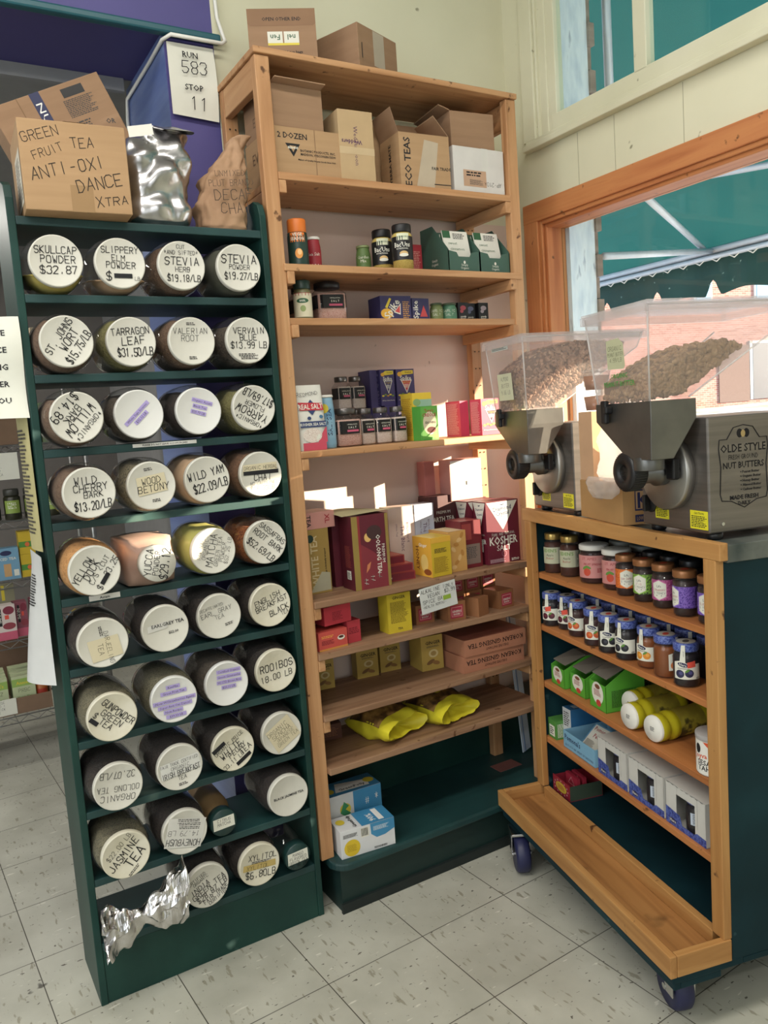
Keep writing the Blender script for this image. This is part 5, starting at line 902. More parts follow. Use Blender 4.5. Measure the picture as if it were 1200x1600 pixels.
# --- bin bag cartons on the platform
BLU = mat('#3f86b0', .45)
def dgp1(b, q, w, dd, h):
    f = q['f']; b.rect(f, w*.46, 0, w, h, BLU); b.ell(f, w*.30, h*.66, .019, .019, mat('#d9c23a')); b.poly(f, [(w*.2, h*.6), (w*.28, h*.83), (w*.37, h*.72), (w*.30, h*.66), (w*.4, h*.55), (w*.3, h*.5)], mat('#3a8a5a')); b.text(f, 'GreenPolly', w*.27, h*.36, .015, INK, 'b', .05, 'c', w*.42); b.ell(f, w*.56, h*.42, .014, .014, YELB); b.text(f, '90%', w*.72, h*.34, .014, WHITE, 'b'); b.text(f, '10%', w*.9, h*.36, .014, WHITE, 'b'); b.bars(f, w*.64, h*.08, w*.95, h*.26, 4, mat('#cfe0ea', .6, 0, 0), 4); b.text(f, '#', w*.72, h*.72, .02, WHITE, 'h'); b.text(f, '*', w*.9, h*.74, .026, WHITE, 'h')
    t = q['t']; b.rect(t, 0, 0, w, dd, BLU); b.poly(t, [(w*.18, dd*.2), (w*.82, dd*.15), (w*.86, dd*.6), (w*.3, dd*.85)], WHITE); b.text(t, 'GreenPolly', w*.52, dd*.35, .014, INK, 'b', 0, 'c', w*.5); b.ell(t, w*.1, dd*.4, .016, .018, YELB); b.ell(t, w*.88, dd*.5, .018, .018, YELB); b.bars(q['l'], dd*.1, h*.1, dd*.6, h*.3, 3, SMALL, 8)
def dgp2(b, q, w, dd, h):
    f = q['f']; b.poly(f, [(w*.55, h), (w*.56, h*.62), (w*.66, h*.45), (w*.82, h*.48), (w*.97, h*.6), (w, h*.62), (w, h)], BLU); b.ell(f, w*.2, h*.33, .026, .026, mat('#d8b92e')); b.bars(f, w*.11, h*.2, w*.29, h*.46, 5, mat('#a88a1e', .6, 0, 0), 4); b.bars(f, w*.05, h*.72, w*.33, h*.86, 3, SMALL, 4); b.rect(f, w*.37, h*.6, w*.52, h*.94, PAPER)
    for k in range(9): b.rect(f, w*(.38+.014*k), h*.64, w*(.38+.014*k)+.0013, h*.92, INK)
    b.bars(f, w*.6, h*.72, w*.9, h*.88, 3, mat('#cfe0ea', .6, 0, 0), 4); b.bars(f, w*.6, h*.06, w*.85, h*.14, 1, INK, 4)
    t = q['t']; b.rect(t, w*.4, 0, w, dd, BLU); b.text(t, '90%', w*.64, dd*.4, .02, WHITE, 'b', PI/2); b.text(t, 'GreenPolly', w*.3, dd*.5, .012, INK, 'b', PI/2, 'c', dd*.85); b.ell(t, w*.12, dd*.6, .014, .016, mat('#d9c23a')); b.rect(t, w*.74, dd*.1, w*.84, dd*.9, WHITE)
carton('bin_bag_box', 'white and blue recycled bag carton at the front of the green platform', 'box', (1.055, 2.03, .1605), .178, .09, .086, mat('#d4d5d6', .5), dgp2, -.10, 'white and blue bag cartons', .001)
carton('bin_bag_box', 'blue topped recycled bag carton standing behind the front one', 'box', (1.075, 2.135, .1605), .182, .09, .148, mat('#d4d5d6', .5), dgp1, -.04, 'white and blue bag cartons', .001)
# paper lying at the back and acrylic sheet leaning by the window wall
tag(MB().box((1.70, 2.2, .1605), (1.80, 2.26, .162), mat('#8a5a54', .7)).build('paper_scrap', None, (0, 0, 0)), 'reddish paper scrap lying at the back of the green platform', 'paper')
o = MB().box((0, 0, 0), (.05, .004, .56), mat('#dde8fa', .25)).box((.012, -.001, 0), (.018, 0, .56), mat('#7f9cc8', .3)).build('leaning_panel', None, (1.868, 2.27, .164), .3); o.rotation_euler = (0, -.11, .25); tag(o, 'narrow pale blue panel leaning in the corner behind the bookcase', 'panel')
# ------------------------------------------------------------------ goods in the cart
CF = CR-PI/2                                            # carton facing out of the cart
VA = math.atan2(.2368, -.9716)                          # direction the cart faces
GOLDL = mat('#b59a5a', .3, .7); COPL = mat('#9c6a44', .35, .4); BLUL = ramp_mat('blue_gingham', (1, 1, 1), [(.4, '#2f3f86'), (.5, '#6f80bd'), (.6, '#3a4a92')], .45, 160, 2)
JAM = glassy('jam_glass', (.98, .97, .96), .04, .9, .03)
def jamjar(name, label, i, a, z, r, h, fill, lidm, lidh, dec, th=0, group=None, hexa=False, shoulder=.78, lidr=.92):
    p = cp(i, a, z+.0004); t = empty(name, p, 0, label, 'jar', group); n = 40; ang = VA+th+.85
    zl = h-lidh
    MB().lathe([(r*.9, 0), (r, .006), (r, zl*shoulder), (r*.93, zl*.9), (r*lidr*.93, zl*.94), (r*lidr*.93, zl+.004)], JAM, n=n, cap=False).build('glass_body', t)
    MB().lathe([(r*.86, .003), (r*.96, .007), (r*.96, zl*shoulder), (r*.89, zl*.9), (.003, zl*.92)], fill, n=n).build('contents', t)
    l = MB().lathe([(r*lidr*.97, zl), (r*lidr, zl+.002), (r*lidr, h-.003), (r*lidr*.96, h-.0008), (r*lidr*.9, h), (.003, h)], lidm, n=n).build('lid', t)
    b = MB(); F = CYF(r+.0005, ang); 
    if dec: dec(b, F, r, h, t, l)
    if b.f: b.build('paper_label', t)
    return t
Z1, Z2, Z3, Z4 = .93, .758, .568, .38
APB = mat('#4a2418', .5); DRED = mat('#3a1518', .5); HON = mat('#2a1512', .5); PCH = mat('#7a3f1c', .4); BLKJ = mat('#17101a', .4); AMB = mat('#8a4a18', .4); LEAFG = mat('#5d8a3a', .6)
def dap(b, F, r, h, t, l): b.rect(F, -r*1.2, h*.25, r*.55, h*.66, mat('#b6b79c', .7), 8); b.rect(F, r*.55, h*.25, r*1.5, h*.66, mat('#a5a794', .7), 5); b.text(F, "EDEN'S", -r*.3, h*.58, .010, LEAFG, 'b', 0, 'c', r*1.4); b.text(F, 'Apple', -r*.3, h*.47, .007, INK, 'p'); b.text(F, 'Butter', -r*.3, h*.39, .007, RED_, 'p'); b.bars(F, r*.7, h*.28, r*1.4, h*.62, 5, SMALL, 2)
def dpe(b, F, r, h, t, l): b.rect(F, -r*1.4, h*.16, r*1.1, h*.74, mat('#c98a86', .6), 14); b.rect(F, r*.72, h*.16, r*.95, h*.74, mat('#b5505a', .6), 2); b.rect(F, r*.95, h*.16, r*1.6, h*.74, mat('#b5b4a4', .6), 4); b.text(F, 'ST. AMES', -r*.35, h*.66, .008, RED_, 'p', 0, 'c', r*1.2); b.text(F, 'FRUIT SPREAD', -r*.1, h*.52, .006, RED_, 'b', 0, 'c', r*1.5); b.ell(F, -r*.5, h*.32, .011, .012, mat('#c24a34')); b.ell(F, -r*.65, h*.43, .009, .004, LEAFG, 12, .6); b.ell(F, -r*.4, h*.44, .009, .004, LEAFG, 12, -.4); b.bars(F, r*.2, h*.3, r*.65, h*.42, 2, RED_, 2)
def dho(hx, edge, t1, sh=0.0):
    pat = ramp_mat('comb'+hx, (1, 1, 1), [(.38, hx), (.55, edge), (.62, hx)], .5, 190, 2)
    def f(b, F, r, h, t, l):
        b.rect(F, -r*2.6, h*.2, r*2.6, h*.66, pat, 30); x = sh*r; w = r*.62
        hx_ = lambda k: [(x-w*k, h*.43+h*.14*k), (x, h*.43+h*.22*k), (x+w*k, h*.43+h*.14*k), (x+w*k, h*.43-h*.14*k), (x, h*.43-h*.22*k), (x-w*k, h*.43-h*.14*k)]
        b.poly(F, hx_(1.1), mat(edge, .6)); b.poly(F, hx_(1), PAPER); b.text(F, 'Life', x, h*.52, .006, INK, 'p'); b.text(F, t1, x, h*.44, .006, RED_, 'h', 0, 'c', w*1.7); b.text(F, '& Honey', x, h*.37, .006, INK, 'h', 0, 'c', w*1.7); b.rect(l and F, x-w, h*.3, x+w, h*.315, INK, 3)
        q = MB(); q.ell(FR((0, 0, h), (1, 0, 0), (0, 1, 0)), 0, 0, r*.4, r*.3, mat('#c24a34')); q.build('sticker', l)
    return f
gA, gP, gH = 'gold lidded apple butter jars', 'white lidded fruit spread jars', 'copper lidded honey fruit jars'
jamjar('apple_butter_jar', 'gold lidded brown jar with cream label, at the left post on the top cart shelf', .217, .840, Z1, .0315, .127, APB, GOLDL, .020, dap, .1, gA, shoulder=.66, lidr=.86)
jamjar('apple_butter_jar', 'gold lidded brown jar with cream label, next to the pink labelled jar', .227, .757, Z1, .0315, .127, APB, GOLDL, .020, dap, .15, gA, shoulder=.66, lidr=.86)
jamjar('fruit_spread_jar', 'widest pink labelled jar with white lid and a peach picture', .240, .640, Z1, .043, .115, DRED, WHITEP, .016, dpe, .15, gP, shoulder=.84, lidr=1.0)
jamjar('fruit_spread_jar', 'pink labelled jar with white lid half hidden by the orange labelled jar', .245, .530, Z1, .041, .115, DRED, WHITEP, .016, dpe, .15, gP, shoulder=.84, lidr=1.0)
for k, (a, i, hx, ed, tx, sh, cl) in enumerate(((.448, .220, '#c2502a', '#e0863a', 'Sour Cherry', -.1, 'orange'), (.364, .219, '#2f3f2c', '#8fbf4a', 'Fig', -.65, 'dark green'), (.281, .218, '#8a2f6a', '#c26a9a', 'Strawberry', -.6, 'magenta'), (.188, .210, '#4a2f86', '#8a6ac2', 'Blueberry', -1.35, 'purple'))):
    jamjar('honey_jar', 'copper lidded dark jar with '+cl+' honeycomb label on the top cart shelf', i, a, Z1, .0285 if k else .0275, .113, HON, COPL, .018, dho(hx, ed, tx, sh), .25, gH, shoulder=.88, lidr=1.0)
jamjar('honey_jar', 'copper lidded jar with purple label mostly hidden behind the cart post', .212, .100, Z1, .0285, .113, HON, COPL, .018, dho('#4a2f86', '#8a6ac2', 'Blueberry', -.9), .5, gH, shoulder=.88, lidr=1.0)
for lb, i, a, r, h, l_ in (('rear', .305, .84, .031, .127, GOLDL), ('second rear', .31, .755, .031, .127, GOLDL)): jamjar('apple_butter_jar', ('dark jar in the shade behind the gold lidded jar at the left post' if lb == 'rear' else 'dark jar in the shade behind the second gold lidded jar'), i, a, Z1, r, h, DRED, SHADEL, .02, None, 0, gA, shoulder=.66, lidr=.86)  # rear lids coloured dark to paint in the shade
for i, a, lb in ((.34, .64, 'shaded jar behind the widest pink labelled jar'), (.34, .535, 'shaded jar behind the half hidden pink labelled jar')): jamjar('fruit_spread_jar', lb, i, a, Z1, .041, .115, DRED, mat('#6d706a', .5), .016, None, 0, gP, shoulder=.84, lidr=1.0)  # white lids greyed in colour to stand for shade
for i, a, cl in ((.30, .44, 'orange'), (.30, .36, 'dark green'), (.30, .28, 'magenta'), (.30, .19, 'purple')): jamjar('honey_jar', 'shaded copper lidded jar behind the jar with the '+cl+' honeycomb label', i, a, Z1, .0285, .113, HON, SHADEL, .018, None, 0, gH, shoulder=.88, lidr=1.0)  # copper lids swapped for a dark colour that paints the shade
def dpv(fr1, fr2, x0, tagx, nf=2, lf=True):
    def f(b, F, r, h, t, l):
        x = x0*r; w = r*.95
        b.poly(F, [(x-w, h*.58), (x-w*.5, h*.62), (x-w*.35, h*.98), (x-w*.05, h*.98), (x-w*.05, h*.58), (x+w*.2, h*.55), (x+w*1.2, h*.55), (x+w*1.2, h*.2), (x-w, h*.2)], PAPER)
        b.text(F, 'natural', x-w*.2, h*.78, .0035, SMALL, 'p', PI/2); b.ell(F, x-w*.25, h*.53, r*.42, h*.05, NAVY, 16, -.2); b.text(F, 'Hero', x-w*.25, h*.53, .006, PAPER, 'b', -.2); b.bars(F, x-w*.7, h*.43, x+w*.3, h*.46, 1, SMALL, 3)
        for k in range(nf): b.ell(F, x-w*.5+k*r*.7, h*(.32+.02*k), r*.33, r*.32, fr1, 14); b.ell(F, x-w*.42+k*r*.7, h*(.335+.02*k), r*.16, r*.14, fr2, 10)
        if lf: b.ell(F, x+w*.1, h*.40, r*.22, r*.09, LEAFG, 10, .6)
        b.bars(F, x+w*.8, h*.21, x+w*1.15, h*.25, 1, SMALL, 6)
        if tagx is not None: b.poly(F, [(tagx*r-r*.3, h*.46), (tagx*r+r*.3, h*.49), (tagx*r+r*.27, h*.63), (tagx*r-r*.33, h*.59)], mat('#d8503f', .6))
        q = MB(); T = FR((0, 0, h), (1, 0, 0), (0, 1, 0)); q.ell(T, 0, 0, r*.72, r*.72, mat('#b7b7ae', .5)); q.ell(T, 0, 0, r*.4, r*.25, mat('#c24a3c', .5) if tagx is None else SMALL, 16, .5); q.build('sticker', l)
    return f
CH1, CH2 = mat('#4a1a2a', .5), mat('#6d2a3a', .5); AP1, AP2 = mat('#c2552a', .5), mat('#d8783a', .5); BB1, BB2 = mat('#1d1d24', .5), mat('#3a3a46', .5); OR1, OR2 = mat('#d88a2a', .5), mat('#e8a84a', .5); BL1, BL2 = mat('#2a2a4a', .5), mat('#4a4a7a', .5)
g2 = 'blue lidded jam jars'
for a, i, fl, f1, f2, x0, tg, th, lb in ((.842, .203, BLKJ, CH1, CH2, -.1, -.2, .0, 'blue lidded jam jar with cherries and red price tag, at the left post'), (.778, .222, BLKJ, CH1, CH2, -.3, -.2, .1, 'second blue lidded jam jar, with cherries and a red price tag'), (.694, .210, DRED, AP1, AP2, -.4, None, .1, 'blue lidded dark red jam jar with small orange fruit, third from left'), (.588, .200, DRED, AP1, AP2, .0, None, .15, 'blue lidded red jam jar with two large orange fruits'), (.508, .198, BLKJ, BB1, BB2, .0, None, .2, 'blue lidded black jam jar with two dark berries facing out'), (.430, .203, BLKJ, BB1, BB2, -.5, None, .2, 'blue lidded black jam jar with dark berries turned left'), (.344, .213, AMB, OR1, OR2, -.6, None, .25, 'blue lidded amber jam jar with yellow oranges'), (.262, .205, AMB, AP2, OR1, .9, None, .3, 'blue lidded amber jam jar with its label turned to the right'), (.185, .205, BLKJ, BL1, BL2, -.3, .1, .35, 'blue lidded jam jar with blueberries and red price tag, by the right post')):
    jamjar('jam_jar', lb, i, a, Z2, .0315, .108, fl, BLUL, .02, dpv(f1, f2, x0, tg), th, g2, shoulder=.80, lidr=.95)
for k in range(8): jamjar('jam_jar', ('first', 'second', 'third', 'fourth', 'fifth', 'sixth', 'seventh', 'eighth')[k]+' from the left in the shaded back row of blue lidded jam jars', .285, .80-.086*k, Z2, .0315, .108, BLKJ, BLUL, .02, (lambda b, F, r, h, t, l: b.rect(F, -r*.15, h*.6, r*.15, h*.97, PAPER, 2)), .3, g2, shoulder=.80, lidr=.95)
# green display cartons, yellow bottles, tubs
GB1 = mat('#58a637', .5); GB2 = mat('#6a655c', .7); 
def green_display(label, a0, a1, i0, h, seed):
    w = a0-a1; t = empty('display_carton', cp(i0, (a0+a1)/2, Z3+.0004), CF, label, 'box', 'green display cartons'); dd = .13; hl = h*.62; b = MB(); th = .002
    b.box((-w/2, 0, 0), (w/2, dd, th), GB1)
    for x in (-w/2, w/2-th):
        pr = [(0, 0), (dd, 0), (dd, h*.95), (dd*.62, h), (0, hl)]; b.add([(x, y, z) for y, z in pr]+[(x+th, y, z) for y, z in pr], [(0, 1, 2, 3, 4), (9, 8, 7, 6, 5)]+[(i, (i+1) % 5, 5+(i+1) % 5, 5+i) for i in range(5)], GB1)
    b.box((-w/2+th, dd-th, 0), (w/2-th, dd, h*.95), GB2); b.box((-w/2, 0, 0), (w/2, th, hl), GB1)
    F = FR((-w/2, 0, 0), (1, 0, 0), (0, 0, 1)); n = 2 if w > .12 else 1
    for k in range(n):
        x = w*(k+.5)/n; b.ell(F, x, hl*.62, w/n*.36, hl*.42, PAPER); b.ell(F, x, hl*.86, w/n*.16, hl*.09, mat('#7a4a34')); b.bars(F, x-w/n*.22, hl*.5, x+w/n*.22, hl*.75, 3, RED_, seed+k); b.ell(F, x+w/n*.05, hl*.25, w/n*.15, hl*.13, mat('#c2443a'))
    R_ = FR((w/2, 0, 0), (0, 1, 0), (0, 0, 1)); b.bars(R_, dd*.15, h*.1, dd*.85, h*.5, 8, mat('#2c4a20', .6, 0, 0), seed)
    b.build('tray', t)
    lid = MB(); lid.add([(-w/2+.004, dd*.62, h), (w/2-.004, dd*.62, h), (w/2-.012, .012, h*.74), (-w/2+.012, .004, h*.80), (-w/2+.004, dd*.62, h+.003), (w/2-.004, dd*.62, h+.003), (w/2-.012, .012, h*.74+.003), (-w/2+.012, .004, h*.80+.003)], [(0, 1, 2, 3), (7, 6, 5, 4), (0, 4, 5, 1), (1, 5, 6, 2), (2, 6, 7, 3), (3, 7, 4, 0)], GB2); lid.box((-w/2+.003, dd*.62, h-.002), (w/2-.003, dd-.003, h+.001), GB2); lid.build('flap', t)
    return t
green_display('bright green display carton with grey flap, farthest left on its shelf', .846, .760, .190, .098, 1).rotation_euler.z -= .03
green_display('bright green display carton in the middle, between the two other green ones', .742, .655, .200, .1, 2)
green_display('bright green display carton with grey flap, beside the yellow bottles', .612, .527, .190, .128, 3)
carton('green_box', 'green box with small print lying behind the right green display carton', 'box', cp(.36, .575, Z3+.0005), .06, .06, .09, mat('#4f7a3a', .5), lambda b, q, w, dd, h: b.bars(q['f'], .01, .01, w-.01, h-.01, 7, PAPER, 3), CF)
YB1 = mat('#b8ad22', .35); YLBL = ramp_mat('yellow_label', (20, 20, 20), [(.4, '#8f8430'), (.55, '#a89c38'), (.62, '#4a4420')], .5, 1, 3)
def ybottle(label, i, a, z, yaw):
    t = empty('yellow_bottle', cp(i, a, z+.0004), CR+yaw, label, 'bottle', 'yellow bottles lying down'); r = .038; c = (0, 0, r); ax = (1, 0, 0)
    MB().lathe([(r*.84, .03), (r*.84, .036), (r, .046), (r, .058), (r*.955, .062), (r*.955, .15), (r, .155), (r, .17), (r*.9, .178), (.003, .178)], YB1, c, ax, 36, cap=False).build('bottle_body', t)
    b = MB(); b.lathe([(r*.965, .064), (r*.965, .148)], YLBL, c, ax, 36, cap=False); b.build('paper_label', t)
    b = MB(); b.lathe([(r*.88, .032), (r*.92, .03), (r*.92, .004), (r*.86, 0), (.003, 0)], WHITEP, c, ax, 36); b.lathe([(r*.93, .008), (r*.95, .009), (r*.95, .03), (r*.93, .031)], YB1, c, ax, 36, cap=False); F = FR(c, (0, -1, 0), (0, 0, 1)); b.bars(F, -.008, -.006, .008, .006, 2, SMALL, 4); b.build('cap', t)
ybottle('yellow bottle lying on its side at the back left, white cap outward', .235, .478, Z3, .12); ybottle('yellow bottle lying on its side in the middle, white cap outward', .178, .40, Z3, .06); ybottle('yellow bottle lying on its side nearest the right post, white cap outward', .183, .300, Z3, .10)
TOR = mat('#d2552c', .5)
def tub(label, i, a, z):
    r = .042; h = .098
    def dec(b):
        F = CYF(r+.0005, VA+.6); b.rect(F, -r*2, .004, r*2, h*.86, WHITEP, 24); b.poly(F, [(-r*.4, h*.85), (r*1.6, h*.85), (r*1.6, h*.25), (r*.8, h*.4)], TOR); b.ell(F, -r*.75, h*.66, .008, .012, INK); b.text(F, 'Joyva', -r*.6, h*.5, .012, TOR, 'b', .1); b.text(F, 'SESAME', -r*.1, h*.34, .012, INK, 'b', 0, 'c', r*1.6); b.text(F, 'TAHINI', -r*.1, h*.2, .012, INK, 'b', 0, 'c', r*1.5)
    cyl_thing('tahini_tub', label, 'tub', cp(i, a, z+.0004), r, h, [('tub_body', [(r*.95, 0), (r, .004), (r, h*.9), (.003, h*.9)], WHITEP, None), ('paper_label', None, WHITEP, dec), ('lid', [(r*1.03, h*.87), (r*1.05, h*.88), (r*1.05, h*.99), (r*.98, h), (.003, h-.002)], glassy('frosted_lid', (.9, .9, .92), .3, .5, .5), None)], 0, 'orange and white tahini tubs')
tub('orange and white tahini tub beside the right post, front one', .214, .100, Z3); tub('orange and white tahini tub behind the front one', .315, .135, Z3)
carton('green_box', 'little green box with barcode at the left post on the lowest cart shelf', 'box', cp(.183, .844, Z4+.0005), .05, .06, .062, mat('#4f8a40', .5), lambda b, q, w, dd, h: (b.rect(q['f'], .008, .008, w-.008, h*.7, PAPER), b.bars(q['f'], .012, .012, w-.014, h*.62, 2, INK, 5), b.bars(q['r'], .006, .006, dd-.006, h-.01, 6, PAPER, 3)), CF)
carton('tea_box', 'blue and white box standing between the little green box and blue tray', 'box', cp(.212, .797, Z4+.0005), .045, .12, .110, mat('#c9cccf', .5), lambda b, q, w, dd, h: (b.rect(q['r'], 0, 0, dd, h, mat('#2f6a9a', .5)), b.rect(q['t'], 0, 0, w, dd, mat('#2f6a9a', .5)), b.bars(q['f'], .006, .05, w-.006, .1, 4, SMALL, 2), b.rect(q['t'], .012, .02, w-.01, dd*.8, mat('#a9bccc', .5))), CF+.06)
PB_ = mat('#7fb0cc', .5)
t = empty('pectin_tray', cp(.183, .680, Z4+.0004), CF, 'light blue open display tray with dark lettering on its front', 'box'); w, dd = .182, .16
b = MB(); b.box((-w/2, 0, 0), (w/2, dd, .002), PB_); b.box((-w/2, 0, 0), (w/2, .002, .055), PB_); b.box((-w/2, dd-.002, 0), (w/2, dd, .055), PB_)
for x in (-w/2, w/2-.002): b.box((x, .002, .002), (x+.002, dd-.002, .055), PB_)
F = FR((-w/2, 0, 0), (1, 0, 0), (0, 0, 1)); b.text(F, "Pomona's", .055, .037, .017, NAVY, 'b', 0, 'c', .1); b.text(F, 'jells with any amount of sweetener', w*.5, .014, .008, NAVY, 'h', 0, 'c', w*.9); b.build('tray', t)
o = carton('pectin_box', 'white pectin box with dark red lettering leaning in the light blue tray', 'box', cp(.215, .665, Z4+.02), .115, .022, .085, mat('#5f93b5', .5), lambda b, q, w, dd, h: (b.rect(q['f'], .006, .004, w-.006, h-.004, PAPER), b.text(q['f'], "Pomona's", w*.42, h*.82, .013, RED_, 'b', 0, 'c', w*.7), b.text(q['f'], 'Pectin', w*.45, h*.55, .014, RED_, 'b'), b.bars(q['f'], w*.1, h*.1, w*.5, h*.35, 3, SMALL, 3), b.ell(q['f'], w*.72, h*.3, .007, .012, RED_), b.ell(q['f'], w*.85, h*.26, .006, .010, PURT)), CF); o.rotation_euler = (-.85, 0, CF+.05)
WB = mat('#c9c8c2', .6); GING = ramp_mat('gingham_band', (1, 1, 1), [(.4, '#26357a'), (.5, '#5a6cb0'), (.6, '#2c3c84')], .5, 90, 2)
for k, (a0, a1) in enumerate(((.566, .420), (.412, .258), (.250, .098))):
    w = a0-a1; h = .112; t = empty('jam_carton', cp(.181, (a0+a1)/2, Z4+.0004), CF, ('white carton with blue patterned base and cut window, left of three', 'white carton with blue patterned base and cut window, middle of three', 'white carton with blue patterned base and cut window, by the right post')[k], 'box', 'cut out jam cartons'); b = MB(); dd = .17; x0, x1, zt = -w*.22, w*.24, h*.80
    b.box((-w/2, 0, h-.002), (w/2, dd, h), WB); b.box((-w/2, dd-.002, 0), (w/2, dd, h-.002), WB); b.box((-w/2, 0, 0), (-w/2+.002, dd-.002, h-.002), WB); b.box((w/2-.002, 0, 0), (w/2, dd-.002, h-.002), WB); b.box((-w/2, 0, 0), (w/2, dd-.002, .002), WB)
    b.add([(-w/2, 0, 0), (x0, 0, 0), (x0, 0, zt), (x1, 0, zt), (x1, 0, .0), (w/2, 0, 0), (w/2, 0, h), (x1, 0, h), (x0, 0, h), (-w/2, 0, h)], [(0, 1, 2, 8, 9), (2, 3, 7, 8), (4, 5, 6, 7, 3)], WB)
    F = FR((-w/2, 0, 0), (1, 0, 0), (0, 0, 1)); b.poly(F, [(0, 0), (w, 0), (w, h*.18), (w*.78, h*.2), (w*.72, h*.14), (w*.42, h*.14), (w*.36, h*.34), (0, h*.4)], GING); b.ell(F, w*.18, h*.12, .014, .007, NAVY); b.text(F, 'Hero', w*.18, h*.12, .008, PAPER, 'b'); b.rect(F, w*.30, h*.55, w*.303, h, SMALL); b.rect(F, w*.8, h*.3, w*.803, h, SMALL)
    for q in range(8): b.rect(F, w*.04+q*w*.12, h*.975, w*.10+q*w*.12, h*.985, SMALL)
    b.build('carton_body', t)
    jamjar('jam_jar', 'dark jam jar showing through the window of the '+('left', 'middle', 'right')[k]+' cut out white carton', .215, (a0+a1)/2-w*.04, Z4+.0025, .030, .096, BLKJ, BLUL, .018, lambda b, F, r, h, t, l: (b.rect(F, -r*.9, h*.3, r*.9, h*.62, mat('#b9c4d2', .6), 8), b.bars(F, -r*.7, h*.33, r*.6, h*.6, 5, SMALL, 3)), .3, g2)
CRM = mat('#8f2434', .5)
t = empty('tea_tray', cp(.182, .800, .2004), CF, 'open crimson display tray with yellow badge on the dark deck of the cart', 'box'); w, dd = .105, .12; b = MB()
b.box((-w/2, 0, 0), (w/2, dd, .002), CRM); b.box((-w/2, 0, 0), (w/2, .002, .055), CRM); b.box((w/2-.002, .002, .002), (w/2, dd, .05), mat('#3c4a3c', .6)); b.box((-w/2, .002, .002), (-w/2+.002, dd, .05), CRM); b.box((-w/2, dd-.002, 0), (w/2, dd, .05), CRM)
F = FR((-w/2, 0, 0), (1, 0, 0), (0, 0, 1)); b.ell(F, w*.5, .028, .034, .016, mat('#c2a83a')); b.bars(F, w*.28, .02, w*.72, .037, 2, RED_, 3)
for k in range(12): b.ell(F, w*.5+.043*math.cos(k*PI/6), .028+.021*math.sin(k*PI/6), .003, .003, mat('#c9a0a4'), 8)
b.build('tray', t)
for k, (dx, lb) in enumerate(((.012, 'crimson sachet with pale triangle standing in the crimson tray, front one'), (.035, 'crimson sachet lying behind the front one in the crimson tray'))):
    carton('tea_sachet', lb, 'packet', cp(.205+dx, .795, .2035), .07, .012, .062, mat('#9c2a3c', .5), lambda b, q, w, dd, h: (b.poly(q['f'], [(w*.2, h*.5), (w*.5, h*.92), (w*.8, h*.5)], mat('#c98a90', .5)), b.poly(q['f'], [(w*.26, h*.53), (w*.5, h*.86), (w*.74, h*.53)], CRM)), CF, 'crimson sachets')
# ------------------------------------------------------------------ nut butter mills on the cart top
ZT = 1.1325
YST = mat('#d8d02c', .5); EDGE = glassy('moulded_edge', (.98, .97, .97), .15, .9, .55)
def nutmesh(b, poly, F, mt, nmin, size, seed, depth=.004):
    """individual nuts lying against a clear face, inside the outline poly"""
    rg = random.Random(seed); xs = [p[0] for p in poly]; ys = [p[1] for p in poly]; c = 0; tries = 0
    def inside(x, y):
        r = False
        for (x0, y0), (x1, y1) in zip(poly, poly[1:]+poly[:1]):
            if (y0 > y) != (y1 > y) and x < (x1-x0)*(y-y0)/(y1-y0)+x0: r = not r
        return r
    while c < nmin and tries < nmin*20:
        tries += 1; x, y = rg.uniform(min(xs), max(xs)), rg.uniform(min(ys), max(ys))
        if not inside(x, y): continue
        c += 1; s = size*rg.uniform(.75, 1.2); a = rg.uniform(0, PI); o = F(x, y, -depth-rg.uniform(0, .004)); ux = (F(x+.01, y, 0)-F(x, y, 0)).normalized(); uy = (F(x, y+.01, 0)-F(x, y, 0)).normalized(); un = ux.cross(uy)
        e1 = (ux*math.cos(a)+uy*math.sin(a)+un*rg.uniform(-.3, .3)).normalized(); e2 = un.cross(e1).normalized(); e3 = e1.cross(e2)
        b.lathe([(.001, -s), (s*.5, -s*.55), (s*.62, 0), (s*.5, s*.55), (.001, s)], mt, o, e1, 7, True, cap=False)
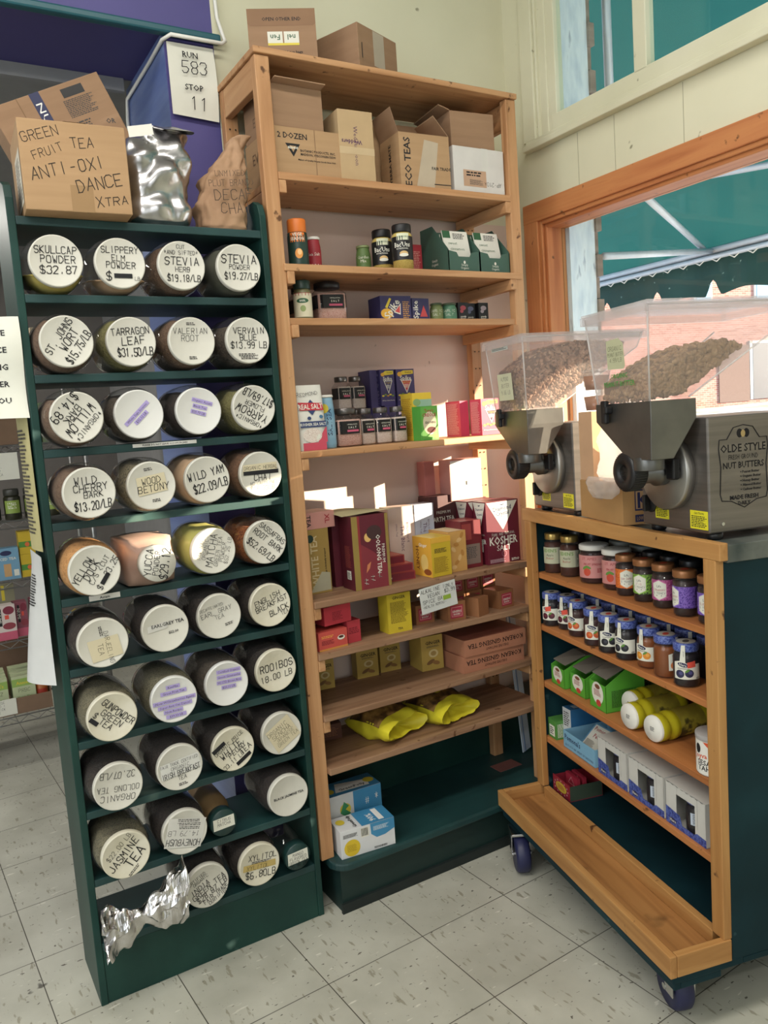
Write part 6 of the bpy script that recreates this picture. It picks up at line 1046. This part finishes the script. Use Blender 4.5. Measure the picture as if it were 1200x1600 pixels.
def mill(i0, a0, label, fillpoly, hop_label, nut, nutc, sticker, nn, nsz, nlab, olde=True):
    t = empty('nut_mill', cp(i0, a0, ZT), CR, label, 'mill'); 
    def P(name, b, par=None, bev=0): return b.build(name, par or t, (0, 0, 0), 0, bev)
    P('motor_housing', MB().box((0, -.122, .016), (.335, .122, .274), STEEL), None, .004)
    b = MB()
    for x in (.03, .30):
        for y in (-.1, .1): b.cyl((x, y, 0), (0, 0, 1), .018, .016, BLACK, 20, .003)
    P('rubber_feet', b)
    b = MB(); T = FR((0, .122, .016), (0, -1, 0), (0, 0, 1)); 
    for y0, z0, w_ in ((.052, .020, .052), (.180, .008, .060)):
        q = MB(); q.rect(T, y0, z0, y0+w_, z0+.042, YST); q.text(T, 'CAUTION:', y0+w_/2, z0+.036, .005, INK, 'b'); q.bars(T, y0+.004, z0+.004, y0+w_-.004, z0+.031, 4, INK, int(y0*99)); P('caution_sticker', q)
    P('face_plate', MB().lathe([(.003, 0), (.088, 0), (.088, -.018), (.084, -.022), (.003, -.022)], mat('#a5a29d', .4, .9), (-.0005, .008, .150), (1, 0, 0), 48))
    P('spout_tube', MB().lathe([(.034, .0), (.034, .02), (.026, .03), (.026, .095), (.022, .1)], STEELD, (-.027, .004, .155), (-1, 0, 0), 32))
    kb = MB(); kb.lathe([(.003, 0), (.041, 0), (.044, .004), (.044, .034), (.039, .040), (.020, .040), (.019, .035), (.003, .035)], BLACK, (-.092, .004, .160), (-1, 0, 0), 36)
    for k in range(44): a = 2*PI*k/44; kb.box((-.127, .004+.044*math.cos(a)-.0013, .160+.044*math.sin(a)-.0013), (-.098, .004+.044*math.cos(a)+.0013, .160+.044*math.sin(a)+.0013), BLACK)
    P('adjustment_knob', kb)
    P('clamp_knob', MB().box((-.048, -.066, .138), (-.030, -.038, .186), BLACK).cyl((-.03, -.052, .160), (1, 0, 0), .008, .008, BLACK, 16), None, .004)
    P('power_button', MB().cyl((-.001, .098, .115), (-1, 0, 0), .007, .006, mat('#a02a2a', .4), 16, .001)); P('switch_knob', MB().cyl((-.001, .085, .072), (-1, 0, 0), .024, .006, BLACK, 28, .002).box((-.024, .080, .052), (-.007, .090, .092), BLACK), None, .002)
    # funnel
    b = MB(); x0, x1, y0, y1 = -.13, -.013, -.105, .109; xb0, xb1, yb0, yb1 = -.128, -.070, -.099, -.012
    top = [(x0, y0), (x1, y0), (x1, y1), (x0, y1)]; bot = [(xb0, yb0), (xb1, yb0), (xb1, yb1), (xb0, yb1)]; m_ = STEELD; k = .004
    def ring(pts, z, ins=0): cx = sum(p[0] for p in pts)/4; cy = sum(p[1] for p in pts)/4; return [(p[0]+(cx-p[0])*ins, p[1]+(cy-p[1])*ins, z) for p in pts]
    vs = ring(top, .318)+ring(top, .276)+ring(bot, .190)+ring(top, .318, .05)+ring(top, .276, .05)+ring(bot, .190, .12); fs = []
    for r0, r1 in ((0, 4), (4, 8)): fs += [(r0+j, r0+(j+1) % 4, r1+(j+1) % 4, r1+j) for j in range(4)]
    for r0, r1 in ((12, 16), (16, 20)): fs += [(r0+j, r1+j, r1+(j+1) % 4, r0+(j+1) % 4) for j in range(4)]
    fs += [(j, 12+j, 12+(j+1) % 4, (j+1) % 4) for j in range(4)]+[(8, 9, 10, 11)]
    b.add(vs, fs, m_); b.cyl((-.098, -.048, .165), (0, 0, 1), .034, .03, m_, 24); fn = P('funnel', b, None, .0015)
    P('hopper_clamp', MB().box((-.146, .046, .272), (-.133, .066, .326), BLACK).box((-.150, .036, .295), (-.1305, .048, .312), BLACK), fn, .004)
    # clear hopper
    h = MB(); yl, yr, yt0, yt1 = -.098, .102, -.122, .122
    prof = [(-.126, .305), (-.026, .305), (-.026, .322), (.225, .478), (.245, .52), (-.142, .52)]
    A = [(x, yl if z < .4 else yt0, z) for x, z in prof]; B_ = [(x, yr if z < .4 else yt1, z) for x, z in prof]; n = 6
    h.add(A+B_, [tuple(range(n)), tuple(range(2*n-1, n-1, -1))]+[(j, n+j, n+(j+1) % n, (j+1) % n) for j in range(n) if j != 4], POLY); ho = P('clear_hopper', h)
    e_ = MB()
    for q0, q1 in ((A[0], A[5]), (B_[0], B_[5]), (A[2], A[3]), (B_[2], B_[3]), (A[3], A[4]), (A[0], A[1]), (A[5], A[4])): e_.tube([q0, q1], .0022, EDGE, 6)
    P('hopper_edge', e_, ho)
    r = MB()
    for a_, c_ in (((-.150, -.132, .505), (.262, -.122, .524)), ((-.150, .122, .505), (.262, .132, .524)), ((-.150, -.122, .505), (-.142, .122, .524)), ((.247, -.122, .505), (.262, .122, .524)), ((-.148, -.130, .5245), (.256, .130, .529))): r.box(a_, c_, POLY)
    P('hopper_lid', r, ho, .001)
    # labels on the hopper and the side plate
    S_ = FR((-.1425, .122, .3), (0, -1, 0), (.0, 0, 1)); Fh = lambda x, y, e: Vector((-.1275-.0140*min(1, max(0, (y+.0)/.22))-e-.001, .122-x, .3+y)); q = MB(); sticker(q, Fh); P('price_label', q, ho)
    if not olde: q = MB(); q.rect(Fh, .04, .196, .15, .206, mat('#c9d0cc', .6)); q.bars(Fh, .044, .198, .146, .205, 1, INK, 3); P('notice_strip', q, ho)
    if olde:
        q = MB(); D = FR((.0, -.1218, .0), (1, 0, 0), (0, 0, 1)); x0 = .030; w_ = .128; z0, z1 = .072, .252; cx = x0+w_/2; DK_ = mat('#121012', .95, 0, 0)
        fr = [(x0, z0+.03), (x0+.004, z0+.015), (x0+.03, z0+.012), (cx, z0-.004), (x0+w_-.03, z0+.012), (x0+w_-.004, z0+.015), (x0+w_, z0+.03), (x0+w_-.003, z0+.09), (x0+w_+.002, z1-.05), (x0+w_, z1-.03), (x0+w_-.02, z1-.03), (cx+.026, z1-.005), (cx, z1), (cx-.026, z1-.005), (x0+.02, z1-.03), (x0, z1-.03), (x0-.002, z1-.05), (x0+.003, z0+.09)]
        q.tube([D(x, z, .0006) for x, z in fr+fr[:1]], .0011, DK_, 6); 
        q.ell(D, cx-.009, z1-.018, .008, .010, DK_); q.ell(D, cx+.009, z1-.018, .008, .010, DK_); q.ell(D, cx, z1-.019, .006, .008, mat('#a08a5a', .5))
        q.text(D, 'OLDE STYLE', cx, z1-.050, .017, DK_, 'b', 0, 'c', w_*.95); q.text(D, 'FRESH GROUND', cx, z1-.070, .011, DK_, 'p', 0, 'c', w_*.62); q.text(D, 'NUT BUTTERS', cx, z1-.088, .014, DK_, 'b', 0, 'c', w_*.86)
        for k, s_ in enumerate(('Peanut Butter', 'Organic Butter', 'Honey Butter', 'Almond Butter', 'Cashew Butter')): q.text(D, s_, cx-.004, z1-.104-.0098*k, .0058, DK_, 'b', 0, 'l', w_*.5); q.ell(D, cx-.008, z1-.104-.0098*k, .0015, .0015, DK_, 8)
        q.text(D, 'MADE FRESH', cx, z0+.020, .0095, DK_, 'b', 0, 'c', w_*.7); q.text(D, 'DAILY', cx, z0+.0065, .0085, DK_, 'b')
        P('printed_plate', q); P('plate_screw', MB().cyl((.035, -.1222, .036), (0, -1, 0), .004, .002, CHROME, 12))
    # nuts inside the hopper
    b = MB(); ya, yb = -.088, .094; n = len(fillpoly)
    ins = lambda x, z: (x, z)
    b.add([(x, ya+.006-(.0 if z < .4 else .018*min(1, (z-.33)/.1)), z) for x, z in fillpoly]+[(x, yb-.006, z) for x, z in fillpoly], [tuple(range(n)), tuple(range(2*n-1, n-1, -1))]+[(j, n+j, n+(j+1) % n, (j+1) % n) for j in range(n)], nutc)
    N_ = FR((0, ya+.002, 0), (1, 0, 0), (0, 0, 1)); N2 = lambda x, y, e: N_(x, y, e)+Vector((0, -.0175*min(1, max(0, (y-.33)/.1)), 0))
    nutmesh(b, fillpoly, N2, nut, nn, nsz, 3)
    zl = fillpoly[-1][1]; L_ = lambda x, y, e: Vector((-.1195-.006*min(1, max(0, (y-.32)/.15))-e, .094-x, y)); nutmesh(b, [(.006, .322), (.182, .322), (.182, zl+.02), (.006, zl-.03)], L_, nut, nn//3, nsz, 4, .003)
    for k in range(len(fillpoly)-3):
        (xa, za_), (xb, zb_) = fillpoly[2+k], fillpoly[3+k]; U = lambda x, y, e, xa=xa, za_=za_, xb=xb, zb_=zb_: Vector((xa+(xb-xa)*x, ya+.01+y*(yb-ya-.02), za_+(zb_-za_)*x-e)); nutmesh(b, [(0, 0), (1, 0), (1, 1), (0, 1)], U, nut, 70, nsz, 5+k, -.003)
    o = b.build(nlab[0], None, t.location, CR); tag(o, nlab[1], 'nuts', None, 'stuff')
PNUT = ramp_mat('peanuts', (60, 60, 60), [(.3, '#8a6c4c'), (.55, '#a5845e'), (.75, '#b99a72')], .6, 1, 3); ALM = ramp_mat('almond_bits', (60, 60, 60), [(.3, '#7d5a44'), (.55, '#a07a60'), (.75, '#c4a488')], .6, 1, 3)
PNB = mat('#7a5f45', .8); ALB = mat('#6b4c3a', .8); GRT = mat('#3a8a3a', .5)
def st1(q, F): q.poly(F, [(.078, .096), (.080, .160), (.128, .163), (.146, .150), (.147, .100), (.140, .094)], mat('#b9ba98', .6)); q.lines(F, [('ORGANIC', 1), ('PEANUT BUTTER', .8), ('4.99/LB', .9)], .112, .146, .0095, INK, 'h', 'c', 1.5, .06); q.text(F, 'ORGANIC', .12, .080, .010, GRT, 'b'); q.text(F, 'PEANUT BUTTER', .118, .062, .011, GRT, 'b', 0, 'c', .12)
def st2(q, F): q.rect(F, .06, .050, .155, .128, mat('#c9cbb0', .6)); q.lines(F, ['ALMOND', 'BUTTER', '9.66 LB'], .107, .118, .0105, INK, 'h', 'c', 1.9, .08)
mill(.170, .168, 'large stainless nut mill with printed side plate and half full clear hopper, nearest', [(-.118, .327), (-.038, .329), (.112, .424), (.07, .442), (.01, .428), (-.05, .402), (-.118, .366)], None, PNUT, PNB, st1, 520, .0085, ('peanuts', 'peanuts heaped inside the clear hopper of the nearer mill'))
mill(.172, .742, 'stainless nut mill with nearly full hopper, farther one by the bookcase', [(-.118, .326), (-.036, .328), (.185, .466), (.2, .497), (.05, .506), (-.03, .492), (-.118, .436)], None, ALM, ALB, st2, 900, .0066, ('almond_pieces', 'almond pieces filling the clear hopper of the farther mill'), False)
# carton, bags and tubs between the mills
def dk(b, q, w, dd, h):
    tape(b, q, w, dd, h, .38, .56); r = q['r']; b.rect(r, dd*.34, h*.34, dd*.9, h*.86, NAVY); b.rect(r, dd*.37, h*.38, dd*.87, h*.82, CARD); b.text(r, 'K', dd*.6, h*.6, h*.38, NAVY, 'b'); b.rect(r, dd*.34, h*.06, dd*.95, h*.24, NAVY); b.text(r, 'LOW SODIUM', dd*.64, h*.15, .010, CARD, 'b', 0, 'c', dd*.5)
carton('carton', 'small brown carton with dark blue K mark between the two mills', 'box', cp(.163, .470, .138+1.0), .245, .10, .105, mat('#a98252', .8), dk, CF-.10, None, .001)
carton('carton', 'upright pale carton standing on the small K carton beside the milky bag', 'box', cp(.176, .553, 1.2435), .068, .08, .19, mat('#c09a78', .8), None, CF)
sack('plastic_bag', 'large milky plastic bag standing on the K carton between the mills', 'bag', cp(.222, .425, 1.138+.106), [(0, 0, 0, .045, .07), (0, 0, .01, .055, .082), (0, 0, .10, .056, .08), (0, -.005, .16, .046, .066), (0, -.01, .2, .02, .03), (.0, -.01, .215, .012, .02)], BAGM, 40, 26, .010, 18, CR, 3, 3)
sack('plastic_bag', 'thin clear plastic bag drooping over the front of the K carton', 'bag', cp(.125, .40, 1.138+.07), [(0, 0, 0, .008, .045), (0, 0, .015, .014, .062), (.0, .005, .04, .012, .075), (.0, 0, .055, .006, .06)], BAGP, 40, 16, .010, 24, CR, 2.4, 8)
for k, (z, lb) in enumerate(((.302, 'lower clear deli tub with pinkish contents between the mills'), (.3585, 'upper clear deli tub with pinkish contents between the mills'))):
    r = .038; cyl_thing('deli_tub', lb, 'tub', cp(.217, .553, ZT+z), r, .056, [('tub_body', [(r*.82, 0), (r*.84, .002), (r, .05)], WRAP, None), ('contents', [(r*.78, .002), (r*.92, .04), (.003, .042)], mat('#a5714f', .8), None), ('lid', [(r*1.05, .05), (r*1.06, .052), (r*1.06, .056), (.003, .056)], WRAP, None)], 0, 'clear deli tubs')
# ------------------------------------------------------------------ wire shelving in the stockroom behind
WX0, WX1, WY0, WY1 = -.62, .74, 3.95, 4.38
wr = empty('wire_shelving', (0, 4.16, 0), 0, 'chrome wire shelving unit loaded with groceries behind the green rack', 'shelving'); WIRE = mat('#a9a9a8', .3, .9)
def wp(name, b): return b.build(name, wr, (0, -4.16, 0))
for x in (WX0+.02, WX1-.02):
    for y in (WY0+.02, WY1-.02): wp('post', MB().cyl((x, y, 0), (0, 0, 1), .0125, 1.95, WIRE, 14))
WZ = [.225, .575, .85, 1.12, 1.46, 1.80]
for z in WZ:
    b = MB()
    for y in (WY0, WY1):
        b.tube([(WX0, y, z-.004), (WX1, y, z-.004)], .0035, WIRE, 6); b.tube([(WX0, y, z-.036), (WX1, y, z-.036)], .003, WIRE, 6)
        n = 34; b.tube([(WX0+(WX1-WX0)*k/n, y, z-.006-.028*(k % 2)) for k in range(n+1)], .0022, WIRE, 5)
    for k in range(28): x = WX0+(WX1-WX0)*k/27; b.tube([(x, WY0, z-.004), (x, WY1, z-.004)], .0018, WIRE, 5)
    wp('wire_shelf', b)
def wbox(name, label, x, z, w, h, m_, dec=None, y=3.97, dd=.1, grp=None): return carton(name, label, 'box', (x, y, z+.0012), w, dd, h, m_, dec, 0, grp)
def dtray(b, q, w, dd, h): b.bars(q['f'], w*.4, h*.7, w*.6, h*.85, 1, INK, 3); b.rect(q['f'], w*.36, h*.8, w*.44, h*.88, INK)
z = WZ[0]; t = empty('cardboard_tray', (.13, 3.965, z+.001), 0, 'brown cardboard tray of packets on the lowest wire shelf', 'box'); w, dd, h = .64, .33, .10; TR = mat('#7d6450', .8); b = MB()
b.box((-w/2, 0, 0), (w/2, dd, .003), TR); b.box((-w/2, 0, .003), (w/2, .003, h*.75), TR); b.box((-w/2, dd-.003, .003), (w/2, dd, .28), TR); b.box((-w/2, .003, .003), (-w/2+.003, dd-.003, .2), TR); b.box((w/2-.003, .003, .003), (w/2, dd-.003, .2), TR); F = FR((-w/2, 0, 0), (1, 0, 0), (0, 0, 1)); b.build('tray', t)
b = MB(); b.box((-.085, 0, 0), (.085, .001, .075), PAPER); F = FR((-.085, 0, 0), (1, 0, 0), (0, 0, 1)); b.lines(F, ['BUY THESE', 'REDUCED !', 'FOR QUICK', 'SALE'], .085, .068, .010, INK, 'h', 'c', 1.5, .15); tag(b.build('price_sign', None, (.212, 3.962, z+.006)), 'handwritten white reduced price sign on the lowest cardboard tray', 'sign')
MACL = mat('#b9c29a', .5)
def dmac(k):
    def f(b, q, w, dd, h): b.rect(q['f'], 0, h*.7, w, h*.92, mat('#8fae5a', .5)); b.text(q['f'], "Annie's", w*.5, h*.8, .015, YELB, 'b', 0, 'c', w*.85); b.text(q['f'], 'PRBC' if k else 'PREZ', w*.5, h*.58, .016, INK, 'h'); b.text(q['f'], 'Vegan Mac', w*.5, h*.4, .010, LEAFG, 'p'); b.ell(q['f'], w*.55, h*.12, w*.35, h*.1, mat('#c9a24a'))
    return f
for k in range(8): wbox('pasta_box', ('front', 'second', 'third', 'rearmost')[k % 4]+' green pasta box of the '+('left' if k < 4 else 'right')+' row in the lowest cardboard tray', .222 if k < 4 else .338, z+.003+.0012+.004*(k % 4), .098, .165, MACL, dmac(k//4), 3.99+.046*(k % 4), .04, 'green pasta boxes')
cyl_thing('sauce_bottle', 'small orange sauce bottle with dark cap at the end of the cardboard tray', 'bottle', (.416, 4.02, z+.0045), .022, .17, [('bottle_body', [(.026, 0), (.028, .004), (.028, .11), (.012, .135)], mat('#a85f2a', .4), lambda b: (b.rect(CYF(.0285, vis((.41, 4.0))), -.022, .03, .022, .085, mat('#a83a2a', .5), 6))), ('cap', [(.016, .132), (.018, .135), (.018, .165), (.015, .17)], BLACK, None)])
z = WZ[1]
def dnu(b, q, w, dd, h): f = q['f']; b.rect(f, w*.3, h*.42, w*.46, h*.92, BLACK); b.text(f, 'NUMI', w*.38, h*.67, .014, PAPER, 'p', -PI/2, 'c', h*.4); b.ell(f, w*.75, h*.85, w*.22, h*.12, mat('#7a2a3c')); b.ell(f, w*.72, h*.4, w*.25, h*.1, mat('#8a3a44')); b.rect(f, 0, 0, w, h*.24, mat('#c25a72', .5)); b.rect(f, w*.58, h*.6, w*.74, h*.72, mat('#d8503f', .6))
for k in range(3): wbox('tea_box', ('pink and white tea box at the left end of the wire shelf row', 'second pink tea box, tilted dark side out, in the wire shelf row', 'third pink tea box, nearest the green rack, in the wire shelf row')[k], .285+.078*k, z, .108 if k == 0 else .06, .16, mat('#cfc2bc', .5) if k == 0 else mat('#8a4a58', .5), dnu, 3.97+.03*k, .07, 'pink tea boxes')
wbox('tea_box', 'yellow and grey box stacked behind the pink tea boxes', .30, z, .11, .235, mat('#8d8a70', .5), lambda b, q, w, dd, h: b.rect(q['f'], w*.5, h*.7, w*.62, h, YELB), 4.08, .06)
z = WZ[2]
wbox('tea_box', 'light blue iced tea box on the wire shelf', .335, z, .096, .145, mat('#6f9ab5', .5), lambda b, q, w, dd, h: (b.ell(q['f'], w*.45, h*.84, w*.25, h*.08, NAVY), b.text(q['f'], 'ICED TEA', w*.5, h*.66, .012, PAPER, 'b'), b.rect(q['f'], w*.3, h*.1, w*.62, h*.5, mat('#c29a6a', .5)), b.rect(q['f'], w*.72, h*.1, w*.94, h*.3, PAPER)), 3.97, .06)
for k in range(2): wbox('tea_box', ('lower', 'upper')[k]+' yellow and green box beside the light blue iced tea box', .425, z+.106*k, .07, .105, mat('#c9ab2c', .5), lambda b, q, w, dd, h: (b.rect(q['f'], 0, h*.3, w, h*.55, mat('#4f8a3a', .5)), b.ell(q['f'], w*.5, h*.42, w*.14, h*.1, mat('#d86a3a'))), 3.98, .07, 'yellow green boxes')
z = WZ[3]
for k in range(5): 
    x = .215+.085*k; cyl_thing('food_jar', ('first', 'second', 'third', 'fourth', 'fifth')[k]+' dark jar with a green label in the row on the wire shelf', 'jar', (x, 4.0+.012*(k % 2), z+.0004), .035, .14, [('jar_body', [(.033, 0), (.036, .004), (.036, .1), (.028, .112)], mat('#2c2c1e', .3), (lambda xx: lambda b: (b.rect(CYF(.0366, vis((xx, 4.0))), -.034, .03, .034, .088, mat('#8aa04a', .5), 8), b.bars(CYF(.0368, vis((xx, 4.0))), -.02, .05, .02, .08, 2, PAPER, 3)))(x)), ('lid', [(.031, .11), (.033, .112), (.033, .136), (.03, .14)], mat('#3a3a34', .4), None)], 0, 'dark jars with green labels')
b = MB(); b.box((-.16, 0, 0), (.07, .001, .12), PAPER); F = FR((-.16, 0, 0), (1, 0, 0), (0, 0, 1)); b.lines(F, ['TRY IN A', 'NICE HOT', 'CARAPT ?', 'SELECTION,', 'NOT SOUR', 'COSTA RICA'], .12, .113, .0105, INK, 'h', 'c', 1.6, .2); tag(b.build('price_sign', None, (.355, 3.945, 1.305)), 'white handwritten recommendation card hanging on the wire shelving', 'sign')
z = WZ[4]; wbox('carton', 'brown carton with dark blue upper band on the wire shelving behind the notice', .24, z, .44, .24, mat('#7a614c', .8), lambda b, q, w, dd, h: (b.rect(q['f'], 0, h*.62, w, h*.9, NAVY), b.text(q['f'], 'CAROUS', w*.78, h*.76, .04, mat('#8a7a6a', .7), 'p')), 3.97, .35)
CB_ = ['#b9a88c', '#8a4a3a', '#c9c2b0', '#4a5a7a', '#a9793a', '#6a7a5a', '#c0b0a0', '#7a3a4a']
for zi, z in ((4, WZ[4]), (5, WZ[5])):
    for k in range(3): wbox('tea_box', ('left', 'middle', 'right')[k]+' of the small boxes glimpsed between the jars on the '+('upper' if zi == 5 else 'second highest')+' wire shelf', .50+.08*k, z, .07, .16+.02*(k % 2), mat(CB_[(zi*3+k) % 8], .6), (lambda k: lambda b, q, w, dd, h: (b.rect(q['f'], w*.1, h*.5, w*.9, h*.85, PAPER), b.bars(q['f'], w*.15, h*.1, w*.85, h*.4, 3, SMALL, k), b.ell(q['f'], w*.5, h*.68, w*.2, h*.1, mat(CB_[(k+3) % 8]))))(k), 3.98, .1, 'small boxes on the wire shelving')
tag(MB().lathe([(.06, 0), (.065, .004), (.065, .004), (.06, .008), (.003, .008)], mat('#3a4a6a', .5), (0, 0, .07), (0, 1, 0), 28).build('round_sign', None, (.46, 3.97, 1.80)), 'round dark blue sign standing on the top wire shelf behind the jars', 'sign')
